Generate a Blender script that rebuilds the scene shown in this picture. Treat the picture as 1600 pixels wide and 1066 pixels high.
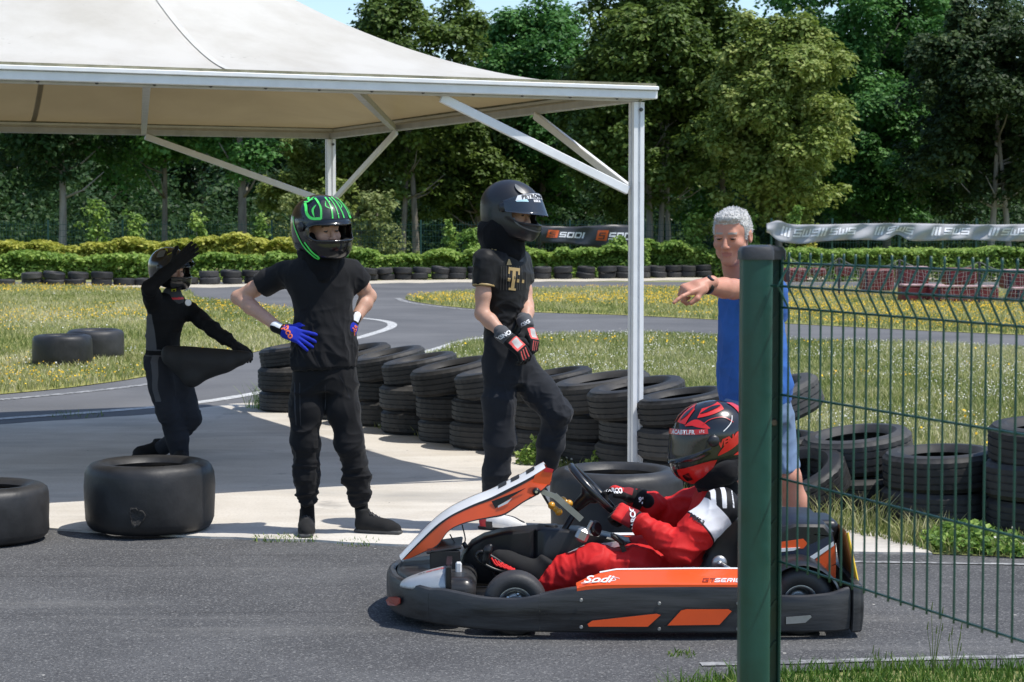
import bpy, math, random
import numpy as np
from mathutils import Vector, Matrix
from mathutils.bvhtree import BVHTree

scene = bpy.context.scene
for o in list(bpy.data.objects):
    bpy.data.objects.remove(o)
COL = scene.collection
R = math.radians

# ---------------------------------------------------------------- camera
FPX = 3080.0                      # focal length in pixels of the 1600 px wide photograph
CAMH = 1.68
PITCH = math.atan(181.0 / FPX)
cam_d = bpy.data.cameras.new('camera')
cam_d.sensor_width = 36.0
cam_d.lens = FPX / 1600.0 * 36.0
cam_d.clip_start = 0.1
cam_d.clip_end = 2000.0
cam_d.dof.use_dof = True
cam_d.dof.focus_distance = 9.2
cam_d.dof.aperture_fstop = 11.0
cam = bpy.data.objects.new('camera', cam_d)
COL.objects.link(cam)
cam.location = (0, 0, CAMH)
cam.rotation_euler = (math.pi / 2 - PITCH, 0, 0)
scene.camera = cam

# ---------------------------------------------------------------- sun and sky
SUN_OFF = (-0.50, 0.14)           # shadow offset per metre of height
el = math.atan(1.0 / math.hypot(*SUN_OFF))
az = math.atan2(-SUN_OFF[0], -SUN_OFF[1])          # towards the sun, clockwise from +Y
world = bpy.data.worlds.new('World')
scene.world = world
world.use_nodes = True
wn = world.node_tree
bg = wn.nodes['Background']
sky = wn.nodes.new('ShaderNodeTexSky')
sky.sky_type = 'NISHITA'
sky.sun_disc = False
sky.sun_elevation = el
sky.sun_rotation = az
sky.altitude = 60
sky.air_density = 1.0
sky.dust_density = 0.7
sky.ozone_density = 3.0
wn.links.new(sky.outputs[0], bg.inputs[0])
bg.inputs[1].default_value = 0.15
sun_d = bpy.data.lights.new('sun', 'SUN')
sun_d.energy = 3.7
sun_d.angle = R(0.53)
sun_d.color = (1.0, 0.955, 0.88)
sun = bpy.data.objects.new('sun', sun_d)
COL.objects.link(sun)
to_sun = Vector((-SUN_OFF[0], -SUN_OFF[1], 1.0)).normalized()
sun.rotation_euler = to_sun.to_track_quat('Z', 'Y').to_euler()
sun.location = (8, -6, 20)
vs = scene.view_settings
vs.view_transform = 'Standard'
vs.look = 'None'
vs.gamma = 1.0
vs.exposure = 0.43
scene.cycles.use_denoising = True
scene.cycles.max_bounces = 6
scene.cycles.diffuse_bounces = 3
scene.cycles.transparent_max_bounces = 12

# ---------------------------------------------------------------- geometry helpers
_c, _s = math.cos(PITCH), math.sin(PITCH)
def ray(x, y):
    a, b = (x - 800.0) / FPX, (533.0 - y) / FPX
    return np.array([a, _c + b * _s, -_s + b * _c])
def at(x, y, Y):
    """world point seen at photograph pixel (x, y) at distance Y in front of the camera"""
    d = ray(x, y)
    return np.array([0, 0, CAMH]) + d * (Y / d[1])
def gnd(x, y, z=0.0):
    """ground point seen at photograph pixel (x, y)"""
    d = ray(x, y)
    return np.array([0, 0, CAMH]) + d * ((z - CAMH) / d[2])
def A(*p):
    return np.array(p, dtype=float)
def unit(v):
    v = np.asarray(v, float)
    return v / (np.linalg.norm(v) + 1e-12)

def mesh_from(name, verts, faces, mats=None, fmat=None, smooth=True):
    me = bpy.data.meshes.new(name)
    me.from_pydata([tuple(map(float, v)) for v in verts], [], [tuple(map(int, f)) for f in faces])
    if mats:
        for m in (mats if isinstance(mats, (list, tuple)) else [mats]):
            me.materials.append(m)
    if fmat is not None:
        me.polygons.foreach_set('material_index', np.asarray(fmat, dtype=np.int32))
    if smooth:
        me.polygons.foreach_set('use_smooth', np.ones(len(me.polygons), dtype=bool))
    me.update()
    return me
def quads_mesh(name, V, F, mats=None, smooth=False, fattr=None, fmat=None):
    """fast mesh from arrays; F is (n, k)"""
    V = np.ascontiguousarray(V, dtype=np.float32); F = np.ascontiguousarray(F, dtype=np.int32)
    me = bpy.data.meshes.new(name)
    n, k = F.shape
    me.vertices.add(len(V)); me.vertices.foreach_set('co', V.ravel())
    me.loops.add(n * k); me.loops.foreach_set('vertex_index', F.ravel())
    me.polygons.add(n)
    me.polygons.foreach_set('loop_start', np.arange(0, n * k, k, dtype=np.int32))
    if mats:
        for m in (mats if isinstance(mats, (list, tuple)) else [mats]):
            me.materials.append(m)
    if fmat is not None:
        me.polygons.foreach_set('material_index', np.asarray(fmat, dtype=np.int32))
    me.polygons.foreach_set('use_smooth', np.full(n, smooth, dtype=bool))
    if fattr is not None:
        for nm, arr in fattr.items():
            a = me.attributes.new(nm, 'FLOAT', 'FACE')
            a.data.foreach_set('value', np.asarray(arr, dtype=np.float32))
    me.update(calc_edges=True)
    return me
def origin_of(o):
    v = np.zeros(3)
    while o is not None:
        v = v + np.array(o.location)
        o = o.parent
    return v
def link(name, me, parent=None, loc=None):
    o = bpy.data.objects.new(name, me)
    COL.objects.link(o)
    if parent is not None:
        o.parent = parent
    if loc is not None:
        o.location = tuple(loc)
    return o
def add(name, verts, faces, mats, parent=None, smooth=True, fmat=None, origin=None):
    """object from world-space vertices; moved so that its origin sits at its parent's (or at `origin`)"""
    base = origin_of(parent) if parent is not None else (np.zeros(3) if origin is None else np.asarray(origin, float))
    V = np.asarray(verts, float) - base
    me = mesh_from(name, V, faces, mats, fmat, smooth)
    return link(name, me, parent, None if parent is not None else base)
def tag(o, label=None, cat=None, group=None, kind=None):
    if label: o['label'] = label
    if cat: o['category'] = cat
    if group: o['group'] = group
    if kind: o['kind'] = kind
    return o
def empty(name, loc, label=None, cat=None, group=None):
    o = bpy.data.objects.new(name, None)
    o.empty_display_size = 0.2
    COL.objects.link(o)
    o.location = tuple(loc)
    return tag(o, label, cat, group)
def copy_tree(o, parent=None):
    c = o.copy(); COL.objects.link(c); c.parent = parent
    for ch in list(o.children):
        copy_tree(ch, c)
    return c

class MB:
    """collects shapes, builds one mesh object"""
    def __init__(self):
        self.v = []; self.f = []; self.m = []
    def raw(self, V, F, m=0):
        b = len(self.v)
        self.v.extend([tuple(map(float, p)) for p in V])
        self.f.extend([tuple(int(i) + b for i in f) for f in F])
        self.m.extend([m] * len(F))
        return self
    def hexa(self, P, m=0):
        """8 points: bottom loop then top loop"""
        return self.raw(P, [(3, 2, 1, 0), (4, 5, 6, 7), (0, 1, 5, 4), (1, 2, 6, 5), (2, 3, 7, 6), (3, 0, 4, 7)], m)
    def box(self, c, sx, sy, sz, ax=None, m=0, bev=0.0):
        c = np.asarray(c, float)
        X, Y, Z = (np.eye(3) if ax is None else np.asarray(ax, float))
        if bev <= 0:
            P = [c + X * sx / 2 * i + Y * sy / 2 * j + Z * sz / 2 * k for k in (-1, 1) for (i, j) in ((-1, -1), (1, -1), (1, 1), (-1, 1))]
            return self.hexa(P, m)
        # chamfered box: loops
        b = min(bev, sx * .49, sy * .49, sz * .49)
        def loop(hx, hy, z):
            q = [(-hx + b, -hy), (hx - b, -hy), (hx, -hy + b), (hx, hy - b), (hx - b, hy), (-hx + b, hy), (-hx, hy - b), (-hx, -hy + b)]
            return [c + X * p + Y * r + Z * z for p, r in q]
        L = [loop(sx / 2 - b, sy / 2 - b, -sz / 2), loop(sx / 2, sy / 2, -sz / 2 + b), loop(sx / 2, sy / 2, sz / 2 - b), loop(sx / 2 - b, sy / 2 - b, sz / 2)]
        return self.loft(L, m=m, cap=True)
    def loft(self, rings, m=0, cap=True, closed=True):
        n = len(rings[0]); V = [p for r in rings for p in r]; F = []
        for i in range(len(rings) - 1):
            for j in range(n if closed else n - 1):
                k = (j + 1) % n
                F.append((i * n + j, i * n + k, (i + 1) * n + k, (i + 1) * n + j))
        if cap and closed:
            F.append(tuple(range(n - 1, -1, -1)))
            F.append(tuple((len(rings) - 1) * n + j for j in range(n)))
        return self.raw(V, F, m)
    def tube(self, path, r, n=8, m=0, cap=True, closed=False):
        path = [np.asarray(p, float) for p in path]
        rr = [r] * len(path) if np.isscalar(r) else list(r)
        rings = []
        prev = None
        N = len(path)
        for i, p in enumerate(path):
            if closed:
                t = unit(path[(i + 1) % N] - path[i - 1])
            else:
                t = unit(path[min(i + 1, N - 1)] - path[max(i - 1, 0)])
            if prev is None:
                a = np.array([0, 0, 1.0]) if abs(t[2]) < .9 else np.array([1.0, 0, 0])
                u = unit(np.cross(a, t))
            else:
                u = unit(prev - t * prev.dot(t))
            prev = u
            w = np.cross(t, u)
            rings.append([p + (u * math.cos(k * 2 * math.pi / n) + w * math.sin(k * 2 * math.pi / n)) * rr[i] for k in range(n)])
        if closed:
            rings.append(rings[0])
            return self.loft(rings, m=m, cap=False)
        return self.loft(rings, m=m, cap=cap)
    def bar(self, a, b, w, h, up=(0, 0, 1), m=0, bev=0.0):
        a = np.asarray(a, float); b = np.asarray(b, float)
        t = unit(b - a); s = unit(np.cross(up, t)); u = np.cross(t, s)
        return self.box((a + b) / 2, np.linalg.norm(b - a), w, h, (t, s, u), m, bev)
    def lathe(self, prof, axis_o, ax, n=32, m=0, closed=False, mod=None):
        """prof: list of (r, h) along axis ax from axis_o"""
        ax = unit(ax); a = np.array([1.0, 0, 0]) if abs(ax[0]) < .9 else np.array([0, 1.0, 0])
        u = unit(np.cross(ax, a)); w = np.cross(ax, u)
        o = np.asarray(axis_o, float)
        rings = []
        for i in range(len(prof)):
            r, h = prof[i]
            ring = []
            for k in range(n):
                t = k * 2 * math.pi / n
                q = r if mod is None else mod(i, k, r)
                ring.append(o + ax * h + (u * math.cos(t) + w * math.sin(t)) * q)
            rings.append(ring)
        if closed:
            rings.append(rings[0])
        return self.loft(rings, m=m, cap=False)
    def poly(self, pts, m=0):
        return self.raw(pts, [tuple(range(len(pts)))], m)
    def build(self, name, mats, parent=None, smooth=False, origin=None, autosmooth=None):
        o = add(name, self.v, self.f, mats, parent, smooth, self.m, origin)
        if autosmooth is not None:
            sharp_edges(o.data, autosmooth)
        return o
def sharp_edges(me, deg):
    """smooth shading with sharp edges above an angle"""
    me.polygons.foreach_set('use_smooth', np.ones(len(me.polygons), dtype=bool))
    fn = {}
    for p in me.polygons:
        for ek in p.edge_keys:
            fn.setdefault(ek, []).append(p.normal.copy())
    a = me.attributes.get('sharp_edge') or me.attributes.new('sharp_edge', 'BOOLEAN', 'EDGE')
    c = math.cos(R(deg))
    vals = []
    for e in me.edges:
        ns = fn.get(tuple(sorted(e.vertices)), [])
        vals.append(len(ns) == 2 and ns[0].dot(ns[1]) < c)
    a.data.foreach_set('value', vals)

# ---------------------------------------------------------------- noise
def _hash(i, j, k, seed):
    h = (i.astype(np.int64) * 374761393 + j.astype(np.int64) * 668265263 + k.astype(np.int64) * 2147483647 + seed * 974711) & 0xFFFFFFFF
    h = ((h ^ (h >> 13)) * 1274126177) & 0xFFFFFFFF
    h = h ^ (h >> 16)
    return (h & 0xFFFF).astype(np.float32) / 32767.5 - 1.0
def noise3(P, seed=0):
    """value noise in [-1, 1] at points P (N, 3)"""
    F = np.floor(P); f = (P - F).astype(np.float32); f = f * f * (3 - 2 * f)
    I = F.astype(np.int64); i, j, k = I[:, 0], I[:, 1], I[:, 2]
    out = 0
    for a in (0, 1):
        wa = f[:, 0] if a else 1 - f[:, 0]
        for b in (0, 1):
            wb = f[:, 1] if b else 1 - f[:, 1]
            for c in (0, 1):
                wc = f[:, 2] if c else 1 - f[:, 2]
                out = out + wa * wb * wc * _hash(i + a, j + b, k + c, seed)
    return out
# ---------------------------------------------------------------- materials
def new_mat(name):
    m = bpy.data.materials.new(name); m.use_nodes = True
    return m, m.node_tree.nodes, m.node_tree.links, m.node_tree.nodes['Principled BSDF']
def rgb(*c):
    return (c[0], c[1], c[2], 1.0)
def srgb(r, g, b):
    f = lambda c: (c / 255.0 / 12.92) if c <= 10 else ((c / 255.0 + 0.055) / 1.055) ** 2.4
    return (f(r), f(g), f(b))
def mat(name, col, rough=0.6, spec=0.5, metal=0.0, var=0.0, vscale=6.0, bump=0.0, bscale=40.0, coat=0.0, col2=None, detail=6.0, coords='Object', stretch=None, sheen=0.0, rvar=0.0, bdist=0.01):
    m, N, L, b = new_mat(name)
    b.inputs['Base Color'].default_value = rgb(*col)
    b.inputs['Roughness'].default_value = rough
    b.inputs['Specular IOR Level'].default_value = spec
    b.inputs['Metallic'].default_value = metal
    b.inputs['Coat Weight'].default_value = coat
    b.inputs['Coat Roughness'].default_value = 0.08
    if sheen:
        b.inputs['Sheen Weight'].default_value = sheen
        b.inputs['Sheen Roughness'].default_value = 0.5
    if var or bump or col2 or rvar:
        tc = N.new('ShaderNodeTexCoord')
        src = tc.outputs[coords]
        if stretch:
            mp = N.new('ShaderNodeMapping'); mp.inputs['Scale'].default_value = stretch
            L.new(src, mp.inputs[0]); src = mp.outputs[0]
    if var or col2 or rvar:
        n = N.new('ShaderNodeTexNoise'); n.inputs['Scale'].default_value = vscale; n.inputs['Detail'].default_value = detail
        n.inputs['Roughness'].default_value = 0.62
        L.new(src, n.inputs['Vector'])
    if var or col2:
        r = N.new('ShaderNodeValToRGB')
        r.color_ramp.elements[0].position = 0.32; r.color_ramp.elements[1].position = 0.68
        c2 = col2 if col2 else tuple(min(1, c * (1 + var)) for c in col)
        c1 = col if col2 else tuple(c * (1 - var) for c in col)
        r.color_ramp.elements[0].color = rgb(*c1); r.color_ramp.elements[1].color = rgb(*c2)
        L.new(n.outputs[0], r.inputs[0]); L.new(r.outputs[0], b.inputs['Base Color'])
    if rvar:
        mr = N.new('ShaderNodeMapRange'); mr.inputs[1].default_value = .3; mr.inputs[2].default_value = .7
        mr.inputs[3].default_value = max(.02, rough - rvar); mr.inputs[4].default_value = min(1, rough + rvar)
        L.new(n.outputs[0], mr.inputs[0]); L.new(mr.outputs[0], b.inputs['Roughness'])
    if bump:
        n2 = N.new('ShaderNodeTexNoise'); n2.inputs['Scale'].default_value = bscale; n2.inputs['Detail'].default_value = 4
        bp = N.new('ShaderNodeBump'); bp.inputs['Strength'].default_value = bump; bp.inputs['Distance'].default_value = bdist
        L.new(src, n2.inputs['Vector']); L.new(n2.outputs[0], bp.inputs['Height']); L.new(bp.outputs[0], b.inputs['Normal'])
    return m
def leaf_mat(name, stops, trans=0.35, rough=0.55):
    """leaves: colour from the per-face attribute rnd through a ramp, some light passes through"""
    m, N, L, b = new_mat(name)
    at_ = N.new('ShaderNodeAttribute'); at_.attribute_name = 'rnd'
    r = N.new('ShaderNodeValToRGB')
    while len(r.color_ramp.elements) < len(stops):
        r.color_ramp.elements.new(0.5)
    for e, (p, c) in zip(r.color_ramp.elements, stops):
        e.position = p; e.color = rgb(*c)
    L.new(at_.outputs['Fac'], r.inputs[0]); L.new(r.outputs[0], b.inputs['Base Color'])
    b.inputs['Roughness'].default_value = rough
    b.inputs['Specular IOR Level'].default_value = 0.3
    if trans:
        t = N.new('ShaderNodeBsdfTranslucent'); mx = N.new('ShaderNodeMixShader'); mx.inputs[0].default_value = trans
        L.new(r.outputs[0], t.inputs[0])
        out = [n for n in N if n.type == 'OUTPUT_MATERIAL'][0]
        L.new(b.outputs[0], mx.inputs[1]); L.new(t.outputs[0], mx.inputs[2]); L.new(mx.outputs[0], out.inputs[0])
    return m
def ground_mat(name, layers, rough=0.9, bump=0.25, bscale=120.0, spec=0.25, specks=None, rvar=0, cracks=None):
    """layers: (colour1, colour2, scale) base noise then further noises mixed in: (colour, scale, lo, hi, amount)"""
    m, N, L, b = new_mat(name)
    g = N.new('ShaderNodeNewGeometry'); pos = g.outputs['Position']
    c1, c2, sc = layers[0]
    n = N.new('ShaderNodeTexNoise'); n.inputs['Scale'].default_value = sc; n.inputs['Detail'].default_value = 8; n.inputs['Roughness'].default_value = .65
    L.new(pos, n.inputs['Vector'])
    r = N.new('ShaderNodeValToRGB'); r.color_ramp.elements[0].position = .35; r.color_ramp.elements[1].position = .65
    r.color_ramp.elements[0].color = rgb(*c1); r.color_ramp.elements[1].color = rgb(*c2)
    L.new(n.outputs[0], r.inputs[0]); cur = r.outputs[0]
    for (c, s, lo, hi, amt) in layers[1:]:
        n = N.new('ShaderNodeTexNoise'); n.inputs['Detail'].default_value = 5; n.inputs['Roughness'].default_value = .6
        if isinstance(s, tuple):
            mp = N.new('ShaderNodeMapping'); mp.inputs['Scale'].default_value = s
            L.new(pos, mp.inputs[0]); L.new(mp.outputs[0], n.inputs['Vector']); n.inputs['Scale'].default_value = 1.0
        else:
            n.inputs['Scale'].default_value = s; L.new(pos, n.inputs['Vector'])
        mr = N.new('ShaderNodeMapRange'); mr.inputs[1].default_value = lo; mr.inputs[2].default_value = hi; mr.inputs[3].default_value = 0; mr.inputs[4].default_value = amt
        L.new(n.outputs[0], mr.inputs[0])
        mx = N.new('ShaderNodeMix'); mx.data_type = 'RGBA'
        L.new(mr.outputs[0], mx.inputs[0]); L.new(cur, mx.inputs[6]); mx.inputs[7].default_value = rgb(*c)
        cur = mx.outputs[2]
    if specks:
        for (c, s, thr) in specks:
            v = N.new('ShaderNodeTexVoronoi'); v.inputs['Scale'].default_value = s; L.new(pos, v.inputs['Vector'])
            mt = N.new('ShaderNodeMath'); mt.operation = 'LESS_THAN'; mt.inputs[1].default_value = thr
            L.new(v.outputs['Distance'], mt.inputs[0])
            mx = N.new('ShaderNodeMix'); mx.data_type = 'RGBA'
            L.new(mt.outputs[0], mx.inputs[0]); L.new(cur, mx.inputs[6]); mx.inputs[7].default_value = rgb(*c)
            cur = mx.outputs[2]
    if cracks:
        for (c, s, w, dist) in cracks:
            nd = N.new('ShaderNodeTexNoise'); nd.inputs['Scale'].default_value = s * 3; nd.inputs['Detail'].default_value = 6; L.new(pos, nd.inputs['Vector'])
            vm = N.new('ShaderNodeVectorMath'); vm.operation = 'MULTIPLY_ADD'; vm.inputs[1].default_value = (dist, dist, 0)
            L.new(nd.outputs['Color'], vm.inputs[0]); L.new(pos, vm.inputs[2])
            v = N.new('ShaderNodeTexVoronoi'); v.feature = 'DISTANCE_TO_EDGE'; v.inputs['Scale'].default_value = s; L.new(vm.outputs[0], v.inputs['Vector'])
            n5 = N.new('ShaderNodeTexNoise'); n5.inputs['Scale'].default_value = s * 1.7; L.new(pos, n5.inputs['Vector'])
            mw = N.new('ShaderNodeMapRange'); mw.inputs[1].default_value = .45; mw.inputs[2].default_value = .6; mw.inputs[3].default_value = 0; mw.inputs[4].default_value = w
            L.new(n5.outputs[0], mw.inputs[0])
            mt = N.new('ShaderNodeMath'); mt.operation = 'LESS_THAN'; L.new(v.outputs['Distance'], mt.inputs[0]); L.new(mw.outputs[0], mt.inputs[1])
            mx = N.new('ShaderNodeMix'); mx.data_type = 'RGBA'
            L.new(mt.outputs[0], mx.inputs[0]); L.new(cur, mx.inputs[6]); mx.inputs[7].default_value = rgb(*c)
            cur = mx.outputs[2]
    L.new(cur, b.inputs['Base Color'])
    b.inputs['Roughness'].default_value = rough; b.inputs['Specular IOR Level'].default_value = spec
    if bump:
        n2 = N.new('ShaderNodeTexNoise'); n2.inputs['Scale'].default_value = bscale; n2.inputs['Detail'].default_value = 5
        bp = N.new('ShaderNodeBump'); bp.inputs['Strength'].default_value = bump; bp.inputs['Distance'].default_value = .01
        L.new(pos, n2.inputs['Vector']); L.new(n2.outputs[0], bp.inputs['Height']); L.new(bp.outputs[0], b.inputs['Normal'])
    return m
# ---------------------------------------------------------------- setting materials
M = {}
M['asphalt_lane'] = ground_mat('asphalt_lane', [((.068, .068, .070), (.102, .102, .103), 1.3), ((.048, .048, .049), .45, .50, .70, .7), ((.25, .245, .235), 95.0, .55, .64, .8), ((.022, .022, .023), 85.0, .57, .66, .8), ((.19, .185, .175), (.35, 2.6, 1), .56, .72, .4), ((.04, .04, .041), (.25, 5.0, 1), .62, .72, .45)], rough=.88, bump=.5, bscale=170, spec=.2, specks=[((.5, .48, .43), 3.1, .022), ((.3, .29, .26), 9.0, .04)], cracks=None)
M['asphalt_track'] = ground_mat('asphalt_track', [((.105, .106, .11), (.15, .15, .152), .45), ((.085, .087, .092), (.2, .6, 1), .5, .7, .6), ((.21, .205, .195), 120.0, .56, .68, .6), ((.06, .06, .062), 110.0, .58, .7, .5)], rough=.9, bump=.3, bscale=120, spec=.2, specks=[((.5, .48, .43), 2.2, .02)])
M['concrete'] = ground_mat('concrete', [((.47, .43, .37), (.59, .55, .49), .9), ((.30, .29, .27), (.55, 1.3, 1), .52, .72, .65), ((.66, .63, .57), (.8, 3.0, 1), .48, .68, .6), ((.14, .135, .13), 2.1, .62, .74, .6), ((.30, .27, .23), 60, .5, .7, .35)], rough=.85, bump=.16, bscale=60, spec=.25, specks=[((.07, .065, .06), 4.3, .03), ((.1, .09, .08), 1.7, .016)], cracks=None)
M['soil'] = ground_mat('soil', [((.17, .185, .065), (.27, .27, .11), .6), ((.38, .35, .19), 3.0, .5, .75, .55), ((.10, .15, .04), 1.3, .52, .72, .6)], rough=1, bump=.6, bscale=30)
M['soil_flowers'] = ground_mat('soil_flowers', [((.22, .23, .06), (.34, .32, .11), .5), ((.42, .36, .15), 2.0, .5, .75, .55)], rough=1, bump=.6, bscale=30)
M['dirt'] = ground_mat('dirt', [((.42, .38, .3), (.58, .52, .42), 1.5), ((.25, .2, .14), .8, .6, .7, .6)], rough=1)
M['line_paint'] = ground_mat('line_paint', [((.38, .38, .37), (.62, .62, .6), 6.0), ((.15, .15, .15), 30.0, .52, .62, .8)], rough=.8, bump=.2)
M['line_worn'] = ground_mat('line_worn', [((.2, .2, .2), (.42, .42, .41), 5.0), ((.10, .10, .102), 14.0, .47, .57, .9)], rough=.85, bump=.2)

def sheet(name, pts, z, m, parent=None):
    """flat polygon on the ground, subdivided fan-free n-gon"""
    V = [(p[0], p[1], z) for p in pts]
    n = len(V)
    area = sum(V[i][0] * V[(i + 1) % n][1] - V[(i + 1) % n][0] * V[i][1] for i in range(n))
    if area < 0:
        V = V[::-1]
    o = add(name, V, [tuple(range(n))], m, parent, smooth=False)
    tag(o, kind='structure')
    return o
def pxs(*pp):
    return [gnd(x, y)[:2] for x, y in pp]
def smooth_line(pts, n=8):
    pts = [np.asarray(p, float) for p in pts]
    out = []
    for i in range(len(pts) - 1):
        p0, p1, p2, p3 = pts[max(i - 1, 0)], pts[i], pts[i + 1], pts[min(i + 2, len(pts) - 1)]
        for k in range(n):
            t = k / n
            out.append(.5 * ((2 * p1) + (-p0 + p2) * t + (2 * p0 - 5 * p1 + 4 * p2 - p3) * t * t + (-p0 + 3 * p1 - 3 * p2 + p3) * t ** 3))
    out.append(pts[-1])
    return out

ground = add('ground', [(-500, -60, -.006), (500, -60, -.006), (500, 900, -.006), (-500, 900, -.006)], [(0, 1, 2, 3)], M['soil'], smooth=False)
tag(ground, kind='structure')
sheet('track', [(-40, 9.0), (40, 9.0), (40, 58.5), (-40, 58.5)], 0.0, M['asphalt_track'])
# pale strip of dust between the track and the tyre wall
dl = smooth_line(pxs((-500, 452), (0, 449), (300, 450), (600, 443), (900, 440), (1250, 438), (1700, 438)), 10)
dfar = [p + A(0, 3.2 + .5 * math.sin(i * 1.7)) for i, p in enumerate(dl)]
dl = [p + A(0, .35 * math.sin(i * 2.3)) for i, p in enumerate(dl)]
sheet('dust_strip', dl + dfar[::-1], .004, M['dirt'])

# meadows: A left, B far strip with flowers, C behind the tyre row
MEADOW_A = smooth_line(pxs((-500, 446), (0, 447), (150, 449), (285, 455), (310, 467), (400, 478), (470, 488), (538, 503), (500, 525), (430, 543), (350, 562), (250, 585), (150, 601), (0, 617), (-500, 655)), 6)
MEADOW_B = smooth_line(pxs((632, 467), (700, 457), (850, 452), (1100, 450), (1600, 453), (2300, 458), (2300, 547), (1600, 524), (1228, 506), (1000, 494), (800, 487), (700, 479), (650, 472), (632, 467)), 6)
C_FAR = smooth_line(pxs((425, 628), (480, 612), (600, 578), (678, 553), (753, 533), (1000, 522), (1228, 532), (1600, 546), (2600, 590)), 6)
C_NEAR = pxs((2600, 900), (1600, 873), (1460, 868), (1280, 826), (1000, 765), (700, 695), (425, 640))
MEADOW_C = C_FAR + C_NEAR
for nm, P_, mm in (('meadow_left', MEADOW_A, 'soil_flowers'), ('meadow_far', MEADOW_B, 'soil_flowers'), ('meadow_middle', MEADOW_C, 'soil')):
    sheet(nm, P_, .008, M[mm])
# paddock lane in the foreground and its verge
LANE = pxs((-900, 800), (75, 828), (330, 841), (620, 853), (1000, 862), (1460, 867), (1600, 870), (2600, 885)) + [gnd(2600, 1046)[:2]] + pxs((1600, 1046), (1400, 1046), (1230, 1051), (1130, 1062)) + [A(0.45, 6.6), A(-6, 6.0), A(-12, 6.0)]
sheet('lane', LANE, .004, M['asphalt_lane'])
SLAB = pxs((-700, 805), (75, 830), (330, 843), (480, 848), (620, 855), (1000, 863), (1456, 868), (1440, 858), (1370, 836), (1280, 812), (1000, 752), (700, 680), (560, 648), (425, 630), (360, 634), (240, 650), (0, 666), (-700, 712))
sl = MB()
_rs = random.Random(8); ring = []
for i, p in enumerate(SLAB):
    q = SLAB[(i + 1) % len(SLAB)]; L_ = np.linalg.norm(q - p); k = max(1, int(L_ / .12))
    for j in range(k):
        w = p + (q - p) * j / k
        ring.append((w[0] + _rs.uniform(-.008, .008), w[1] + _rs.uniform(-.016, .016)))
sl.raw([(x, y, .016) for x, y in ring] + [(x, y, -.03) for x, y in ring], [tuple(range(len(ring)))[::-1]] + [(i, (i + 1) % len(ring), (i + 1) % len(ring) + len(ring), i + len(ring)) for i in range(len(ring))])
tag(sl.build('slab', M['concrete']), kind='structure')

def stripe(name, pts, w, z, m):
    P_ = [np.asarray(p, float) for p in pts]; L_, R_ = [], []
    for i, p in enumerate(P_):
        t = unit(P_[min(i + 1, len(P_) - 1)] - P_[max(i - 1, 0)]); n = A(-t[1], t[0])
        L_.append(p + n * w / 2); R_.append(p - n * w / 2)
    o = MB()
    n = len(P_)
    o.raw([(q[0], q[1], z) for q in L_ + R_], [(n + i, n + i + 1, i + 1, i) for i in range(n - 1)])
    ob = o.build(name, m); tag(ob, kind='structure')
    return ob
stripe('road_marking', smooth_line(pxs((-300, 673), (0, 655), (240, 637), (360, 622), (480, 599), (600, 568), (678, 547), (753, 528), (900, 521)), 6), .16, .0045, M['line_paint'])
stripe('road_marking', smooth_line(pxs((-300, 645), (0, 625), (222, 602), (330, 580)), 6), .12, .0045, M['line_worn'])
stripe('road_marking', smooth_line(pxs((540, 533), (575, 524), (608, 513), (612, 506), (596, 501), (560, 497)), 6), .16, .0045, M['line_paint'])
stripe('road_marking', smooth_line(pxs((620, 466), (640, 473), (700, 481), (800, 490)), 6), .15, .0045, M['line_worn'])
stripe('road_marking', smooth_line(pxs((1325, 880), (1590, 884), (1900, 890)), 6), .045, .0085, M['line_worn'])
stripe('road_marking', smooth_line(pxs((1095, 1041), (1230, 1038), (1450, 1032), (1700, 1027)), 6), .06, .0085, M['line_worn'])

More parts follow.
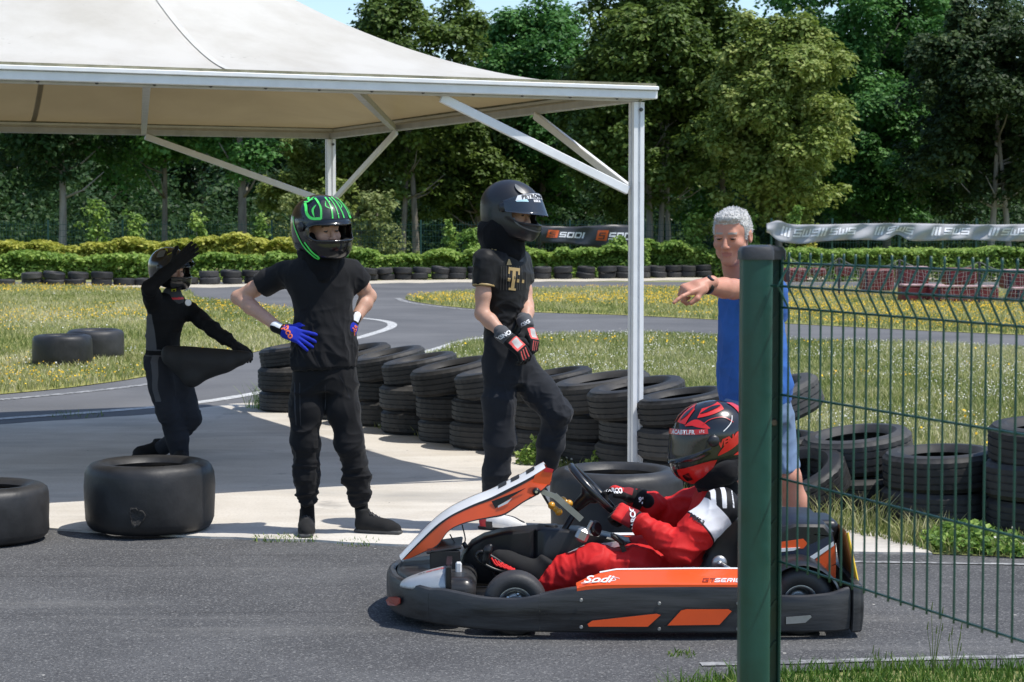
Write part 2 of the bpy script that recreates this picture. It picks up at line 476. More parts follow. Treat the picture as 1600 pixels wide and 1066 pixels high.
# ---------------------------------------------------------------- gazebo
M['alu'] = mat('painted_aluminium', (.74, .75, .76), rough=.38, spec=.5, var=.06, vscale=9, bump=.03, bscale=60)
M['alu_grey'] = mat('dull_aluminium', (.42, .42, .40), rough=.5, var=.12, vscale=8)
M['bolt'] = mat('dark_bolt', (.07, .07, .07), rough=.4, metal=.6)
M['moss'] = mat('mossy_edge', (.12, .115, .07), rough=.95, col2=(.33, .31, .22), vscale=5, detail=8)
def canvas_material():
    m, N, L, b = new_mat('roof_canvas')
    g = N.new('ShaderNodeNewGeometry')
    n = N.new('ShaderNodeTexNoise'); n.inputs['Scale'].default_value = 1.3; n.inputs['Detail'].default_value = 9; n.inputs['Roughness'].default_value = .65
    L.new(g.outputs['Position'], n.inputs['Vector'])
    r = N.new('ShaderNodeValToRGB'); r.color_ramp.elements[0].position = .36; r.color_ramp.elements[1].position = .6
    r.color_ramp.elements[0].color = rgb(.47, .445, .39); r.color_ramp.elements[1].color = rgb(.57, .55, .50)
    L.new(n.outputs[0], r.inputs[0])
    n2 = N.new('ShaderNodeTexNoise'); n2.inputs['Scale'].default_value = 26; n2.inputs['Detail'].default_value = 3
    L.new(g.outputs['Position'], n2.inputs['Vector'])
    n3 = N.new('ShaderNodeTexNoise'); n3.inputs['Scale'].default_value = 1.9; n3.inputs['Detail'].default_value = 3
    L.new(g.outputs['Position'], n3.inputs['Vector'])
    ml = N.new('ShaderNodeMath'); ml.operation = 'MULTIPLY'; L.new(n2.outputs[0], ml.inputs[0]); L.new(n3.outputs[0], ml.inputs[1])
    mr = N.new('ShaderNodeMapRange'); mr.inputs[1].default_value = .40; mr.inputs[2].default_value = .46; mr.inputs[4].default_value = .55
    L.new(ml.outputs[0], mr.inputs[0])
    mx = N.new('ShaderNodeMix'); mx.data_type = 'RGBA'; L.new(mr.outputs[0], mx.inputs[0]); L.new(r.outputs[0], mx.inputs[6]); mx.inputs[7].default_value = rgb(.33, .31, .27)
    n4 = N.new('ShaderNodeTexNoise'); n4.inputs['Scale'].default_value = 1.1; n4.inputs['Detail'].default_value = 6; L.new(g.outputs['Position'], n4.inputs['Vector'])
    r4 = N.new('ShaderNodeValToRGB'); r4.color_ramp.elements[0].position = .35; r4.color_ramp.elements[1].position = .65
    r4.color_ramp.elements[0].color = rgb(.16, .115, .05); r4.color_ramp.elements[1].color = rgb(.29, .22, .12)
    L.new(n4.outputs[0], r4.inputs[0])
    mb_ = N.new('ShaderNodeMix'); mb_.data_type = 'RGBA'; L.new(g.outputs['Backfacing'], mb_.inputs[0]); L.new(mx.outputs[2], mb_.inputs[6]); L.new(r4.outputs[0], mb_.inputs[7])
    L.new(mb_.outputs[2], b.inputs['Base Color']); b.inputs['Roughness'].default_value = .6
    t = N.new('ShaderNodeBsdfTranslucent'); t.inputs[0].default_value = rgb(.58, .44, .22)
    ms = N.new('ShaderNodeMixShader'); ms.inputs[0].default_value = .12
    out = [q for q in N if q.type == 'OUTPUT_MATERIAL'][0]
    L.new(b.outputs[0], ms.inputs[1]); L.new(t.outputs[0], ms.inputs[2]); L.new(ms.outputs[0], out.inputs[0])
    return m
M['canvas'] = canvas_material()

FR = A(.79, 12.57); GU = unit(A(.911, .413)); GV = A(-GU[1], GU[0]); GL = 5.9
H_B = 2.46                                    # underside of the eaves beams
gz = empty('gazebo', (FR[0], FR[1], 0), 'gazebo of white metal posts with a pale peaked canvas roof', 'gazebo')
def G(a, b, z):
    """a metres along the front from the right front post, b metres back"""
    p = FR - GU * a + GV * b
    return A(p[0], p[1], z)
gx = A(*-GU, 0); gy = A(*GV, 0); UP = A(0, 0, 1)
corner = [(0, 0), (GL, 0), (GL, GL), (0, GL)]
for (a, b) in corner:
    q = MB()
    c = G(a, b, 0)
    z0, z1 = .016, H_B - .002
    # extruded profile: square tube with grooves on each side
    prof = []
    h, gw, gd = .037, .009, .012
    for k in range(4):
        ca, sa = math.cos(k * math.pi / 2), math.sin(k * math.pi / 2)
        for (x, y) in ((-h, -h), (-gw, -h), (-gw, -h + gd), (gw, -h + gd), (gw, -h)):
            prof.append((x * ca - y * sa, x * sa + y * ca))
    q.loft([[c + gx * x + gy * y + UP * z for x, y in prof] for z in (z0, z1)])
    po = q.build('post', M['alu'], gz)
    q = MB().box(c + UP * (.024), .17, .17, .012, (gx, gy, UP), bev=.003)
    q.build('base_plate', M['alu_grey'], po)
    q = MB()
    q.lathe([(.0, .012), (.011, .012), (.013, .0)], c - gy * .037 + UP * (H_B - .05) - gx * .012, -gy, 8)
    q.build('bolt', M['bolt'], po)
# eaves: outer white profile and a lower grey rail along each side, butt jointed
def side(k):
    a0, b0 = corner[k]; a1, b1 = corner[(k + 1) % 4]
    p, q = G(a0, b0, 0), G(a1, b1, 0)
    t = unit(q - p); out = A(t[1], -t[0], 0)
    if (out.dot(p + (q - p) / 2 - G(GL / 2, GL / 2, 0))) < 0:
        out = -out
    return p, q, t, out
for k in range(4):
    p, q, t, out = side(k)
    ext = .10 if k in (0, 2) else .045
    bm = MB()
    for (o_, w, z, h) in ((.072, .05, H_B + .042, .052), (.082, .07, H_B + .082, .026)):
        bm.bar(p - t * ext + out * o_ + UP * z, q + t * ext + out * o_ + UP * z, w, h, m=0, bev=.004)
    b = bm.build('eaves_beam', M['alu'], gz)
    rl = MB().bar(p - t * .0 + out * .02 + UP * (H_B + .030), q + out * .02 + UP * (H_B + .030), .05, .058, bev=.008)
    r_ = rl.build('rail', M['alu_grey'], b)
    nb = 18
    for i in range(nb):
        c = p + (q - p) * ((i + .5) / nb) + out * .046 + UP * (H_B + .018)
        MB().lathe([(0, .007), (.009, .007), (.012, .0)], c, out, 8).build('bolt', M['bolt'], b)
    bl = MB().bar(p - t * (ext - .01) + out * .070 + UP * (H_B + .104), q + t * (ext - .01) + out * .070 + UP * (H_B + .104), .050, .018)
    bl.build('canvas_keder', M['moss'], b)
APEX = 4.42; Z_E = H_B + .10
# knee braces at each post, tie bars across
for (a, b) in corner:
    sa = 1 if a == 0 else -1; sb = 1 if b == 0 else -1
    foot = G(a, b, 1.90)
    la, lb = (1.34, 1.52) if (a, b) == (0, 0) else (1.70, 1.66)
    for (da, db) in ((la * sa, 0), (0, lb * sb)):
        top = G(a + da, b + db, H_B - .008)
        d = unit(G(a + da, b + db, 0) - G(a, b, 0))
        MB().bar(foot + d * .06, top, .030, .055, bev=.004).build('brace', M['alu'], gz)
for (a0, b0, a1, b1) in ((3.14, .03, 1.72, GL - .03), (1.88, .03, .03, 4.23), (GL - 1.88, GL - .03, GL - .03, GL - 4.23)):
    MB().bar(G(a0, b0, H_B + .028), G(a1, b1, H_B + .028), .045, .045).build('tie_bar', M['alu_grey'], gz)
MB().lathe([(.06, 0), (.06, 1.36), (.16, 1.38), (.16, 1.41), (0, 1.42)], G(GL / 2, GL / 2, APEX - 1.5), UP, 16).build('mast_head', M['alu_grey'], gz)
def roof_z(x, y):
    """x, y in -1..1 across the roof"""
    ax, ay = abs(x), abs(y)
    mx_, mn = max(ax, ay), min(ax, ay)
    t = 1 - mx_
    r = mn / mx_ if mx_ > 1e-6 else 0
    p = 1.40 + .62 * r ** 1.6
    return Z_E + (APEX - Z_E) * (t ** p) if t > 0 else Z_E
n = 72
V, F = [], []
HH = GL / 2 + .085
for i in range(n + 1):
    for j in range(n + 1):
        x, y = -1 + 2 * i / n, -1 + 2 * j / n
        w = .004 * math.sin(13 * x + 3 * y) * (1 - abs(x)) * (1 - abs(y))
        V.append(G(GL / 2 + x * HH, GL / 2 + y * HH, roof_z(x, y) + w))
for i in range(n):
    for j in range(n):
        F.append((i * (n + 1) + j, i * (n + 1) + j + 1, (i + 1) * (n + 1) + j + 1, (i + 1) * (n + 1) + j))
_v = [np.array(V[t]) for t in F[0]]
if np.cross(_v[1] - _v[0], _v[2] - _v[0])[2] < 0:
    F = [f[::-1] for f in F]           # outside faces the sky
canvas = add('canvas_roof', V, F, M['canvas'], gz)
M['seam'] = mat('canvas_seam', (.52, .505, .46), rough=.6, var=.08, vscale=14)
def seam(fx, fy):
    q = []
    for i in range(31):
        t = i / 30
        q.append((fx(t), fy(t)))
    P_ = [G(GL / 2 + x * HH, GL / 2 + y * HH, roof_z(x, y) + .006) for x, y in q]
    mb = MB(); V = []
    for i, p in enumerate(P_):
        d = unit(P_[min(i + 1, 30)] - P_[max(i - 1, 0)]); s = unit(np.cross(d, UP)) * .022
        V += [p - s, p + s]
    mb.raw(V, [(2 * i, 2 * i + 1, 2 * i + 3, 2 * i + 2) for i in range(30)])
    mb.build('seam', M['seam'], canvas, smooth=True)
for k in (-.1,):
    seam(lambda t: k * (1 - t), lambda t: -1 + t)
    seam(lambda t: k * (1 - t), lambda t: 1 - t)
    seam(lambda t: -1 + t, lambda t: k * (1 - t))
    seam(lambda t: 1 - t, lambda t: k * (1 - t))

# ---------------------------------------------------------------- foliage
rng = np.random.default_rng(7)
def kites(C, D, Nn, L, W):
    """leaf quads: centre C, direction D, normal Nn, length L, width W"""
    S = np.cross(D, Nn); S /= (np.linalg.norm(S, axis=1, keepdims=True) + 1e-9)
    L = L[:, None]; W = W[:, None]
    nn = np.cross(S, D)
    V = np.stack([C - D * L * .5, C + S * W * .5 + nn * W * .12, C + D * L * .5, C - S * W * .5 + nn * W * .12], axis=1).reshape(-1, 3)
    F = np.arange(len(C) * 4).reshape(-1, 4)
    return V, F
def rdir(n):
    v = rng.normal(size=(n, 3)); return v / np.linalg.norm(v, axis=1, keepdims=True)
def clump_leaves(cent, rad, per, leaf, bias_up=.5, tone=None, flat=.75):
    """leaves scattered through clumps; returns V, F, rnd"""
    n = len(cent); idx = np.repeat(np.arange(n), per)
    d = rdir(len(idx)); d[:, 2] = np.abs(d[:, 2]) * np.where(rng.random(len(idx)) < .72, 1, -1)
    rr = rad[idx] * (rng.random(len(idx)) ** .35)
    C = cent[idx] + d * rr[:, None] * A(1, 1, flat)
    N_ = d * .7 + rdir(len(idx)) * .6 + A(0, 0, bias_up)
    N_ /= np.linalg.norm(N_, axis=1, keepdims=True)
    D = np.cross(N_, rdir(len(idx))); D /= (np.linalg.norm(D, axis=1, keepdims=True) + 1e-9)
    L = leaf * (.65 + .7 * rng.random(len(idx)))
    V, F = kites(C, D, N_, L, L * .72)
    t = (rng.random(n) if tone is None else tone)[idx]
    rnd = np.clip(.55 * t + .45 * rng.random(len(idx)), 0, 1)
    return V, F, rnd
M['bark'] = mat('bark', (.12, .105, .085), rough=.95, col2=(.23, .21, .175), vscale=6, bump=.6, bscale=18, stretch=(1, 1, .25), bdist=.05)
M['bark_pale'] = mat('bark_pale', (.20, .185, .16), rough=.95, col2=(.32, .30, .26), vscale=5, bump=.6, bscale=18, stretch=(1, 1, .25), bdist=.05)
LF = {}
LF['olive'] = leaf_mat('leaves_olive', [(0, (.032, .065, .011)), (.5, (.095, .155, .028)), (1, (.20, .28, .06))])
LF['green'] = leaf_mat('leaves_green', [(0, (.03, .10, .02)), (.5, (.075, .20, .042)), (1, (.16, .33, .08))])
LF['linden'] = leaf_mat('leaves_linden', [(0, (.06, .11, .016)), (.45, (.19, .26, .046)), (1, (.43, .48, .16))])
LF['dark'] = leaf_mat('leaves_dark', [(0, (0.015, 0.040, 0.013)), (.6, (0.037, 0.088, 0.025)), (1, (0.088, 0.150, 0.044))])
LF['brown'] = leaf_mat('leaves_bronze', [(0, (.018, .036, .012)), (.6, (.05, .088, .028)), (1, (.12, .175, .05))])
LF['bright'] = leaf_mat('leaves_bright', [(0, (0.072, 0.156, 0.024)), (.5, (0.180, 0.300, 0.054)), (1, (0.360, 0.480, 0.108))])
LF['yellow'] = leaf_mat('leaves_yellow', [(0, (.17, .22, .03)), (.5, (.44, .45, .075)), (1, (.68, .64, .17))], trans=.4)
LF['hedge'] = leaf_mat('leaves_hedge', [(0, (.09, .18, .03)), (.5, (.24, .37, .07)), (1, (.46, .56, .15))], trans=.4)
LF['pale'] = leaf_mat('leaves_pale', [(0, (0.096, 0.144, 0.036)), (.5, (0.216, 0.264, 0.084)), (1, (0.408, 0.444, 0.192))])

def px_x(px, Y):
    return (px - 800.0) / FPX * Y
def px_z(py, Y):
    return at(800, py, Y)[2]
def tree(name, label, px, Y, top, hw, bot, lf, n_cl, per, leaf, trunks=(), group='trees behind the track', rad=(.45, .95), bark='bark', core=.25, flat=.75, tr=.2):
    X = px_x(px, Y)
    root = empty(name, (X, Y, 0), label, 'tree', group)
    z1, z0 = px_z(top, Y), px_z(bot, Y)
    rx = hw / FPX * Y; rz = (z1 - z0) / 2; cz = (z0 + z1) / 2
    nl = max(9, n_cl // 9)
    ld = rdir(nl); ld[:, 2] *= .95
    lump = 1 + .20 * noise3(ld * 2.1 + A(px * .01, 0, 0), 5) + .12 * noise3(ld * 4.3, 9)
    lc = ld * (rng.uniform(.50, .90, nl) * lump)[:, None]
    lr = rng.uniform(.17, .30, nl)
    li = rng.integers(0, nl, n_cl)
    dd = rdir(n_cl) + ld[li] * .55 + A(0, -.1, .35); dd /= np.linalg.norm(dd, axis=1, keepdims=True)
    q_ = lc[li] + dd * (lr[li] * rng.uniform(.55, 1.0, n_cl))[:, None] * A(1, 1, .85 * rx / max(rx, rz) + .15)
    k_ = rng.random(n_cl) < .16
    q_[k_] = rdir(k_.sum()) * (rng.random(k_.sum()) ** .5 * .62)[:, None]
    cent = q_ * A(rx, rx * .95, rz)
    # broader towards the lower middle, narrower top
    w = 1.0 - .28 * np.clip(cent[:, 2] / rz, 0, 1) ** 1.5
    w = w * (1 + .38 * np.clip(-cent[:, 2] / rz, 0, 1))
    cent[:, 0] *= w; cent[:, 1] *= w
    cent += A(X, Y, cz)
    rr = rng.uniform(*rad, n_cl)
    ltone = rng.random(nl)
    tone = np.clip(.25 + .5 * ltone[li] + .2 * rng.normal(size=n_cl), 0, 1)
    V, F, q = clump_leaves(cent, rr * .8, per, leaf, tone=tone, flat=flat, bias_up=.75)
    me = quads_mesh('crown', V - A(X, Y, 0), F, LF[lf], fattr={'rnd': q})
    link('crown', me, root)
    mb = MB()
    tl = trunks if trunks else ((px, tr),)
    for (tpx, r0) in tl:
        bx = px_x(tpx, Y)
        lean = (X - bx) * .25 + rng.normal() * .15
        base = A(bx, Y - .2, -.1)
        hgt = z0 + (z1 - z0) * .55
        path = [base + A(lean * t ** 1.5 + .06 * math.sin(5 * t + tpx), .05 * math.sin(7 * t), hgt * t) for t in np.linspace(0, 1, 9)]
        mb.tube(path, [r0 * (1.25 if i == 0 else 1) * (1 - .75 * i / 8) for i in range(9)], 9)
        for k in range(7):
            i = 3 + k % 5; p = path[i]
            a = rng.uniform(0, 2 * math.pi); l = rx * rng.uniform(.3, .55)
            e = p + A(math.cos(a) * l, math.sin(a) * l, l * rng.uniform(.35, .9))
            m_ = (p + e) / 2 + A(0, 0, -.1 * l)
            mb.tube([p, m_, e], [r0 * .32, r0 * .2, r0 * .06], 6)
    mb.build('trunk', M[bark], root, smooth=True)
    return root
# front row of the wood, right of and above the roof
tree('maple_tree', 'dark olive maple rising behind the right slope of the canvas roof', 644, 74, -55, 128, 320, 'olive', 760, 60, .19, trunks=((628, .13), (648, .15)), rad=(.4, .85))
tree('ash_tree', 'mid green tree between the canvas roof and the big olive maple', 846, 80, -30, 135, 368, 'green', 950, 60, .19, rad=(.4, .85))
tree('maple_tree', 'big olive maple behind the right front post of the gazebo', 1018, 71, -75, 158, 368, 'olive', 1150, 62, .19, trunks=((1012, .16), (1030, .13), (1046, .12)), bark='bark_pale', rad=(.4, .85))
tree('linden_tree', 'pale yellow-green linden above the man in blue', 1215, 66, 12, 122, 368, 'linden', 1000, 62, .17, trunks=((1215, .15),), rad=(.35, .75))
tree('ash_tree', 'tall dark green tree rising behind the pale linden', 1335, 84, -120, 190, 340, 'green', 950, 60, .2, rad=(.45, .95), core=.15)
tree('ash_tree', 'low mid green tree right of the pale linden', 1385, 77, 140, 100, 372, 'green', 560, 60, .18, rad=(.35, .7))
tree('copper_tree', 'dark tree near the right edge with twin pale trunks', 1545, 72, -20, 150, 356, 'brown', 950, 62, .18, trunks=((1545, .15), (1572, .14)), bark='bark_pale', rad=(.35, .75))
tree('ash_tree', 'dark green tree in the upper right corner', 1480, 88, -110, 150, 320, 'dark', 480, 60, .2)
tree('maple_tree', 'dark olive tree behind the helmet of the youth in the printed shirt', 742, 78, 135, 95, 368, 'olive', 520, 55, .18, rad=(.4, .8))
tree('ash_tree', 'green tree filling the gap left of the pale linden', 1125, 76, 60, 90, 370, 'green', 520, 58, .18, rad=(.4, .8))
# seen under the roof
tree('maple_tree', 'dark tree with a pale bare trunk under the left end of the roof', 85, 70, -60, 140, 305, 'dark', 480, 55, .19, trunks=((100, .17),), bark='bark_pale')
tree('maple_tree', 'thin-trunked green tree behind the child in black', 235, 72, -60, 120, 318, 'green', 430, 55, .18, trunks=((262, .13),), rad=(.35, .8))
tree('maple_tree', 'green tree with a straight brown trunk beside the gazebo brace', 380, 69, -60, 125, 300, 'green', 460, 55, .18, trunks=((382, .2),), rad=(.35, .8))
tree('willow_tree', 'pale loose-leaved small tree behind the rear gazebo post', 560, 76, 205, 66, 375, 'pale', 280, 55, .13, rad=(.3, .6), core=.1)
tree('willow_tree', 'olive small tree right of the straight brown trunk', 478, 74, 215, 60, 370, 'linden', 230, 55, .14, rad=(.3, .6), core=.1)
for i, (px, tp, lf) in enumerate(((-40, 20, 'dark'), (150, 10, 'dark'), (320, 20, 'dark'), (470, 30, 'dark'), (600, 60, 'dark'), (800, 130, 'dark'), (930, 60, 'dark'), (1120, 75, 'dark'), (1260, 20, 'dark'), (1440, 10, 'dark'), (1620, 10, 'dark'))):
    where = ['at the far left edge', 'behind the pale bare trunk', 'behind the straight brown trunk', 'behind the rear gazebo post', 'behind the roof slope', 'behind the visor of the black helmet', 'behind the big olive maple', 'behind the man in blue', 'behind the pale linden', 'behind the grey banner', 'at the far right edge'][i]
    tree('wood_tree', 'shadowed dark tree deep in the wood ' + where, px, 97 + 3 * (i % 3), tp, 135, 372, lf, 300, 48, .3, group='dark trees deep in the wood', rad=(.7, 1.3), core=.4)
for i, (px, lf) in enumerate(((-190, 'green'), (-420, 'olive'), (1760, 'green'), (1960, 'olive'), (2200, 'green'))):
    where = ['just beyond the left end of the roof', 'far beyond the left end of the roof', 'just beyond the right edge', 'further beyond the right edge', 'farthest beyond the right edge'][i]
    tree('ash_tree', 'leafy tree of the wood standing ' + where, px, 74 + 3 * (i % 2), -40, 150, 365, lf, 420, 50, .22, rad=(.45, .9))
# dark low growth under the wood
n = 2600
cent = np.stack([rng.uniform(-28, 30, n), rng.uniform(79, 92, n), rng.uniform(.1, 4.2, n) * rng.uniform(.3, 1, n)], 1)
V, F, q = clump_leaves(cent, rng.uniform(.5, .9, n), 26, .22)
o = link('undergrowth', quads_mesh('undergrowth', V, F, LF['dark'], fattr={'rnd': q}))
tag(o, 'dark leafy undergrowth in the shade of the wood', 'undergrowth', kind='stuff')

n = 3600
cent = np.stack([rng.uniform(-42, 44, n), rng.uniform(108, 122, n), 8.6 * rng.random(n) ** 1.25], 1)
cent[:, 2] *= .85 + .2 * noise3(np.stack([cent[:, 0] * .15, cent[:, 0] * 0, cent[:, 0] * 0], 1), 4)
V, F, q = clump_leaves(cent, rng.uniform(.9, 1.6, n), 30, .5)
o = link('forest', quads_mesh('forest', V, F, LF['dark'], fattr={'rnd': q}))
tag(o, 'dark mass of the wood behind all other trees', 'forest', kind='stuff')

def hedge(name, label, x0, x1, Y0, Y1, ztop, zbot, lf, n, leaf, seed, rough=.16, cat='hedge'):
    X0, X1 = px_x(x0, Y0), px_x(x1, Y0)
    U_ = rng.random(n); X = X0 + (X1 - X0) * U_
    W = rng.random(n)
    prof = ztop + rough * noise3(np.stack([X * .9, X * 0, X * 0 + seed], 1), seed) + rough * .8 * noise3(np.stack([X * 3.1, X * 0, X * 0], 1), seed + 1)
    # surface shell: front face and top
    topq = rng.random(n) < .42
    Z = np.where(topq, prof - .08 * rng.random(n), zbot + (prof - zbot) * rng.random(n))
    bulge = .25 * noise3(np.stack([X * 1.3, Z * 2.0, X * 0], 1), seed + 2)
    Yv = np.where(topq, Y0 + (Y1 - Y0) * W, Y0 + .3 * W + bulge + .35 * np.clip((Z - zbot) / (ztop - zbot), 0, 1))
    cent = np.stack([X, Yv, Z], 1)
    tone = np.clip(.5 + .5 * noise3(cent * 1.7, seed + 3) + .2 * rng.normal(size=n), 0, 1)
    V, F, q = clump_leaves(cent, rng.uniform(.08, .2, n), 9, leaf, tone=tone, bias_up=.8)
    base = A((X0 + X1) / 2, (Y0 + Y1) / 2, 0)
    o = link(name, quads_mesh(name, V - base, F, LF[lf], fattr={'rnd': q}), loc=base)
    tag(o, label, cat)
    return o
hedge('hedge', 'yellow-leaved hedge in front of the wood on the left', -60, 500, 62.5, 64.5, 1.10, .45, 'yellow', 3600, .15, 3)
hedge('hedge', 'low green creeper hedge running below the yellow hedge', -60, 470, 60.8, 62.5, .70, .05, 'hedge', 3200, .13, 5, rough=.12)
hedge('hedge', 'green hedge behind the tyre wall between the two standing youths', 500, 760, 62.4, 64.4, .86, .05, 'hedge', 2600, .13, 6)
hedge('hedge', 'green hedge below the black banner', 760, 1010, 63.2, 64.9, .88, .05, 'hedge', 2400, .13, 8)
hedge('hedge', 'green hedge behind the pointing man', 1010, 1235, 64.0, 65.4, .92, .05, 'hedge', 2200, .13, 9)
hedge('hedge', 'clipped green hedge below the grey banner', 1235, 1700, 59.0, 61.0, .9, .05, 'hedge', 3600, .11, 11, rough=.05)
def bush(label, px, Y, top, hw, lf, n=40, leaf=.12, bot=400):
    X = px_x(px, Y); z1 = px_z(top, Y); z0 = max(.1, px_z(bot, Y)); rx = hw / FPX * Y
    t = rng.random(n)
    cent = np.stack([X + rng.normal(size=n) * rx * .42 * (1.1 - .5 * t), Y + rng.normal(size=n) * rx * .35, z0 + (z1 - z0) * t], 1)
    V, F, q = clump_leaves(cent, rng.uniform(.12, .28, n), 22, leaf, bias_up=.6)
    root = empty('shrub', (X, Y, 0), label, 'shrub', 'shrubs along the far fence')
    link('foliage', quads_mesh('foliage', V - A(X, Y, 0), F, LF[lf], fattr={'rnd': q}), root)
    MB().tube([A(X, Y, 0), A(X + .03, Y, z0 * .5), A(X, Y, z0 + (z1 - z0) * .7)], [.05, .04, .015], 6).build('stem', M['bark'], root, smooth=True)
bush('bright upright shrub left of the child, before the dark fence', 153, 65.2, 316, 26, 'bright', 46)
bush('small leafy shrub with a drooping shoot above the yellow hedge', 212, 65.2, 334, 18, 'bright', 30)
bush('small green shrub right of the drooping shoot', 308, 65.2, 336, 18, 'hedge', 30)
bush('narrow leafy shrub beside the straight brown trunk', 408, 65.2, 336, 11, 'bright', 24)
bush('vine column rising behind the neck of the youth in the printed shirt', 702, 65.2, 342, 10, 'bright', 22)
bush('leafy bush beside the left end of the black banner', 738, 64.5, 362, 20, 'bright', 26)
bush('small bush in front of the black banner', 965, 63.9, 372, 14, 'hedge', 24)
bush('tall vine-covered stump left of the pointing man', 1084, 65.2, 332, 15, 'bright', 40)
bush('thin vine rising behind the pointing man', 1172, 65.2, 340, 9, 'bright', 22)
bush('leafy vine hanging at the end of the grey banner', 1243, 62.0, 326, 15, 'bright', 34)
bush('yellowish bush at the foot of the pale linden', 1262, 62.0, 352, 16, 'yellow', 26)
bush('pale leafy bush behind the rear gazebo post', 590, 67, 300, 50, 'pale', 110, leaf=.13)
bush('pale leafy bush left of the rear gazebo post', 470, 67, 300, 55, 'pale', 110, leaf=.13)
bush('olive bush behind the green striped helmet', 535, 68, 280, 40, 'linden', 90, leaf=.13)

# ---------------------------------------------------------------- far fence and banners
M['fence_green'] = mat('fence_green', (.006, .054, .043), rough=.4, spec=.5, var=.22, vscale=7, bump=.05, bscale=50, rvar=.12)
M['fence_far'] = mat('far_fence_green', (.012, .06, .045), rough=.5)
YF = 66.2
xs = np.arange(px_x(-40, YF), px_x(1680, YF), 2.5)
for i in range(len(xs) - 1):
    fp = empty('mesh_fence', (xs[i], YF, 0), None, 'fence', 'far green mesh fence panels')
    fp['label'] = 'green mesh fence panel in front of the wood, number %s from the left' % (
        'one two three four five six seven eight nine ten eleven twelve thirteen fourteen fifteen sixteen seventeen eighteen nineteen'.split()[i] if i < 19 else 'twenty')
    MB().box((xs[i], YF, .93), .06, .06, 1.86).build('post', M['fence_far'], fp)
    w = MB()
    for k in range(1, 25):
        w.box((xs[i] + k * .1, YF, .93), .009, .009, 1.76)
    for z in (.1, .3, .5, .7, .9, 1.1, 1.3, 1.5, 1.7):
        w.box((xs[i] + 1.25, YF + .01, z), 2.44, .009, .012)
    w.build('mesh', M['fence_far'], fp)
BF = {  # block letters on a 5 x 5 grid: x, y, w, h
 'S': [(0, 4, 5, 1), (0, 2, 1, 3), (0, 2, 5, 1), (4, 0, 1, 3), (0, 0, 5, 1)], 'O': [(0, 0, 5, 1), (0, 4, 5, 1), (0, 0, 1, 5), (4, 0, 1, 5)],
 'D': [(0, 0, 4.4, 1), (0, 4, 4.4, 1), (0, 0, 1, 5), (4, .6, 1, 3.8)], 'I': [(0, 0, 1.2, 5)], 'W': [(0, 0, 1, 5), (2, 0, 1, 4), (4, 0, 1, 5), (0, 0, 5, 1)],
 'G': [(0, 0, 5, 1), (0, 4, 5, 1), (0, 0, 1, 5), (4, 0, 1, 2.6), (2.5, 1.9, 2.5, .9)], 'T': [(0, 4, 5, 1), (2, 0, 1, 5)], 'E': [(0, 0, 1, 5), (0, 4, 5, 1), (0, 2, 4.4, 1), (0, 0, 5, 1)],
 'R': [(0, 0, 1, 5), (0, 4, 5, 1), (4, 2, 1, 3), (0, 2, 5, 1), (3, 0, 1.2, 2)], '/': [(0, 0, 1, 5)]}
def block_text(txt, h, shear=.25, gap=1.0, wide=1.0):
    """2D rectangles (lists of 4 points) spelling txt with height h; returns rects, width"""
    u = h / 5; x = 0; out = []
    for ch in txt:
        if ch == ' ':
            x += 2.5 * u * wide; continue
        wch = max(a + w for a, b, w, hh in BF[ch])
        for k, (a, b, w, hh) in enumerate(BF[ch]):
            q = [(a, b), (a + w, b), (a + w, b + hh), (a, b + hh)]
            out.append([(x + p[0] * u * wide + p[1] * u * shear, p[1] * u) for p in q])
        x += (wch + gap) * u * wide
    return out, x - gap * u * wide
M['banner_black'] = mat('banner_black', (.045, .046, .05), rough=.45, var=.25, vscale=3)
M['banner_grey'] = mat('banner_grey', (.40, .40, .41), rough=.85, spec=.15, var=.15, vscale=1.5)
M['print_white'] = mat('print_white', (.78, .78, .79), rough=.45)
M['print_orange'] = mat('print_orange', (.72, .12, .025), rough=.5)
def banner(name, label, x0, x1, Y, ytop, ybot, fz, fy, mt, letters, nseg=120):
    """cloth strip hung on the fence; fz shifts the edge heights, fy the depth; letters: (u0, v0, quads, material)"""
    X0, X1 = px_x(x0, Y), px_x(x1, Y); zt, zb = px_z(ytop, Y), px_z(ybot, Y)
    H_ = zt - zb
    def S(x, v, off=0):
        t = fz(x)
        return A(x, Y - off + fy(x, v), zb + v * H_ + t[0] * (1 - v) + t[1] * v)
    root = empty(name, (X0, Y, 0), label, 'banner')
    nv = 8; V = []; F = []
    for i in range(nseg + 1):
        x = X0 + (X1 - X0) * i / nseg
        for j in range(nv + 1):
            V.append(S(x, j / nv))
    for i in range(nseg):
        for j in range(nv):
            F.append((i * (nv + 1) + j, (i + 1) * (nv + 1) + j, (i + 1) * (nv + 1) + j + 1, i * (nv + 1) + j + 1))
    c = add('cloth', V, F, mt, root)
    sd = c.modifiers.new('thick', 'SOLIDIFY'); sd.thickness = .006
    for (nm, qs, mm) in letters:
        mb = MB()
        for k, q in enumerate(qs):
            # cut each quad into strips so that it follows the cloth
            P0, P1, P2, P3 = [np.array(p) for p in q]
            ns, nt = 5, 3
            VV = []; FF = []
            for a in range(ns + 1):
                for b_ in range(nt + 1):
                    s, t = a / ns, b_ / nt
                    p = (P0 * (1 - s) + P1 * s) * (1 - t) + (P3 * (1 - s) + P2 * s) * t
                    VV.append(S(X0 + p[0], p[1] / H_, .018 + .002 * (k % 3)))
            for a in range(ns):
                for b_ in range(nt):
                    i0 = a * (nt + 1) + b_
                    FF.append((i0, i0 + nt + 1, i0 + nt + 2, i0 + 1))
            mb.raw(VV, FF)
        mb.build(nm, mm, c)
    return root, S
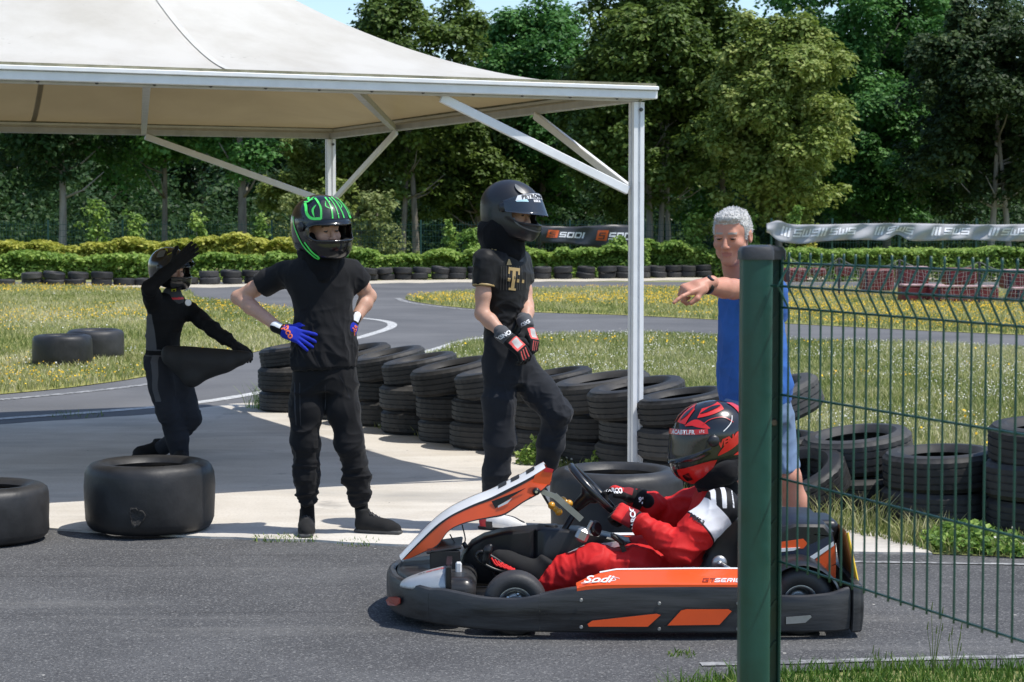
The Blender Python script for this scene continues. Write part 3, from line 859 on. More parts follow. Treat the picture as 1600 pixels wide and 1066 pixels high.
# black banner: orange emblem and wide white letters, twice (and on behind the post)
YB = 65.6; sB = FPX / YB
let = []
for k, px in enumerate((851, 928)):
    o_ = (px - 845) / sB; v0 = 10 / sB
    e = 17 / sB; sh = .25
    let.append(('emblem', [[(o_ + v0 * sh, v0), (o_ + e + v0 * sh, v0), (o_ + e + (v0 + e * .82) * sh, v0 + e * .82), (o_ + (v0 + e * .82) * sh, v0 + e * .82)]], M['print_orange']))
    x2 = o_ + .05; em = e * .82
    qs = []
    for (a, b_, w, h_) in ((.2, .68, .6, .1), (.2, .42, .12, .3), (.2, .42, .55, .1), (.63, .16, .12, .3), (.2, .12, .55, .1)):
        qs.append([(o_ + (v0 + em * (b_ + p[1] * h_)) * sh + e * (a + p[0] * w), v0 + em * (b_ + p[1] * h_)) for p in ((0, 0), (1, 0), (1, 1), (0, 1))])
    let.append(('emblem_mark', [[(x, y) for x, y in q] for q in qs], M['banner_black']))
    qs, w = block_text('SODI', 9.5 / sB, .3, .8, 1.08)
    let.append(('lettering', [[(x + o_ + 22 / sB, y + v0 + 1.5 / sB) for x, y in q] for q in qs], M['print_white']))
banner('banner', 'black banner with orange emblems and white letters on the fence', 845, 1002, YB, 351, 382, lambda x: (-.05 + .1 * math.sin(x * 1.3), .03 * math.sin(x * 2 + 1) - .04), lambda x, v: .05 * math.sin(x * 3.1 + v * 2) + .03 * math.sin(x * 7 - v * 5), M['banner_black'], let)
YG = 61.5; sG = FPX / YG
let = []
for px in (1222, 1278, 1368, 1456, 1546, 1636):
    o_ = (px - 1200) / sG; v0 = 8 / sG
    qs, w = block_text('/// ', 13 / sG, .3, .5, 1.3)
    q2, w2 = block_text('SWS', 11 / sG, .3, .5, 1.15)
    let.append(('lettering', [[(x + o_, y + v0) for x, y in q] for q in qs] + [[(x + o_ + 19 / sG, y + v0 + 1 / sG) for x, y in q] for q in q2], M['print_white']))
def fzg(x):
    X0 = px_x(1197, YG); t = x - X0
    lo = -.08 * math.exp(-((t - 1.0) / .6) ** 2) + .022 * math.sin(x * 1.9) + .20 * math.exp(-((t - 4.1) / .25) ** 2) + .25 * math.exp(-(t / .25) ** 2)
    hi = .022 * math.sin(x * 1.1 + 1) + .12 * math.exp(-((t - .35) / .25) ** 2)
    return lo, hi
banner('banner', 'long wind-crumpled grey banner with white lettering on the fence', 1197, 1700, YG, 350, 376, fzg, lambda x, v: .07 * math.sin(x * 2.2 + v * 2.4) * (.4 + v * (1 - v) * 2) + .05 * math.sin(x * 8 - v * 6), M['banner_grey'], let, 220)
for i, px in enumerate((1205, 1300, 1405, 1525, 1650)):
    o = MB().box((px_x(px, YG + .2), YG + .25, .95), .06, .06, 1.9).build('fence_post', M['fence_far'], origin=(px_x(px, YG + .2), YG + .25, 0))
    tag(o, 'thin green post carrying the grey banner, %s from its torn end' % ['first', 'second', 'third', 'fourth', 'fifth'][i], 'post', 'posts of the grey banner')

# ---------------------------------------------------------------- red barrier blocks and net
M['barrier_red'] = mat('barrier_red', (.13, .008, .013), rough=.5, var=.3, vscale=3)
M['barrier_pale'] = mat('barrier_pale', (.42, .27, .27), rough=.6, var=.3, vscale=4)
M['net'] = mat('net_white', (.42, .40, .37), rough=.8)
M['net_post'] = mat('net_post', (.02, .022, .04), rough=.5)
rows = [(1225, 1262, 419, 441, 49), (1270, 1292, 419, 432, 49), (1310, 1334, 416, 432, 48), (1348, 1398, 420, 455, 46), (1405, 1452, 419, 446, 44), (1410, 1478, 447, 473, 42.6), (1478, 1528, 419, 446, 44), (1455, 1562, 449, 473, 42.2), (1570, 1640, 424, 452, 42.6), (1582, 1660, 452, 475, 41.8)]
nm = ['first', 'second', 'third', 'fourth', 'fifth', 'sixth', 'seventh', 'eighth', 'ninth', 'tenth']
for i, (x0, x1, y0, y1, Y) in enumerate(rows):
    a, b = at(x0, y1, Y), at(x1, y0, Y)
    q = MB().box(((a[0] + b[0]) / 2, Y + .3, (a[2] + b[2]) / 2), b[0] - a[0], .55, b[2] - a[2], bev=.05)
    root = empty('barrier_block', ((a[0] + b[0]) / 2, Y + .3, 0), 'dark red barrier block behind the white net, %s from the green post' % nm[i], 'barrier', 'red barrier blocks')
    q.build('body', M['barrier_red'], root)
    if i in (5, 7, 8, 9, 4):
        MB().box(((a[0] + b[0]) / 2, Y + .27, b[2] + .012), (b[0] - a[0]) * .96, .5, .045, bev=.012).build('top_pad', M['barrier_pale'], root)
    MB().box((a[0] + (b[0] - a[0]) * .12, Y + .015, (a[2] + b[2]) / 2), .04, .02, (b[2] - a[2]) * .8).build('strap', M['net_post'], root)
npst = [(1232, 48), (1311, 46), (1405, 43.6), (1530, 41), (1660, 39)]
for i in range(len(npst) - 1):
    (xa, Ya), (xb, Yb) = npst[i], npst[i + 1]
    pa, pb = A(px_x(xa, Ya), Ya, 0), A(px_x(xb, Yb), Yb, 0)
    root = empty('net', pa, 'white net sagging between dark posts before the red blocks, %s span' % nm[i], 'net', 'net spans')
    ha = .92
    MB().box(pa + A(0, 0, ha / 2), .045, .045, ha).build('post', M['net_post'], root)
    w = MB(); cnt = 20
    def NP(u, v):
        top = ha - .22 * max(0, math.sin(math.pi * u)) ** .8
        return pa + (pb - pa) * u + A(.02 * math.sin(9 * u + 7 * v), .03 * math.sin(5 * v + 11 * u), .04 + (top - .04) * v)
    for k in range(cnt + 1):
        w.tube([NP(k / cnt + .012 * math.sin(k * 3 + t * 4), t) for t in np.linspace(0, 1, 5)], .0042, 3, cap=False)
    for k in range(9):
        w.tube([NP(t, k / 8) for t in np.linspace(0, 1, 12)], .0042 if k < 8 else .012, 3, cap=False)
    w.build('netting', M['net'], root)
# ---------------------------------------------------------------- tyres
M['rubber'] = mat('tyre_rubber', (.011, .011, .012), rough=.6, spec=.4, col2=(.030, .0295, .0295), vscale=7, bump=.1, bscale=60, rvar=.12)
M['rubber_dusty'] = mat('tyre_rubber_dusty', (.016, .016, .017), rough=.66, spec=.35, col2=(.046, .044, .042), vscale=5, bump=.12, bscale=50, rvar=.1)
M['rubber_slick'] = mat('slick_rubber', (.014, .0145, .0155), rough=.5, spec=.4, col2=(.036, .0355, .036), vscale=4, bump=.12, bscale=35, rvar=.1)
for k_ in ('rubber', 'rubber_dusty', 'rubber_slick'):      # every tyre a little different in age and dust
    nt = M[k_].node_tree; N, L = nt.nodes, nt.links; b_ = N['Principled BSDF']
    src = b_.inputs['Base Color'].links[0].from_socket
    oi = N.new('ShaderNodeObjectInfo'); mr = N.new('ShaderNodeMapRange'); mr.inputs[3].default_value = .65; mr.inputs[4].default_value = 1.6
    L.new(oi.outputs['Random'], mr.inputs[0]); vm = N.new('ShaderNodeVectorMath'); vm.operation = 'SCALE'
    L.new(src, vm.inputs[0]); L.new(mr.outputs[0], vm.inputs['Scale']); L.new(vm.outputs[0], b_.inputs['Base Color'])
def tyre_mesh(name, Ro, Ri, W, m, seg=96, tread=True, seed=0):
    """car tyre lying flat, base at z = 0"""
    h = W / 2
    grooves = (-.5, 0, .5)
    prof = []          # (r, z, kind)  outside from the bottom bead round to the top bead, then the hollow
    prof += [(Ri, -h * .62, 0), (Ri + .012, -h * .78, 0), (Ri + (Ro - Ri) * .30, -h * .97, 0), (Ri + (Ro - Ri) * .34, -h * 1.0, 0), (Ri + (Ro - Ri) * .40, -h * .99, 0), (Ri + (Ro - Ri) * .62, -h * 1.0, 0), (Ri + (Ro - Ri) * .82, -h * .94, 0), (Ro - .020, -h * .86, 0), (Ro - .008, -h * .78, 1)]
    if tread:
        zs = np.array([-.66, -.58, -.56, -.42, -.40, -.34, -.32, -.06, -.04, .04, .06, .32, .34, .40, .42, .56, .58, .66])
        lo = {2: 1, 3: 0}
        zz = [(-.70, 1), (-.46, 1), (-.45, 9), (-.37, 9), (-.36, 2), (-.05, 2), (-.04, 9), (.04, 9), (.05, 2), (.36, 2), (.37, 9), (.45, 9), (.46, 1), (.70, 1)]
        for z, k in zz:
            prof.append((Ro - (.009 if k == 9 else 0), z * h, k))
    else:
        for z in (-.68, -.4, -.1, .1, .4, .68):
            prof.append((Ro + .002 * (1 - z * z), z * h, 3))
    up = [(r, -z, k) for (r, z, k) in prof[:9]][::-1]
    prof += up
    prof += [(Ri + .012, h * .52, 0), (Ri + (Ro - Ri) * .55, h * .82, 0), (Ro - .028, h * .5, 0), (Ro - .022, 0, 0), (Ro - .028, -h * .5, 0), (Ri + (Ro - Ri) * .55, -h * .82, 0), (Ri + .012, -h * .52, 0)]
    rs = random.Random(seed)
    def mod(i, k, r):
        kd = prof[i][2]
        if kd == 1 and k % 3 == 0:
            return r - .007
        if kd == 2 and (k + 1) % 4 == 0:
            return r - .003
        return r
    mb = MB().lathe([(r, z + h) for r, z, k in prof], (0, 0, 0), (0, 0, 1), seg, mod=mod if tread else None, closed=True)
    me = mesh_from(name, mb.v, mb.f, m, None, True)
    sharp_edges(me, 34)
    return me
TY = [tyre_mesh('tyre_a', .325, .195, .195, M['rubber'], 96), tyre_mesh('tyre_b', .34, .205, .205, M['rubber_dusty'], 90), tyre_mesh('tyre_c', .315, .19, .185, M['rubber'], 84)]
TYH = [.195, .205, .185]
def put(me, name, loc, rot, label, group):
    o = link(name, me, None, loc)
    o.rotation_mode = 'ZYX'; o.rotation_euler = rot
    return tag(o, label, 'tyre', group)
def ordinal(n):
    one = 'first second third fourth fifth sixth seventh eighth ninth tenth eleventh twelfth thirteenth fourteenth fifteenth sixteenth seventeenth eighteenth nineteenth'.split()
    tens = {2: 'twent', 3: 'thirt', 4: 'fort', 5: 'fift', 6: 'sixt', 7: 'sevent', 8: 'eight'}
    if n < 20: return one[n - 1]
    return tens[n // 10] + ('ieth' if n % 10 == 0 else 'y-' + one[n % 10 - 1])
ORD = 'first second third fourth fifth sixth seventh eighth ninth tenth eleventh twelfth thirteenth fourteenth'.split()
rs = random.Random(11)
stacks = [(-1.98, 17.75, 3), (-1.38, 17.05, 3), (-1.03, 16.5, 3), (-.71, 15.85, 3), (-.42, 15.25, 3), (-.12, 14.75, 3), (.33, 14.35, 3), (.62, 13.8, 3), (.885, 13.25, 3), (1.14, 12.62, 3), (1.60, 12.2, 3), (2.03, 11.62, 2), (2.40, 11.05, 2), (2.92, 10.62, 3)]
for si, (x, y, n) in enumerate(stacks):
    z = .012
    for k in range(n):
        i = (si * 2 + k) % 3
        if si >= 11: i = 1
        top = (k == n - 1)
        tilt = R(-9.5 + rs.uniform(-2, 2)) if (top and si < 11) else R(rs.uniform(-2.5, 1.0))
        if si == 10 and top: tilt = R(-20)
        if si == 11: tilt = R(-7 if top else -2)
        if si == 12: tilt = R(-3 if top else 0)
        tx = R(rs.uniform(1, 4)) if top else R(rs.uniform(-1, 1.5))
        dx, dy = rs.uniform(-.03, .03), rs.uniform(-.03, .03)
        lift = .10 if (si == 10 and top) else .045 if (top and si < 12) else (.008 if k else 0)
        which = {2: ['bottom', 'top'], 3: ['bottom', 'middle', 'top']}[n][k]
        if n == 3 or True:
            lab = '%s tyre of the %s stack in the near tyre row, counted from the track' % (which, ORD[si])
        ty_ = put(TY[i], 'tyre', (x + dx, y + dy, z + lift), (tx, tilt, rs.uniform(0, 6)), lab, 'tyres stacked beside the concrete slab')
        q_ = rs.uniform(.95, 1.04); ty_.scale = (q_, q_, rs.uniform(.96, 1.04))
        z += TYH[i] * .93
# loose tyre low behind the pointing man's leg
put(TY[0], 'tyre', (1.66, 11.35, .10), (R(14), R(-20), 1.0), 'worn black tyre lying aslant behind the leg of the man in blue', 'tyres stacked beside the concrete slab')
# slicks
def slick(Ro, Ri, W, seed):
    h = W / 2; p = []
    pts = [(Ri, -h * .8), (Ri + .02, -h * .93), (Ri + (Ro - Ri) * .4, -h), (Ro - .06, -h * .98), (Ro - .03, -h * .93), (Ro - .012, -h * .82), (Ro - .003, -h * .66), (Ro, -h * .3), (Ro + .001, 0)]
    p = pts + [(r, -z) for r, z in pts[:-1]][::-1]
    p += [(Ri + .01, h * .7), (Ri + (Ro - Ri) * .6, h * .84), (Ro - .03, h * .5), (Ro - .03, -h * .5), (Ri + (Ro - Ri) * .6, -h * .84), (Ri + .01, -h * .7)]
    rr = np.random.default_rng(seed)
    def mod(i, k, r):
        return r + .0025 * math.sin(k * .35 + i) + .0015 * math.sin(k * .9 + i * 2)
    mb = MB().lathe([(r, z + h) for r, z in p], (0, 0, 0), (0, 0, 1), 72, mod=mod, closed=True)
    me = mesh_from('slick', mb.v, mb.f, M['rubber_slick'], None, True)
    sharp_edges(me, 40)
    return me
SLK = slick(.352, .225, .375, 1); SLK2 = slick(.33, .20, .30, 2)
sA = put(SLK, 'slick_tyre', (-1.985, 10.74, .018), (0, 0, .4), 'big smooth slick tyre with a worn patch at the slab edge', 'slick tyres')
o = put(SLK2, 'slick_tyre', (-2.80, 10.42, .010), (0, 0, 1), 'smooth slick tyre cut by the left edge of the picture', 'slick tyres')
o = put(SLK, 'slick_tyre', (.555, 10.42, .018), (0, 0, 2), 'smooth slick tyre behind the steering wheel of the kart', 'slick tyres')
p = gnd(87, 577); o = put(SLK, 'slick_tyre', (p[0], p[1] + .36, .01), (0, 0, 3), 'front one of the two slick tyres on the meadow', 'slick tyres')
p = gnd(140, 566); o = put(SLK, 'slick_tyre', (p[0], p[1] + .36, .01), (R(1), 0, 4), 'rear one of the two slick tyres on the meadow', 'slick tyres')
# worn patch on the front slick: a ragged shallow ring of torn rubber
M['torn'] = mat('torn_rubber', (.016, .015, .014), rough=.9, col2=(.042, .038, .034), vscale=30, bump=.5, bscale=80)
mb = MB(); V = []; n = 28
cz = .115; rs2 = random.Random(3); th0 = math.atan2(-10.74 + 0, 0)
for ring, (rad, lift) in enumerate(((.052, .0), (.046, .006), (.038, -.001), (.0, -.002))):
    for k in range(n):
        a = 2 * math.pi * k / n; rr_ = rad * (1 + .18 * math.sin(3 * a + 1) * (ring < 3) + .1 * rs2.uniform(-1, 1) * (ring < 3))
        u = math.cos(a) * rr_ * .8; w = math.sin(a) * rr_
        ang = -math.pi / 2 - .02 + u / .352
        Rr = .3535 + lift
        V.append((-1.985 + math.cos(ang) * Rr, 10.74 + math.sin(ang) * Rr, .018 + cz + w))
F = [(i * n + k, i * n + (k + 1) % n, (i + 1) * n + (k + 1) % n, (i + 1) * n + k) for i in range(3) for k in range(n)]
po = add('worn_patch', V, F, M['torn'], None)
po.parent = sA; po.matrix_parent_inverse = (Matrix.Translation(sA.location) @ sA.rotation_euler.to_matrix().to_4x4()).inverted()
# far tyre wall, two high along the hedge
FT = [tyre_mesh('far_tyre_a', .30, .18, .20, M['rubber'], 28, False), tyre_mesh('far_tyre_b', .285, .17, .19, M['rubber_dusty'], 28, False)]
line = smooth_line(pxs((-40, 449), (150, 448), (300, 446), (420, 444), (560, 440), (700, 438), (900, 437), (1100, 434), (1260, 430)), 24)
acc = 0; last = line[0]; spots = [line[0]]
for p in line[1:]:
    acc += np.linalg.norm(p - last); last = p
    if acc >= .57:
        spots.append(p); acc = 0
pile = 0
for i, p in enumerate(spots):
    if rs.random() < .02: continue
    px_here = 800 + p[0] / (p[1] + .8) * FPX
    if px_here < -8: continue
    pile += 1
    two = rs.random() < .88
    for k in range(2 if two else 1):
        lab = ('%s tyre of the %s pile from the left in the far tyre wall' % ('upper' if k else 'lower', ordinal(pile))) if two else 'single tyre, %s pile from the left in the far tyre wall' % ordinal(pile)
        put(FT[(i + k) % 2], 'tyre', (p[0] + rs.uniform(-.05, .05), p[1] + .8 + rs.uniform(-.12, .12), .005 + k * .19), (R(rs.uniform(-4, 4)), R(rs.uniform(-4, 4)) + (R(8) if rs.random() < .12 else 0), rs.uniform(0, 6)), lab, 'tyres of the far wall')

# ---------------------------------------------------------------- near fence: post and wire panel
PF = A(.648, 4.67)                       # post
TF = unit(A(.337, -.88))                 # panel runs towards the camera's right
FZ = [1.590, 1.537, 1.485, 1.277, 1.076, .876]
fence = empty('wire_fence', (PF[0], PF[1], 0), 'green wire fence with a capped post in the right foreground', 'fence')
t3 = A(TF[0], TF[1], 0); n3 = A(TF[1], -TF[0], 0)         # n3 points to the left, towards the lane
if n3[0] > 0: n3 = -n3
pc = A(.584, 4.70, 0)
# post: rounded front, deep channel on the flank where the panel hooks in
prof = []
fx = A(1, 0, 0); fy = A(0, -1, 0)        # fy towards the camera
hw, hd = .0365, .030
for k in range(13):
    a = math.pi * (1 - k / 12)
    prof.append((hw * math.cos(a), .010 + .018 * max(0, math.sin(a)) ** .7))
prof += [(hw, -.010), (hw + .001, -.036), (hw + .021, -.036), (hw + .0225, -.012), (hw + .027, -.010), (hw + .029, -.014), (hw + .029, -.052), (.014, -.052), (.012, -.045), (-.012, -.045), (-.014, -.052), (-hw + .005, -.052), (-hw, -.044)]
q = MB().loft([[pc + fx * x + fy * y + UP * z for x, y in prof][::-1] for z in (-.3, .4, .9, 1.4, 1.606)])
post = q.build('post', M['fence_green'], fence, autosmooth=40)
M['cap'] = mat('black_plastic_cap', (.03, .03, .034), rough=.5, bump=.1, bscale=80)
q = MB()
prof_c = [(x, y) for x, y in prof if not (hw < x < hw + .0225 and y < -.011)]
sc = lambda s, z: [pc + fx * ((x - .01) * s + .01) + fy * ((y + .015) * s - .015) + UP * z for x, y in prof_c][::-1]
q.loft([sc(1.10, 1.598), sc(1.10, 1.618), sc(.98, 1.628), sc(.5, 1.633)])
q.build('cap', M['cap'], fence, autosmooth=45)
# slots along the flank of the post
M['slot'] = mat('slot_dark', (.004, .02, .016), rough=.6)
for k in range(14):
    z = 1.56 - k * .1
    MB().bar(pc + fx * (hw + .004) + fy * -.033 + UP * (z - .014), pc + fx * (hw + .020) + fy * -.033 + UP * (z + .012), .005, .007).build('clip', M['fence_green'], post)
q = MB().lathe([(0, .008), (.007, .008), (.009, .0)], pc + fx * (hw + .011) + fy * -.034 + UP * 1.205, A(0, -1, 0), 10)
q.build('bolt', mat('rusty_bolt', (.22, .16, .12), rough=.6, metal=.5), post)
p0 = A(PF[0] - .004, PF[1] - .01, 0)
def fold(z):
    """offset of the wires across the V fold"""
    if FZ[0] >= z >= FZ[2]:
        h = (FZ[0] - FZ[2]) / 2
        return -.029 * (1 - abs(z - FZ[1]) / h)
    return 0
zs = [1.616, 1.603, 1.590, 1.575, 1.545, 1.537, 1.529, 1.500, 1.485, 1.470, 1.2, .876, .868]
vw = MB()
for z in zs: pass
vpath = [A(0, 0, 0) + n3 * -fold(z) + UP * z for z in zs]
wire = MB().tube(vpath, .0026, 8)
wme = mesh_from('vertical_wire', np.array(wire.v), wire.f, M['fence_green'], None, True)
for k in range(49):
    o = link('vertical_wire', wme, fence, p0 + t3 * (.022 + k * .05) - A(PF[0], PF[1], 0))
for i, z in enumerate(FZ):
    off = n3 * (-fold(z) - .0048)
    MB().tube([p0 + off + UP * z - t3 * .02, p0 + off + UP * z + t3 * 2.45], .0029, 8).build('horizontal_wire', M['fence_green'], fence, smooth=True)
# ---------------------------------------------------------------- implicit surfaces (bodies, clothes, helmets)
def _grid_eval(f, lo, hi, h, B=6):
    lo = np.asarray(lo, float); nb = np.ceil((np.asarray(hi, float) - lo) / h / B).astype(int) + 1
    bi = np.stack(np.meshgrid(*[np.arange(k) for k in nb], indexing='ij'), -1).reshape(-1, 3)
    cen = lo + (bi * B + (B - 1) / 2) * h
    fc = f(cen)
    vals = np.repeat(np.repeat(np.repeat(fc.reshape(nb), B, 0), B, 1), B, 2).astype(np.float32)
    act = np.abs(fc) < h * B * 1.5
    ab = bi[act]
    o = np.stack(np.meshgrid(np.arange(B), np.arange(B), np.arange(B), indexing='ij'), -1).reshape(-1, 3)
    I = (ab[:, None, :] * B + o[None]).reshape(-1, 3)
    fv = f(lo + I * h)
    vals[I[:, 0], I[:, 1], I[:, 2]] = fv
    return vals
def nets(f, lo, hi, h):
    """surface nets of f = 0"""
    V = _grid_eval(f, lo, hi, h); lo = np.asarray(lo, float)
    s = V < 0
    nx, ny, nz = V.shape
    c = np.zeros((nx - 1, ny - 1, nz - 1), np.int8)
    corners = [(i, j, k) for i in (0, 1) for j in (0, 1) for k in (0, 1)]
    sl = lambda a, o: a[o[0]:nx - 1 + o[0], o[1]:ny - 1 + o[1], o[2]:nz - 1 + o[2]]
    for o in corners: c += sl(s, o)
    act = (c > 0) & (c < 8)
    cells = np.argwhere(act)
    idx = np.full(act.shape, -1, np.int64); idx[act] = np.arange(len(cells))
    acc = np.zeros((len(cells), 3)); cnt = np.zeros(len(cells))
    for a in corners:
        for d in range(3):
            if a[d] == 0:
                b = list(a); b[d] = 1
                va = sl(V, a)[act]; vb = sl(V, tuple(b))[act]
                m = (va < 0) != (vb < 0)
                t = va[m] / (va[m] - vb[m])
                p = np.tile(np.array(a, float), (m.sum(), 1)); p[:, d] += t
                acc[m] += p; cnt[m] += 1
    verts = lo + (cells + acc / cnt[:, None]) * h
    faces = []
    for d in range(3):
        e = [slice(0, n) for n in V.shape]; g = list(e)
        e[d] = slice(0, V.shape[d] - 1); g[d] = slice(1, V.shape[d])
        diff = s[tuple(e)] != s[tuple(g)]
        I = np.argwhere(diff)
        u, v = (d + 1) % 3, (d + 2) % 3
        ok = (I[:, u] > 0) & (I[:, v] > 0) & (I[:, u] < V.shape[u] - 1) & (I[:, v] < V.shape[v] - 1)
        I = I[ok]
        ins = s[I[:, 0], I[:, 1], I[:, 2]]
        q = []
        for (du, dv) in ((-1, -1), (0, -1), (0, 0), (-1, 0)):
            J = I.copy(); J[:, u] += du; J[:, v] += dv
            q.append(idx[J[:, 0], J[:, 1], J[:, 2]])
        Q = np.stack(q, 1)
        Q[~ins] = Q[~ins][:, ::-1]
        faces.append(Q)
    Fq = np.concatenate(faces)
    Fq = Fq[(Fq >= 0).all(1)]
    return verts, Fq
def relax(V, F, it=2, k=.5):
    E = np.concatenate([F[:, [0, 1]], F[:, [1, 2]], F[:, [2, 3]], F[:, [3, 0]]])
    E = np.concatenate([E, E[:, ::-1]])
    for _ in range(it):
        s = np.zeros_like(V)
        for d in range(3):
            s[:, d] = np.bincount(E[:, 0], V[E[:, 1], d], len(V))
        c = np.bincount(E[:, 0], minlength=len(V))[:, None]
        V = V * (1 - k) + k * s / np.maximum(c, 1)
    return V
def cone(P, a, b, ra, rb):
    a = np.asarray(a, float); ba = np.asarray(b, float) - a
    pa = P - a
    t = np.clip(pa @ ba / (ba @ ba + 1e-12), 0, 1)
    return np.linalg.norm(pa - t[:, None] * ba, axis=1) - (ra + (rb - ra) * t)
def ell(P, c, r, ax=None):
    p = P - np.asarray(c, float)
    if ax is not None: p = p @ np.asarray(ax, float).T
    r = np.asarray(r, float)
    k0 = np.linalg.norm(p / r, axis=1); k1 = np.linalg.norm(p / (r * r), axis=1)
    return k0 * (k0 - 1) / np.maximum(k1, 1e-6)
def rbox(P, c, hs, rd, ax=None):
    p = P - np.asarray(c, float)
    if ax is not None: p = p @ np.asarray(ax, float).T
    q = np.abs(p) - (np.asarray(hs, float) - rd)
    return np.linalg.norm(np.maximum(q, 0), axis=1) + np.minimum(q.max(1), 0) - rd
def smin(a, b, k):
    h = np.clip(.5 + .5 * (b - a) / k, 0, 1)
    return b * (1 - h) + a * h - k * h * (1 - h)
def smax(a, b, k):
    return -smin(-a, -b, k)
def chain(P, pts, rs, k=.02, c0=False, c1=False):
    """tapered limb through pts; c0 / c1 cut the ends flat"""
    d = None
    for i in range(len(pts) - 1):
        q = cone(P, pts[i], pts[i + 1], rs[i], rs[i + 1])
        d = q if d is None else smin(d, q, k)
    if c0: d = smax(d, (np.asarray(pts[0]) - P) @ unit(np.asarray(pts[1]) - pts[0]), .008)
    if c1: d = smax(d, (P - np.asarray(pts[-1])) @ unit(np.asarray(pts[-1]) - pts[-2]), .008)
    return d
def ebody(P, st, side, fwd, cap0=True, cap1=True):
    """stack of ellipses: st = [(centre, half width, half depth)], side and fwd unit vectors"""
    C = np.array([s[0] for s in st]); a = np.array([s[1] for s in st]); b = np.array([s[2] for s in st])
    ax = unit(C[-1] - C[0]); tt = (C - C[0]) @ ax
    t = (P - C[0]) @ ax
    tc = np.clip(t, tt[0], tt[-1])
    # smooth interpolation by dense Catmull-Rom table
    key = np.linspace(0, len(st) - 1, 60)
    tab = np.array(smooth_line([np.concatenate([[tt[i]], C[i], [a[i], b[i]]]) for i in range(len(st))], 10))
    o = np.argsort(tab[:, 0]); tab = tab[o]
    I = [np.interp(tc, tab[:, 0], tab[:, k]) for k in range(1, 6)]
    c = np.stack(I[:3], 1); A_, B_ = I[3], I[4]
    side = unit(np.asarray(side) - ax * np.dot(side, ax)); fwd = unit(np.asarray(fwd) - ax * np.dot(fwd, ax))
    p = P - c
    x, y = p @ side, p @ fwd
    k0 = np.sqrt((x / A_) ** 2 + (y / B_) ** 2); k1 = np.sqrt((x / A_ ** 2) ** 2 + (y / B_ ** 2) ** 2)
    d = k0 * (k0 - 1) / np.maximum(k1, 1e-6)
    if cap0: d = smax(d, tt[0] - t, .01)
    if cap1: d = smax(d, t - tt[-1], .02)
    return d
def frame(fwd, up=(0, 0, 1)):
    """rows: right, forward, up"""
    f = unit(fwd); r = unit(np.cross(f, up)); u = np.cross(r, f)
    return np.array([r, f, u])
def vnormals(V, F):
    n = np.cross(V[F[:, 2]] - V[F[:, 0]], V[F[:, 3]] - V[F[:, 1]])
    out = np.zeros_like(V)
    for k in range(4):
        for d in range(3):
            out[:, d] += np.bincount(F[:, k], n[:, d], len(V))
    return out / (np.linalg.norm(out, axis=1, keepdims=True) + 1e-12)
def sdf_obj(name, f, lo, hi, h, mats, parent, it=2, fm=None, xf=None, bvh=False, disp=None, vattr=None):
    """xf: (origin, rows, scale) takes local to world; fm: material index from local face centres"""
    V, F = nets(f, lo, hi, h)
    if it: V = relax(V, F, it)
    fmat = None
    V0 = V
    if fm is not None:
        fmat = fm(V[F].mean(1))
    if disp is not None:
        V = V + vnormals(V, F) * disp(V)[:, None]
    if xf is not None:
        o, rows, sc = xf
        V = np.asarray(o) + (V * sc) @ np.asarray(rows)
    base = origin_of(parent) if parent is not None else np.zeros(3)
    me = quads_mesh(name, V - base, F, mats, smooth=True, fmat=fmat)
    if vattr is not None:
        for nm_, arr in vattr(V0).items():
            a_ = me.attributes.new(nm_, 'FLOAT', 'POINT'); a_.data.foreach_set('value', np.asarray(arr, dtype=np.float32))
    ob = link(name, me, parent)
    if bvh:
        ob_b = BVHTree.FromPolygons([tuple(v) for v in V], [tuple(map(int, q)) for q in F])
        return ob, ob_b
    return ob
def bounds(pts, m):
    p = np.array(pts); return p.min(0) - m, p.max(0) + m
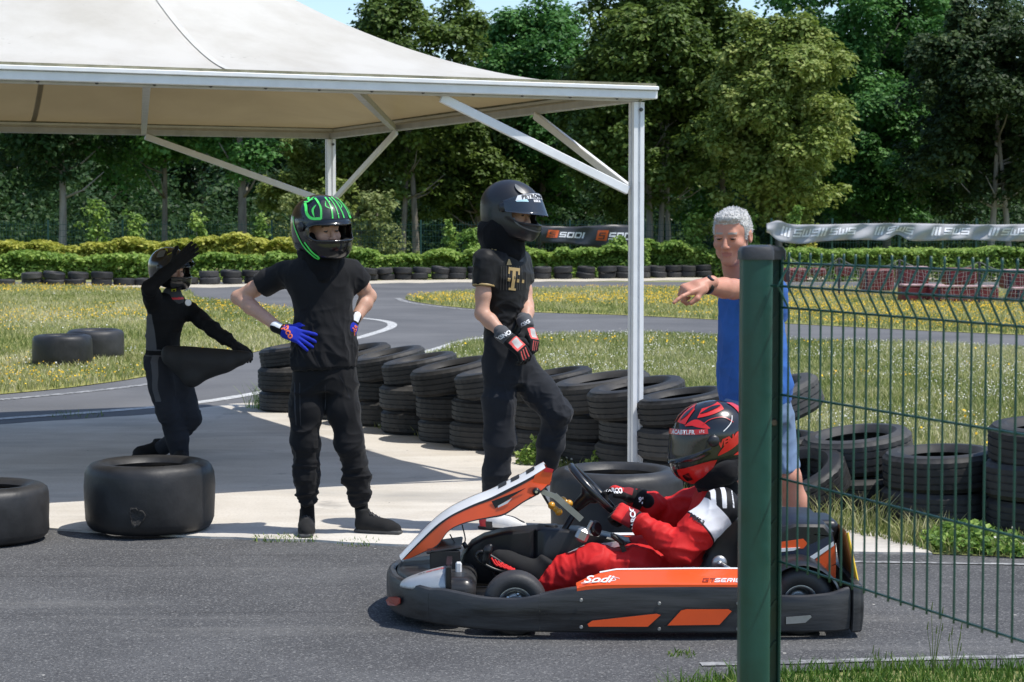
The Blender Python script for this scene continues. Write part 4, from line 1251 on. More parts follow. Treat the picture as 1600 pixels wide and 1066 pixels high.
def panel_cloth(name, base, panels, rough=.7):
    """cloth of several sewn colours; each panel is (attribute, colour), inside where the attribute is positive"""
    m, N, L, b = new_mat(name)
    tc = N.new('ShaderNodeTexCoord')
    n = N.new('ShaderNodeTexNoise'); n.inputs['Scale'].default_value = 5; n.inputs['Detail'].default_value = 6; L.new(tc.outputs['Object'], n.inputs['Vector'])
    cur = None
    rgbn = N.new('ShaderNodeRGB'); rgbn.outputs[0].default_value = rgb(*base); cur = rgbn.outputs[0]
    for at_, col in panels:
        a = N.new('ShaderNodeAttribute'); a.attribute_name = at_
        mr = N.new('ShaderNodeMapRange'); mr.inputs[1].default_value = -.0006; mr.inputs[2].default_value = .0006
        L.new(a.outputs['Fac'], mr.inputs[0])
        mx = N.new('ShaderNodeMix'); mx.data_type = 'RGBA'
        L.new(mr.outputs[0], mx.inputs[0]); L.new(cur, mx.inputs[6]); mx.inputs[7].default_value = rgb(*col); cur = mx.outputs[2]
    mv = N.new('ShaderNodeMapRange'); mv.inputs[1].default_value = .3; mv.inputs[2].default_value = .7; mv.inputs[3].default_value = .82; mv.inputs[4].default_value = 1.12
    L.new(n.outputs[0], mv.inputs[0])
    mm = N.new('ShaderNodeMix'); mm.data_type = 'RGBA'; mm.blend_type = 'MULTIPLY'; mm.inputs[0].default_value = 1
    cv = N.new('ShaderNodeCombineColor'); [L.new(mv.outputs[0], cv.inputs[k]) for k in range(3)]
    L.new(cur, mm.inputs[6]); L.new(cv.outputs[0], mm.inputs[7]); L.new(mm.outputs[2], b.inputs['Base Color'])
    b.inputs['Roughness'].default_value = rough; b.inputs['Specular IOR Level'].default_value = .2
    n2 = N.new('ShaderNodeTexNoise'); n2.inputs['Scale'].default_value = 260; n2.inputs['Detail'].default_value = 4
    bp = N.new('ShaderNodeBump'); bp.inputs['Strength'].default_value = .12; bp.inputs['Distance'].default_value = .004
    L.new(tc.outputs['Object'], n2.inputs['Vector']); L.new(n2.outputs[0], bp.inputs['Height']); L.new(bp.outputs[0], b.inputs['Normal'])
    return m
def font_mesh(txt, size, bold=0.0, shear=0.0, spacing=1.0):
    cu = bpy.data.curves.new('txt', 'FONT'); cu.body = txt; cu.size = size; cu.offset = bold; cu.shear = shear; cu.space_character = spacing
    cu.resolution_u = 3
    ob = bpy.data.objects.new('txt', cu)
    me = ob.to_mesh()
    V = np.array([v.co[:] for v in me.vertices]); F = [tuple(p.vertices) for p in me.polygons]
    ob.to_mesh_clear(); bpy.data.objects.remove(ob); bpy.data.curves.remove(cu)
    if len(V):
        V[:, 0] -= (V[:, 0].max() + V[:, 0].min()) / 2; V[:, 1] -= (V[:, 1].max() + V[:, 1].min()) / 2
    return V, F
def rects_mesh(rects, n=3):
    V, F = [], []
    for q in rects:
        P0, P1, P2, P3 = [np.array(p) for p in q]; b = len(V)
        for a in range(n + 1):
            for c in range(n + 1):
                s, t = a / n, c / n
                p = (P0 * (1 - s) + P1 * s) * (1 - t) + (P3 * (1 - s) + P2 * s) * t
                V.append((p[0], p[1], 0))
        for a in range(n):
            for c in range(n):
                i = b + a * (n + 1) + c
                F.append((i, i + n + 1, i + n + 2, i + 1))
    return np.array(V), F
def decal(name, VF, tree, org, right, up, m, parent, off=.003, turn=0.0):
    """lay a flat print on a surface: project along the view direction right x up"""
    V, F = VF
    right = unit(right); up = unit(np.asarray(up) - right * np.dot(up, right)); nrm = np.cross(right, up)
    c, s = math.cos(turn), math.sin(turn)
    out = []
    fall = 0
    for v in V:
        x, y = v[0] * c - v[1] * s, v[0] * s + v[1] * c
        p = np.asarray(org) + right * x + up * y
        hit = tree.ray_cast(Vector(p + nrm * .35), Vector(-nrm), 1.0)
        if hit[0] is not None:
            h = np.array(hit[0]); n_ = np.array(hit[1])
            if n_.dot(nrm) < 0: n_ = -n_
            out.append(h + unit(n_ + nrm) * off); fall = (h - p).dot(nrm)
        else:
            out.append(None)
    F = [f for f in F if all(out[i] is not None for i in f)]
    out = [np.zeros(3) if p is None else p for p in out]
    used = sorted({i for f in F for i in f}); mp = {i: k for k, i in enumerate(used)}
    return add(name, [out[i] for i in used] or [(0, 0, 0)], [tuple(mp[i] for i in f) for f in F], m, parent, smooth=True)

# ---------------------------------------------------------------- clothing and skin materials
M['skin'] = mat('skin', (.52, .30, .215), rough=.5, spec=.35, var=.07, vscale=14, bump=.05, bscale=120)
M['skin_tan'] = mat('skin_tan', (.52, .245, .17), rough=.5, spec=.35, var=.10, vscale=14, bump=.08, bscale=90)
for k_ in ('skin', 'skin_tan'):
    b_ = M[k_].node_tree.nodes['Principled BSDF']; b_.inputs['Subsurface Weight'].default_value = .12; b_.inputs['Subsurface Radius'].default_value = (.012, .005, .003); b_.inputs['Subsurface Scale'].default_value = 1.0
M['lips'] = mat('lips', (.40, .16, .13), rough=.5)
M['eye'] = mat('eye', (.02, .016, .014), rough=.25)
M['eye_white'] = mat('eye_white', (.6, .57, .54), rough=.3)
M['hair_grey'] = mat('hair_grey', (.36, .35, .34), rough=.7, col2=(.62, .61, .59), vscale=30, bump=.8, bscale=90, stretch=(1, 1, .4))
M['brow'] = mat('brow', (.09, .06, .045), rough=.8)
M['brow_grey'] = mat('brow_grey', (.34, .30, .27), rough=.8)
def cloth(name, col, var=.25, rough=.85, sheen=.07, bs=260):
    return mat(name, col, rough=rough, spec=.2, var=var, vscale=5, bump=.12, bscale=bs, sheen=sheen, bdist=.004)
M['black_tee'] = cloth('black_cotton', (.0085, .0088, .0105))
M['black_jog'] = cloth('black_jersey', (.008, .0082, .0095))
M['black_jersey'] = cloth('black_sports_jersey', (.0075, .0075, .008), rough=.55)
M['navy_jog'] = cloth('charcoal_joggers', (.0165, .0185, .0235))
M['suit_black'] = cloth('black_race_suit', (.007, .0072, .0085))
M['suit_grey'] = cloth('grey_race_suit', (.055, .057, .062))
M['suit_dark'] = cloth('charcoal_race_suit', (.022, .024, .03))
M['scarf_black'] = cloth('black_scarf', (.005, .005, .006), rough=.95)
M['blue_polo'] = cloth('blue_polo', (.034, .118, .38), var=.16, rough=.8)
M['denim'] = cloth('pale_denim', (.16, .23, .36), var=.2)
M['suit_red'] = cloth('red_race_suit', (.56, .018, .018), var=.12, rough=.6)
M['suit_darkred'] = cloth('dark_red_glove', (.20, .008, .012), var=.12, rough=.7)
M['suit_white'] = cloth('white_race_suit', (.72, .72, .75), var=.05, rough=.6)
M['glove_blue'] = cloth('blue_glove', (.012, .026, .34), var=.2)
M['glove_black'] = cloth('black_glove', (.008, .008, .009))
M['glove_grey'] = cloth('grey_glove_cuff', (.075, .078, .085))
M['glove_silver'] = cloth('silver_glove_patch', (.42, .41, .40))
M['glove_pink'] = cloth('coral_glove_trim', (.62, .10, .09))
M['shoe_black'] = mat('black_suede', (.006, .006, .0065), rough=.9, var=.3, vscale=20)
M['shoe_white'] = mat('white_shoe', (.70, .69, .67), rough=.5, var=.08, vscale=9)
M['shoe_red'] = mat('red_shoe', (.42, .02, .03), rough=.5)
M['sole'] = mat('rubber_sole', (.012, .012, .012), rough=.8)
M['gold'] = mat('gold_print', (.36, .25, .10), rough=.5)
M['print_w'] = mat('white_print', (.75, .75, .76), rough=.5)
M['print_orange2'] = mat('orange_print', (.80, .17, .06), rough=.5)
M['print_red'] = mat('red_print', (.55, .015, .02), rough=.5)
M['print_dark'] = mat('dark_print', (.012, .012, .014), rough=.5)
M['print_pin'] = mat('pinstripe', (.03, .028, .024), rough=.5)
M['helm_black'] = mat('helmet_black', (.006, .0065, .008), rough=.22, coat=.6)
M['helm_matt'] = mat('helmet_matt_black', (.012, .0125, .016), rough=.42, spec=.5, coat=.15)
M['helm_in'] = mat('helmet_lining', (.004, .004, .004), rough=1)
M['helm_green'] = mat('neon_green', (.09, .82, .14), rough=.35)
M['helm_red'] = mat('helmet_red', (.55, .015, .012), rough=.3, coat=.4)
M['helm_yellow'] = mat('helmet_yellow', (.42, .47, .035), rough=.35)
M['helm_grey'] = mat('helmet_grey', (.11, .115, .12), rough=.35)
M['white_gloss'] = mat('white_gloss', (.72, .73, .75), rough=.3, coat=.4)
def visor_mat(name, col, mixf, rough=.06):
    m, N, L, b = new_mat(name)
    b.inputs['Base Color'].default_value = rgb(*col); b.inputs['Roughness'].default_value = rough; b.inputs['Specular IOR Level'].default_value = .8
    t = N.new('ShaderNodeBsdfTransparent'); t.inputs[0].default_value = rgb(.6, .62, .66)
    mx = N.new('ShaderNodeMixShader'); mx.inputs[0].default_value = mixf
    out = [n for n in N if n.type == 'OUTPUT_MATERIAL'][0]
    L.new(b.outputs[0], mx.inputs[1]); L.new(t.outputs[0], mx.inputs[2]); L.new(mx.outputs[0], out.inputs[0])
    return m
M['visor_tint'] = visor_mat('tinted_visor', (.03, .04, .055), .25)
M['visor_clear'] = visor_mat('clear_visor', (.10, .105, .11), .92)
M['visor_clear'].node_tree.nodes['Transparent BSDF'].inputs[0].default_value = rgb(.93, .95, .95)
M['visor_smoke'] = visor_mat('smoke_visor', (.05, .05, .055), .45)
M['chrome'] = mat('bright_metal', (.6, .6, .6), rough=.25, metal=.9)
M['watch'] = mat('watch_black', (.01, .01, .012), rough=.3)

# ---------------------------------------------------------------- figure pieces
def head_sdf(P, neck=True):
    d = ell(P, (0, -.012, .035), (.076, .096, .088))
    d = smin(d, ell(P, (0, .022, -.042), (.060, .066, .074)), .03)
    d = smin(d, cone(P, (-.012, .066, -.094), (.012, .066, -.094), .021, .021), .022)
    d = smin(d, cone(P, (-.034, .072, .030), (.034, .072, .030), .013, .013), .018)
    for s in (-1, 1):
        d = smin(d, ell(P, (s * .041, .056, -.018), (.026, .028, .026)), .018)
        d = smin(d, ell(P, (s * .052, .015, -.06), (.018, .03, .03)), .02)
    for s in (-1, 1):
        d = smax(d, -ell(P, (s * .030, .101, .010), (.019, .019, .012)), .010)
        d = smin(d, ell(P, (s * .031, .076, .010), (.0135, .0125, .011)), .003)
    d = smin(d, cone(P, (0, .083, .022), (0, .104, -.022), .0075, .0125), .008)
    for s in (-1, 1):
        d = smin(d, ell(P, (s * .012, .096, -.026), (.009, .011, .008)), .006)
    d = smin(d, cone(P, (-.016, .081, -.051), (.016, .081, -.051), .007, .007), .006)
    d = smin(d, cone(P, (-.014, .080, -.064), (.014, .080, -.064), .0078, .0078), .006)
    d = smax(d, -cone(P, (-.021, .090, -.0575), (.021, .090, -.0575), .0032, .0032), .004)
    for s in (-1, 1):
        e = ell(P, (s * .080, -.012, .002), (.009, .020, .031))
        e = smax(e, -ell(P, (s * .088, -.006, .004), (.006, .011, .018)), .004)
        d = smin(d, e, .008)
    if neck:
        d = smin(d, cone(P, (0, -.022, -.05), (0, -.035, -.17), .056, .060), .03)
    return d
def head_fm(C):
    m = np.zeros(len(C), int)
    lip = (np.abs(C[:, 0]) < .023) & (C[:, 1] > .078) & (np.abs(C[:, 2] + .0575) < .012 - .25 * np.abs(C[:, 0]))
    m[lip] = 1
    for s in (-1, 1):
        dx = C[:, 0] - s * .031; dz = C[:, 2] - .010
        ey = (np.abs(dz) < .0046 * (1 - (dx / .0135) ** 2)) & (np.abs(dx) < .0135) & (C[:, 1] > .065)
        m[ey] = 2
    br = (np.abs(np.abs(C[:, 0]) - .031) < .018) & (np.abs(C[:, 2] - .036 + .1 * np.abs(np.abs(C[:, 0]) - .028)) < .0045) & (C[:, 1] > .06)
    m[br] = 3
    return m
def hand_sdf(P, curls, spread=(8, 2, -3, -9), thumb=((.55, .75, -.25), (.8, .35, -.3)), k=.006, g=.0):
    """right or left hand in its own frame: x to the fingers, y to the thumb, z out of the back"""
    d = rbox(P, (.045, 0, 0), (.050, .041, .0155), .014)
    d = smin(d, cone(P, (-.055, 0, 0), (.02, 0, 0), .030 + g, .028 + g), .02)
    d = smin(d, ell(P, (.025, .030, -.010), (.034, .018, .016)), .012)
    ys = (.0305, .0105, -.0095, -.0285); Ls = ((.043, .027, .022), (.047, .031, .023), (.044, .029, .022), (.035, .022, .020)); r0 = (.0098, .0102, .0096, .0086)
    for i in range(4):
        p = A(.088, ys[i], 0); ang = 0
        sp = R(spread[i])
        for j in range(3):
            ang += R(curls[i][j])
            v = A(math.cos(ang) * math.cos(sp), math.cos(ang) * math.sin(sp), -math.sin(ang)) * Ls[i][j]
            q = cone(P, p, p + v, (r0[i] + g) * (1 - .07 * j), (r0[i] + g) * (1 - .07 * (j + 1)))
            d = smin(d, q, k if j == 0 else .003)
            p = p + v
    p = A(.022, .030, -.006)
    for j, (dv, l) in enumerate(zip(thumb, (.046, .034))):
        v = unit(dv) * l
        d = smin(d, cone(P, p, p + v, (.0135 + g) * (1 - .1 * j), (.0118 + g) * (1 - .1 * j)), .008)
        p = p + v
    return d
RELAX = [(18, 20, 12)] * 4
FIST = [(75, 85, 45)] * 4
def hand(name, wrist, dirv, back, right_hand, mats, parent, curls=RELAX, spread=(8, 2, -3, -9), thumb=((.55, .75, -.25), (.8, .35, -.3)), sc=1.0, g=0.0, fm=None, h=.0032, bvh=False):
    x = unit(dirv); z = unit(np.asarray(back) - x * np.dot(back, x)); y = np.cross(z, x) * (1 if right_hand else -1)
    return sdf_obj(name, lambda P: hand_sdf(P, curls, spread, thumb, g=g), (-.095, -.075, -.11), (.215, .11, .06), h, mats, parent, 1, fm, (wrist, np.array([x, y, z]), sc), bvh=bvh)
def laces(heel, dirv, parent, m, n=6, sc=1.0, x0=.075, dx=.021, z0=.118, dz=.011, up=(0, 0, 1)):
    x = unit(dirv); z = unit(np.asarray(up, float) - x * np.dot(up, x)); y = np.cross(z, x)
    mb = MB()
    for k in range(n):
        c = np.asarray(heel) + x * (x0 + dx * k) * sc + z * (z0 - dz * k) * sc
        e = c + x * dx * .8 * sc - z * dz * .8 * sc
        mb.tube([c - y * .020 - z * .010, c + z * .003, e + y * .020 - z * .010], .0026, 5)
        mb.tube([c + y * .020 - z * .010, c + z * .005, e - y * .020 - z * .010], .0026, 5)
    mb.build('laces', m, parent, smooth=True)
def shoe(name, heel, dirv, mats, parent, L=.27, high=.07, w=.043, up=(0, 0, 1), fm=None, sc=1.0):
    """shoe in its own frame: x to the toe, z up, heel at the origin on the ground"""
    x = unit(dirv); z = unit(np.asarray(up, float) - x * np.dot(up, x)); y = np.cross(z, x)
    def f(P):
        d = chain(P, [(.035, 0, .042), (.11, 0, .040), (.185, .004, .030), (L - .035, .006, .026)], [.034, .038, .040, .030], .03)
        d = smin(d, cone(P, (.045, 0, .05), (.04, 0, .06 + high), .038, .040), .03)
        d = smin(d, cone(P, (.06, 0, .07), (.15, 0, .045), .03, .028), .03)
        d = smax(d, -(P[:, 2] - .006), .006)
        d = smax(d, P[:, 2] - .075 - high, .01)
        s = rbox(P, (L / 2 - .002, .002, .010), (L / 2 + .002, .042, .0095), .009)
        s = smax(s, np.abs(P[:, 1]) - (.030 + .014 * np.sin(np.clip(P[:, 0] / L, 0, 1) * 3.0)), .01)
        return smin(d, s, .004)
    return sdf_obj(name, f, (-.02, -.07, -.012), (L + .02, .07, .09 + high), .0045, mats, parent, 1, fm or (lambda C: (C[:, 2] < .019).astype(int)), (heel, np.array([x, y, z]), sc))

# helmets --------------------------------------------------------
def helm_outer(P):
    d = ell(P, (0, -.014, .035), (.127, .160, .132))
    d = smin(d, ell(P, (0, .062, -.058), (.104, .104, .086)), .06)
    d = smin(d, ell(P, (0, -.03, -.05), (.112, .115, .08)), .05)
    return d
def helm_sdf(P):
    d = helm_outer(P)
    d = smax(d, -(P[:, 2] + .128 + .12 * np.clip(P[:, 1], -.2, .2) - .02), .014)
    # raised rib along the crown and vents
    port = rbox(P, (0, .150, .004), (.118, .128, .038), .026)
    d = smax(d, -port, .008)
    inner = smin(ell(P, (0, -.006, .02), (.100, .128, .105)), cone(P, (0, -.005, -.02), (0, -.01, -.3), .092, .095), .03)
    d = smax(d, -inner, .006)
    # sill round the eye port
    ring = np.abs(port + .002) - .005
    rim = smax(ring, np.abs(helm_outer(P)) - .006, .003)
    return smin(d, rim, .004)
def helm_pt(az, elv, off=0.0):
    """point on the uncut shell in direction azimuth (0 ahead, + to the right) and elevation, degrees"""
    az = np.radians(np.atleast_1d(np.asarray(az, float))); elv = np.radians(np.atleast_1d(np.asarray(elv, float)))
    D = np.stack([np.sin(az) * np.cos(elv), np.cos(az) * np.cos(elv), np.sin(elv)], 1)
    lo = np.full(len(D), .03); hi = np.full(len(D), .30); o = A(0, 0, .015)
    for _ in range(26):
        m = (lo + hi) / 2; ins = helm_outer(o + D * m[:, None]) < 0
        lo = np.where(ins, m, lo); hi = np.where(ins, hi, m)
    return o + D * (lo + off)[:, None]
class Helmet:
    def __init__(self, org, fwd, sc, parent, shell, fm=None, up=(0, 0, 1)):
        self.o = np.asarray(org, float); self.rows = frame(fwd, up); self.sc = sc
        self.shell = sdf_obj('helmet', helm_sdf, (-.16, -.20, -.18), (.16, .20, .20), .005, [shell, M['helm_in']] if fm is None else fm[1], parent, 2, (lambda C: (helm_outer(C) < -.012).astype(int)) if fm is None else fm[0], (self.o, self.rows, sc))
    def w(self, L):
        return self.o + (np.asarray(L) * self.sc) @ self.rows
    def ribbon(self, pts, width, m, off=.002, name='stripe', n=10, taper=False):
        pts = smooth_line([A(*p) for p in pts], n); V = []
        L = helm_pt([p[0] for p in pts], [p[1] for p in pts], off)
        N_ = len(L)
        for i in range(N_):
            t = unit(L[min(i + 1, N_ - 1)] - L[max(i - 1, 0)]); nrm = unit(L[i] - A(0, -.01, .01)); s = unit(np.cross(nrm, t))
            wd = width * (.5 if not taper else .5 * max(.12, math.sin(math.pi * (i + .5) / N_)))
            V += [self.w(L[i] + s * wd), self.w(L[i] - s * wd)]
        F = [(2 * i, 2 * i + 1, 2 * i + 3, 2 * i + 2) for i in range(N_ - 1)]
        return add(name, V, F, m, self.shell)
    def patch(self, poly, m, off=.0018, name='panel', n=5):
        """filled quad patch from four corners in degrees (corner order round the patch)"""
        P0, P1, P2, P3 = [A(*p) for p in poly]; q = []
        for a in range(n + 1):
            for b in range(n + 1):
                s, t = a / n, b / n
                q.append((P0 * (1 - s) + P1 * s) * (1 - t) + (P3 * (1 - s) + P2 * s) * t)
        q = np.array(q); V = self.w(helm_pt(q[:, 0], q[:, 1], off))
        F = [(a * (n + 1) + b, (a + 1) * (n + 1) + b, (a + 1) * (n + 1) + b + 1, a * (n + 1) + b + 1) for a in range(n) for b in range(n)]
        return add(name, V, F, m, self.shell)
    def text(self, VF, az, elv, deg_per_m, m, off=.003, flip=-1, rot=0, post=None, parent=None, name='lettering'):
        V, F = VF
        c, s = math.cos(rot), math.sin(rot)
        X = V[:, 0] * c - V[:, 1] * s; Y = V[:, 0] * s + V[:, 1] * c
        L = helm_pt(az + flip * X * deg_per_m, elv + Y * deg_per_m, off)
        if post: L = post(L, off)
        return add(name, self.w(L), F, m, parent or self.shell)
    def visor(self, m, open_deg=0, lo=-17, hi=21, half=74, off=.0055, edge=None):
        nA, nE = 28, 8
        a = np.linspace(-half, half, nA + 1); e = np.linspace(lo, hi, nE + 1)
        AA, EE = np.meshgrid(a, e, indexing='ij')
        # tapered towards the pivots
        k = np.abs(AA / half) ** 2.2
        EE = EE * (1 - .45 * k) + 4 * k
        L = helm_pt(AA.ravel(), EE.ravel(), off)
        L2 = helm_pt(AA.ravel(), EE.ravel(), off + .003)
        ang = R(open_deg); piv = A(0, .018, .028)
        def rot(Q, o_=.0055):
            if not open_deg: return Q
            Q = Q - piv; c, s = math.cos(ang), math.sin(ang)
            out = np.stack([Q[:, 0] * 1.02, Q[:, 1] * c - Q[:, 2] * s, Q[:, 1] * s + Q[:, 2] * c], 1) * 1.045 + piv
            for _ in range(3):          # slides over the shell, never into it
                dd = helm_outer(out) - (o_ + .002)
                n_ = out - A(0, 0, .015); n_ /= np.linalg.norm(n_, axis=1, keepdims=True)
                out = out + n_ * np.clip(-dd, 0, .1)[:, None]
            return out
        self.rot = rot
        V = np.concatenate([rot(L2, off + .003), rot(L, off)]); nn = (nA + 1) * (nE + 1); F = []
        for i in range(nA):
            for j in range(nE):
                q = (i * (nE + 1) + j, (i + 1) * (nE + 1) + j, (i + 1) * (nE + 1) + j + 1, i * (nE + 1) + j + 1)
                F.append(q); F.append(tuple(nn + t for t in q[::-1]))
        for i in range(nA):
            for j in (0, nE):
                a0, a1 = i * (nE + 1) + j, (i + 1) * (nE + 1) + j
                F.append((a0, a1, nn + a1, nn + a0))
        v = add('visor', self.w(V), F, m, self.shell)
        for s in (-1, 1):
            c = helm_pt([s * 80], [5], .006)[0]
            mb = MB().lathe([(.0, .010), (.016, .009), (.024, .004), (.026, -.004)], self.w(c), self.rows[0] * s, 18)
            mb.build('pivot_cover', M['helm_matt'], self.shell, smooth=True)
        return v
# ---------------------------------------------------------------- people
def folds(P, seed, amp, f):
    """soft swelling"""
    return amp * noise3(P * np.asarray(f, float), seed)
def crease(V, seed, amp, f, warp=.7, ax=None):
    """sharp-ridged cloth creases, frequency f along the rows of ax"""
    Q = V if ax is None else V @ np.asarray(ax, float).T
    W = Q * np.asarray(f, float)
    W = W + warp * np.stack([noise3(W * .55 + 11.3, seed + 5), noise3(W * .55 + 31.7, seed + 6), noise3(W * .55 + 53.1, seed + 7)], 1)
    r = (1 - np.abs(noise3(W, seed))) ** 3
    r2 = (1 - np.abs(noise3(W * 2.2 + 7, seed + 1))) ** 3
    return amp * (r - .3) + amp * .4 * (r2 - .3)
def near_pt(V, c, r):
    return np.exp(-(np.linalg.norm(V - c, axis=1) / r) ** 2)

M['sole_grey'] = mat('grey_sole', (.055, .055, .055), rough=.7)
M['lace_grey'] = mat('dark_laces', (.035, .035, .038), rough=.8)
# ---- youth with the green striped helmet ---------------------------------
YM = 10.6
Pm = lambda x, y, d=0.0: at(x, y, YM + d)
pm = empty('person', gnd(512, 836), 'person in black with a green striped helmet and blue gloves, hands on hips', 'person')
fM = unit(A(.22, -.97, 0)); sM = A(-fM[1], fM[0], 0)
legA = [Pm(484, 585, .0), Pm(478, 640, -.02), Pm(477, 692, -.035), Pm(479, 745, -.015), Pm(480, 786, .0)]
legB = [Pm(531, 585, .02), Pm(537, 640, .0), Pm(547, 692, -.02), Pm(557, 745, .01), Pm(564, 786, .03)]
rA = [.088, .083, .070, .061, .043]
def fMt(P):
    d = ebody(P, [(Pm(507, 610), .150, .10), (Pm(507, 585), .160, .11), (Pm(506, 560), .150, .105), (Pm(506, 545), .140, .095)], sM, fM)
    for L in (legA, legB):
        d = smin(d, chain(P, L, rA, .04, c1=True), .045)
    return d
def dMt(V):
    low = np.clip((.62 - V[:, 2]) / .4, 0, 1)
    return crease(V, 3, .011, (8, 8, 9)) + low * crease(V, 7, .017, (6, 6, 19)) + folds(V, 2, .004, (6, 6, 6))
lo, hi = bounds(legA + legB + [Pm(507, 545), Pm(450, 560), Pm(560, 560)], .13)
trM, bvT = sdf_obj('trousers', fMt, lo, hi, .006, M['black_jog'], pm, disp=dMt, bvh=True)
M['tape'] = cloth('shiny_tape', (.028, .029, .033), rough=.45)
def seam_line(pts, w, m, tree_, parent, name, off=.0015):
    P_ = smooth_line([np.asarray(p, float) for p in pts], 8); out = []
    for p in P_:
        h_ = tree_.ray_cast(Vector(p + A(0, -.5, 0)), Vector((0, 1, 0)), 1.2)
        if h_[0] is not None: out.append(np.array(h_[0]) + A(0, -off, 0))
    if len(out) > 2:
        V = []
        for i, p in enumerate(out):
            t = unit(out[min(i + 1, len(out) - 1)] - out[max(i - 1, 0)]); s_ = unit(np.cross(t, A(0, 1, 0))) * w / 2
            V += [p - s_, p + s_]
        add(name, V, [(2 * i, 2 * i + 1, 2 * i + 3, 2 * i + 2) for i in range(len(out) - 1)], m, parent)
seam_line([Pm(463, 596), Pm(464, 630), Pm(466, 662)], .010, M['tape'], bvT, trM, 'side_tape')
seam_line([Pm(471, 596), Pm(472, 630), Pm(473, 662)], .004, M['tape'], bvT, trM, 'side_tape')
seam_line([Pm(511, 600), Pm(510, 620), Pm(509, 640)], .004, M['tape'], bvT, trM, 'fly_seam')
seam_line([Pm(532, 585), Pm(541, 600), Pm(549, 622)], .004, M['tape'], bvT, trM, 'pocket_seam')
# side stripe of the trousers
st = [(Pm(505, 577), .176, .126), (Pm(505, 568), .178, .128), (Pm(506, 548), .170, .122), (Pm(507, 515), .156, .112), (Pm(504, 475), .160, .112), (Pm(500, 447), .178, .118), (Pm(497, 425), .185, .112), (Pm(499, 408), .14, .085), (Pm(501, 394), .07, .06)]
shL, elL, wrL = Pm(445, 427, .02), Pm(372, 465, .14), Pm(440, 515, -.11)
shR, elR, wrR = Pm(546, 426, .06), Pm(577, 463, .16), Pm(552, 505, .02)
def fMs(P):
    d = ebody(P, st, sM, fM)
    for a, b in ((shL, elL), (shR, elR)):
        e = a + (b - a) * .50
        d = smin(d, chain(P, [a, e], [.072, .070], .03, c1=True), .05)
    return d
def dMs(V):
    low = np.exp(-((V[:, 2] - Pm(507, 540)[2]) / .15) ** 2)
    arm = near_pt(V, shL, .13) + near_pt(V, shR, .13)
    return crease(V, 11, .010, (7, 7, 7)) + low * crease(V, 13, .020, (13, 13, 5), 1.0, np.array([[.9, 0, .45], [0, 1, 0], [-.45, 0, .9]])) + arm * crease(V, 17, .008, (12, 12, 12)) - .006 * (V[:, 2] < Pm(507, 573)[2])
lo, hi = bounds([Pm(400, 400, .2), Pm(600, 590, -.25)], .12)
_, bvM = sdf_obj('shirt', fMs, lo, hi, .006, M['black_tee'], pm, bvh=True, disp=dMs)
for a, b, c in ((shL, elL, wrL), (shR, elR, wrR)):
    sdf_obj('arm', lambda P: chain(P, [a + (b - a) * .3, a + (b - a) * .65, b, b + (c - b) * .3, c], [.044, .042, .037, .040, .027], .02), *bounds([a, b, c], .07), .005, M['skin'], pm)
# scarf and hood under the helmet
sdf_obj('neck_warmer', lambda P: smin(chain(P, [Pm(498, 388), Pm(500, 408), Pm(503, 420, -.03)], [.112, .108, .095], .03), cone(P, Pm(505, 415, -.06), Pm(507, 436, -.10), .05, .02), .04), Pm(440, 450, -.2), Pm(560, 370, .2), .007, M['scarf_black'], pm, disp=lambda V: crease(V, 5, .008, (9, 9, 14)))
hm = Helmet(Pm(503, 361, -.01), A(.60, -.79, -.07), 1.17, pm, M['helm_black'], up=(-.06, 0, 1))
sdf_obj('head', lambda P: head_sdf(P, False), (-.11, -.13, -.15), (.11, .14, .15), .0036, [M['skin'], M['lips'], M['eye'], M['brow']], pm, 1, head_fm, (hm.w(A(0, .004, -.004)), hm.rows, 1.08))
hm.visor(M['visor_clear'], 42)
# sun peak band of the raised shield keeps the green ornament of the shell above the eye port
G_ = M['helm_green']
hm.patch([(-40, 19), (40, 19), (32, 60), (-32, 60)], M['helm_matt'], .004, 'peak')
for s in (1, -1):
    hm.ribbon([(12 * s, 20), (11 * s, 45), (16 * s, 68)], .007, G_, .0065)
    hm.ribbon([(12 * s, 38), (22 * s, 44), (20 * s, 56)], .006, G_, .0065, taper=True)
    hm.ribbon([(33 * s, 20), (34 * s, 42), (46 * s, 58), (60 * s, 66)], .009, G_, .0065)
    hm.ribbon([(33 * s, 21), (52 * s, 22), (64 * s, 30), (74 * s, 44), (86 * s, 52)], .013, G_, .0065)
    hm.ribbon([(46 * s, 24), (52 * s, 38), (46 * s, 48)], .010, G_, .0065, taper=True)
    hm.ribbon([(70 * s, 70), (78 * s, 56), (96 * s, 54)], .012, G_, .0065, taper=True)
    hm.ribbon([(64 * s, 62), (88 * s, 62), (105 * s, 66), (125 * s, 58)], .010, G_, .0045, taper=True)
    hm.ribbon([(112 * s, 22), (98 * s, -4), (76 * s, -30), (52 * s, -46), (40 * s, -50)], .009, G_, .003)
    hm.ribbon([(70 * s, -24), (52 * s, -38), (40 * s, -44), (40 * s, -50)], .009, G_, .003)
    hm.ribbon([(135 * s, -5), (122 * s, -22), (112 * s, -30)], .006, G_, .003, taper=True)
hm.ribbon([(0, 20), (0, 45), (0, 66)], .005, G_, .0065)
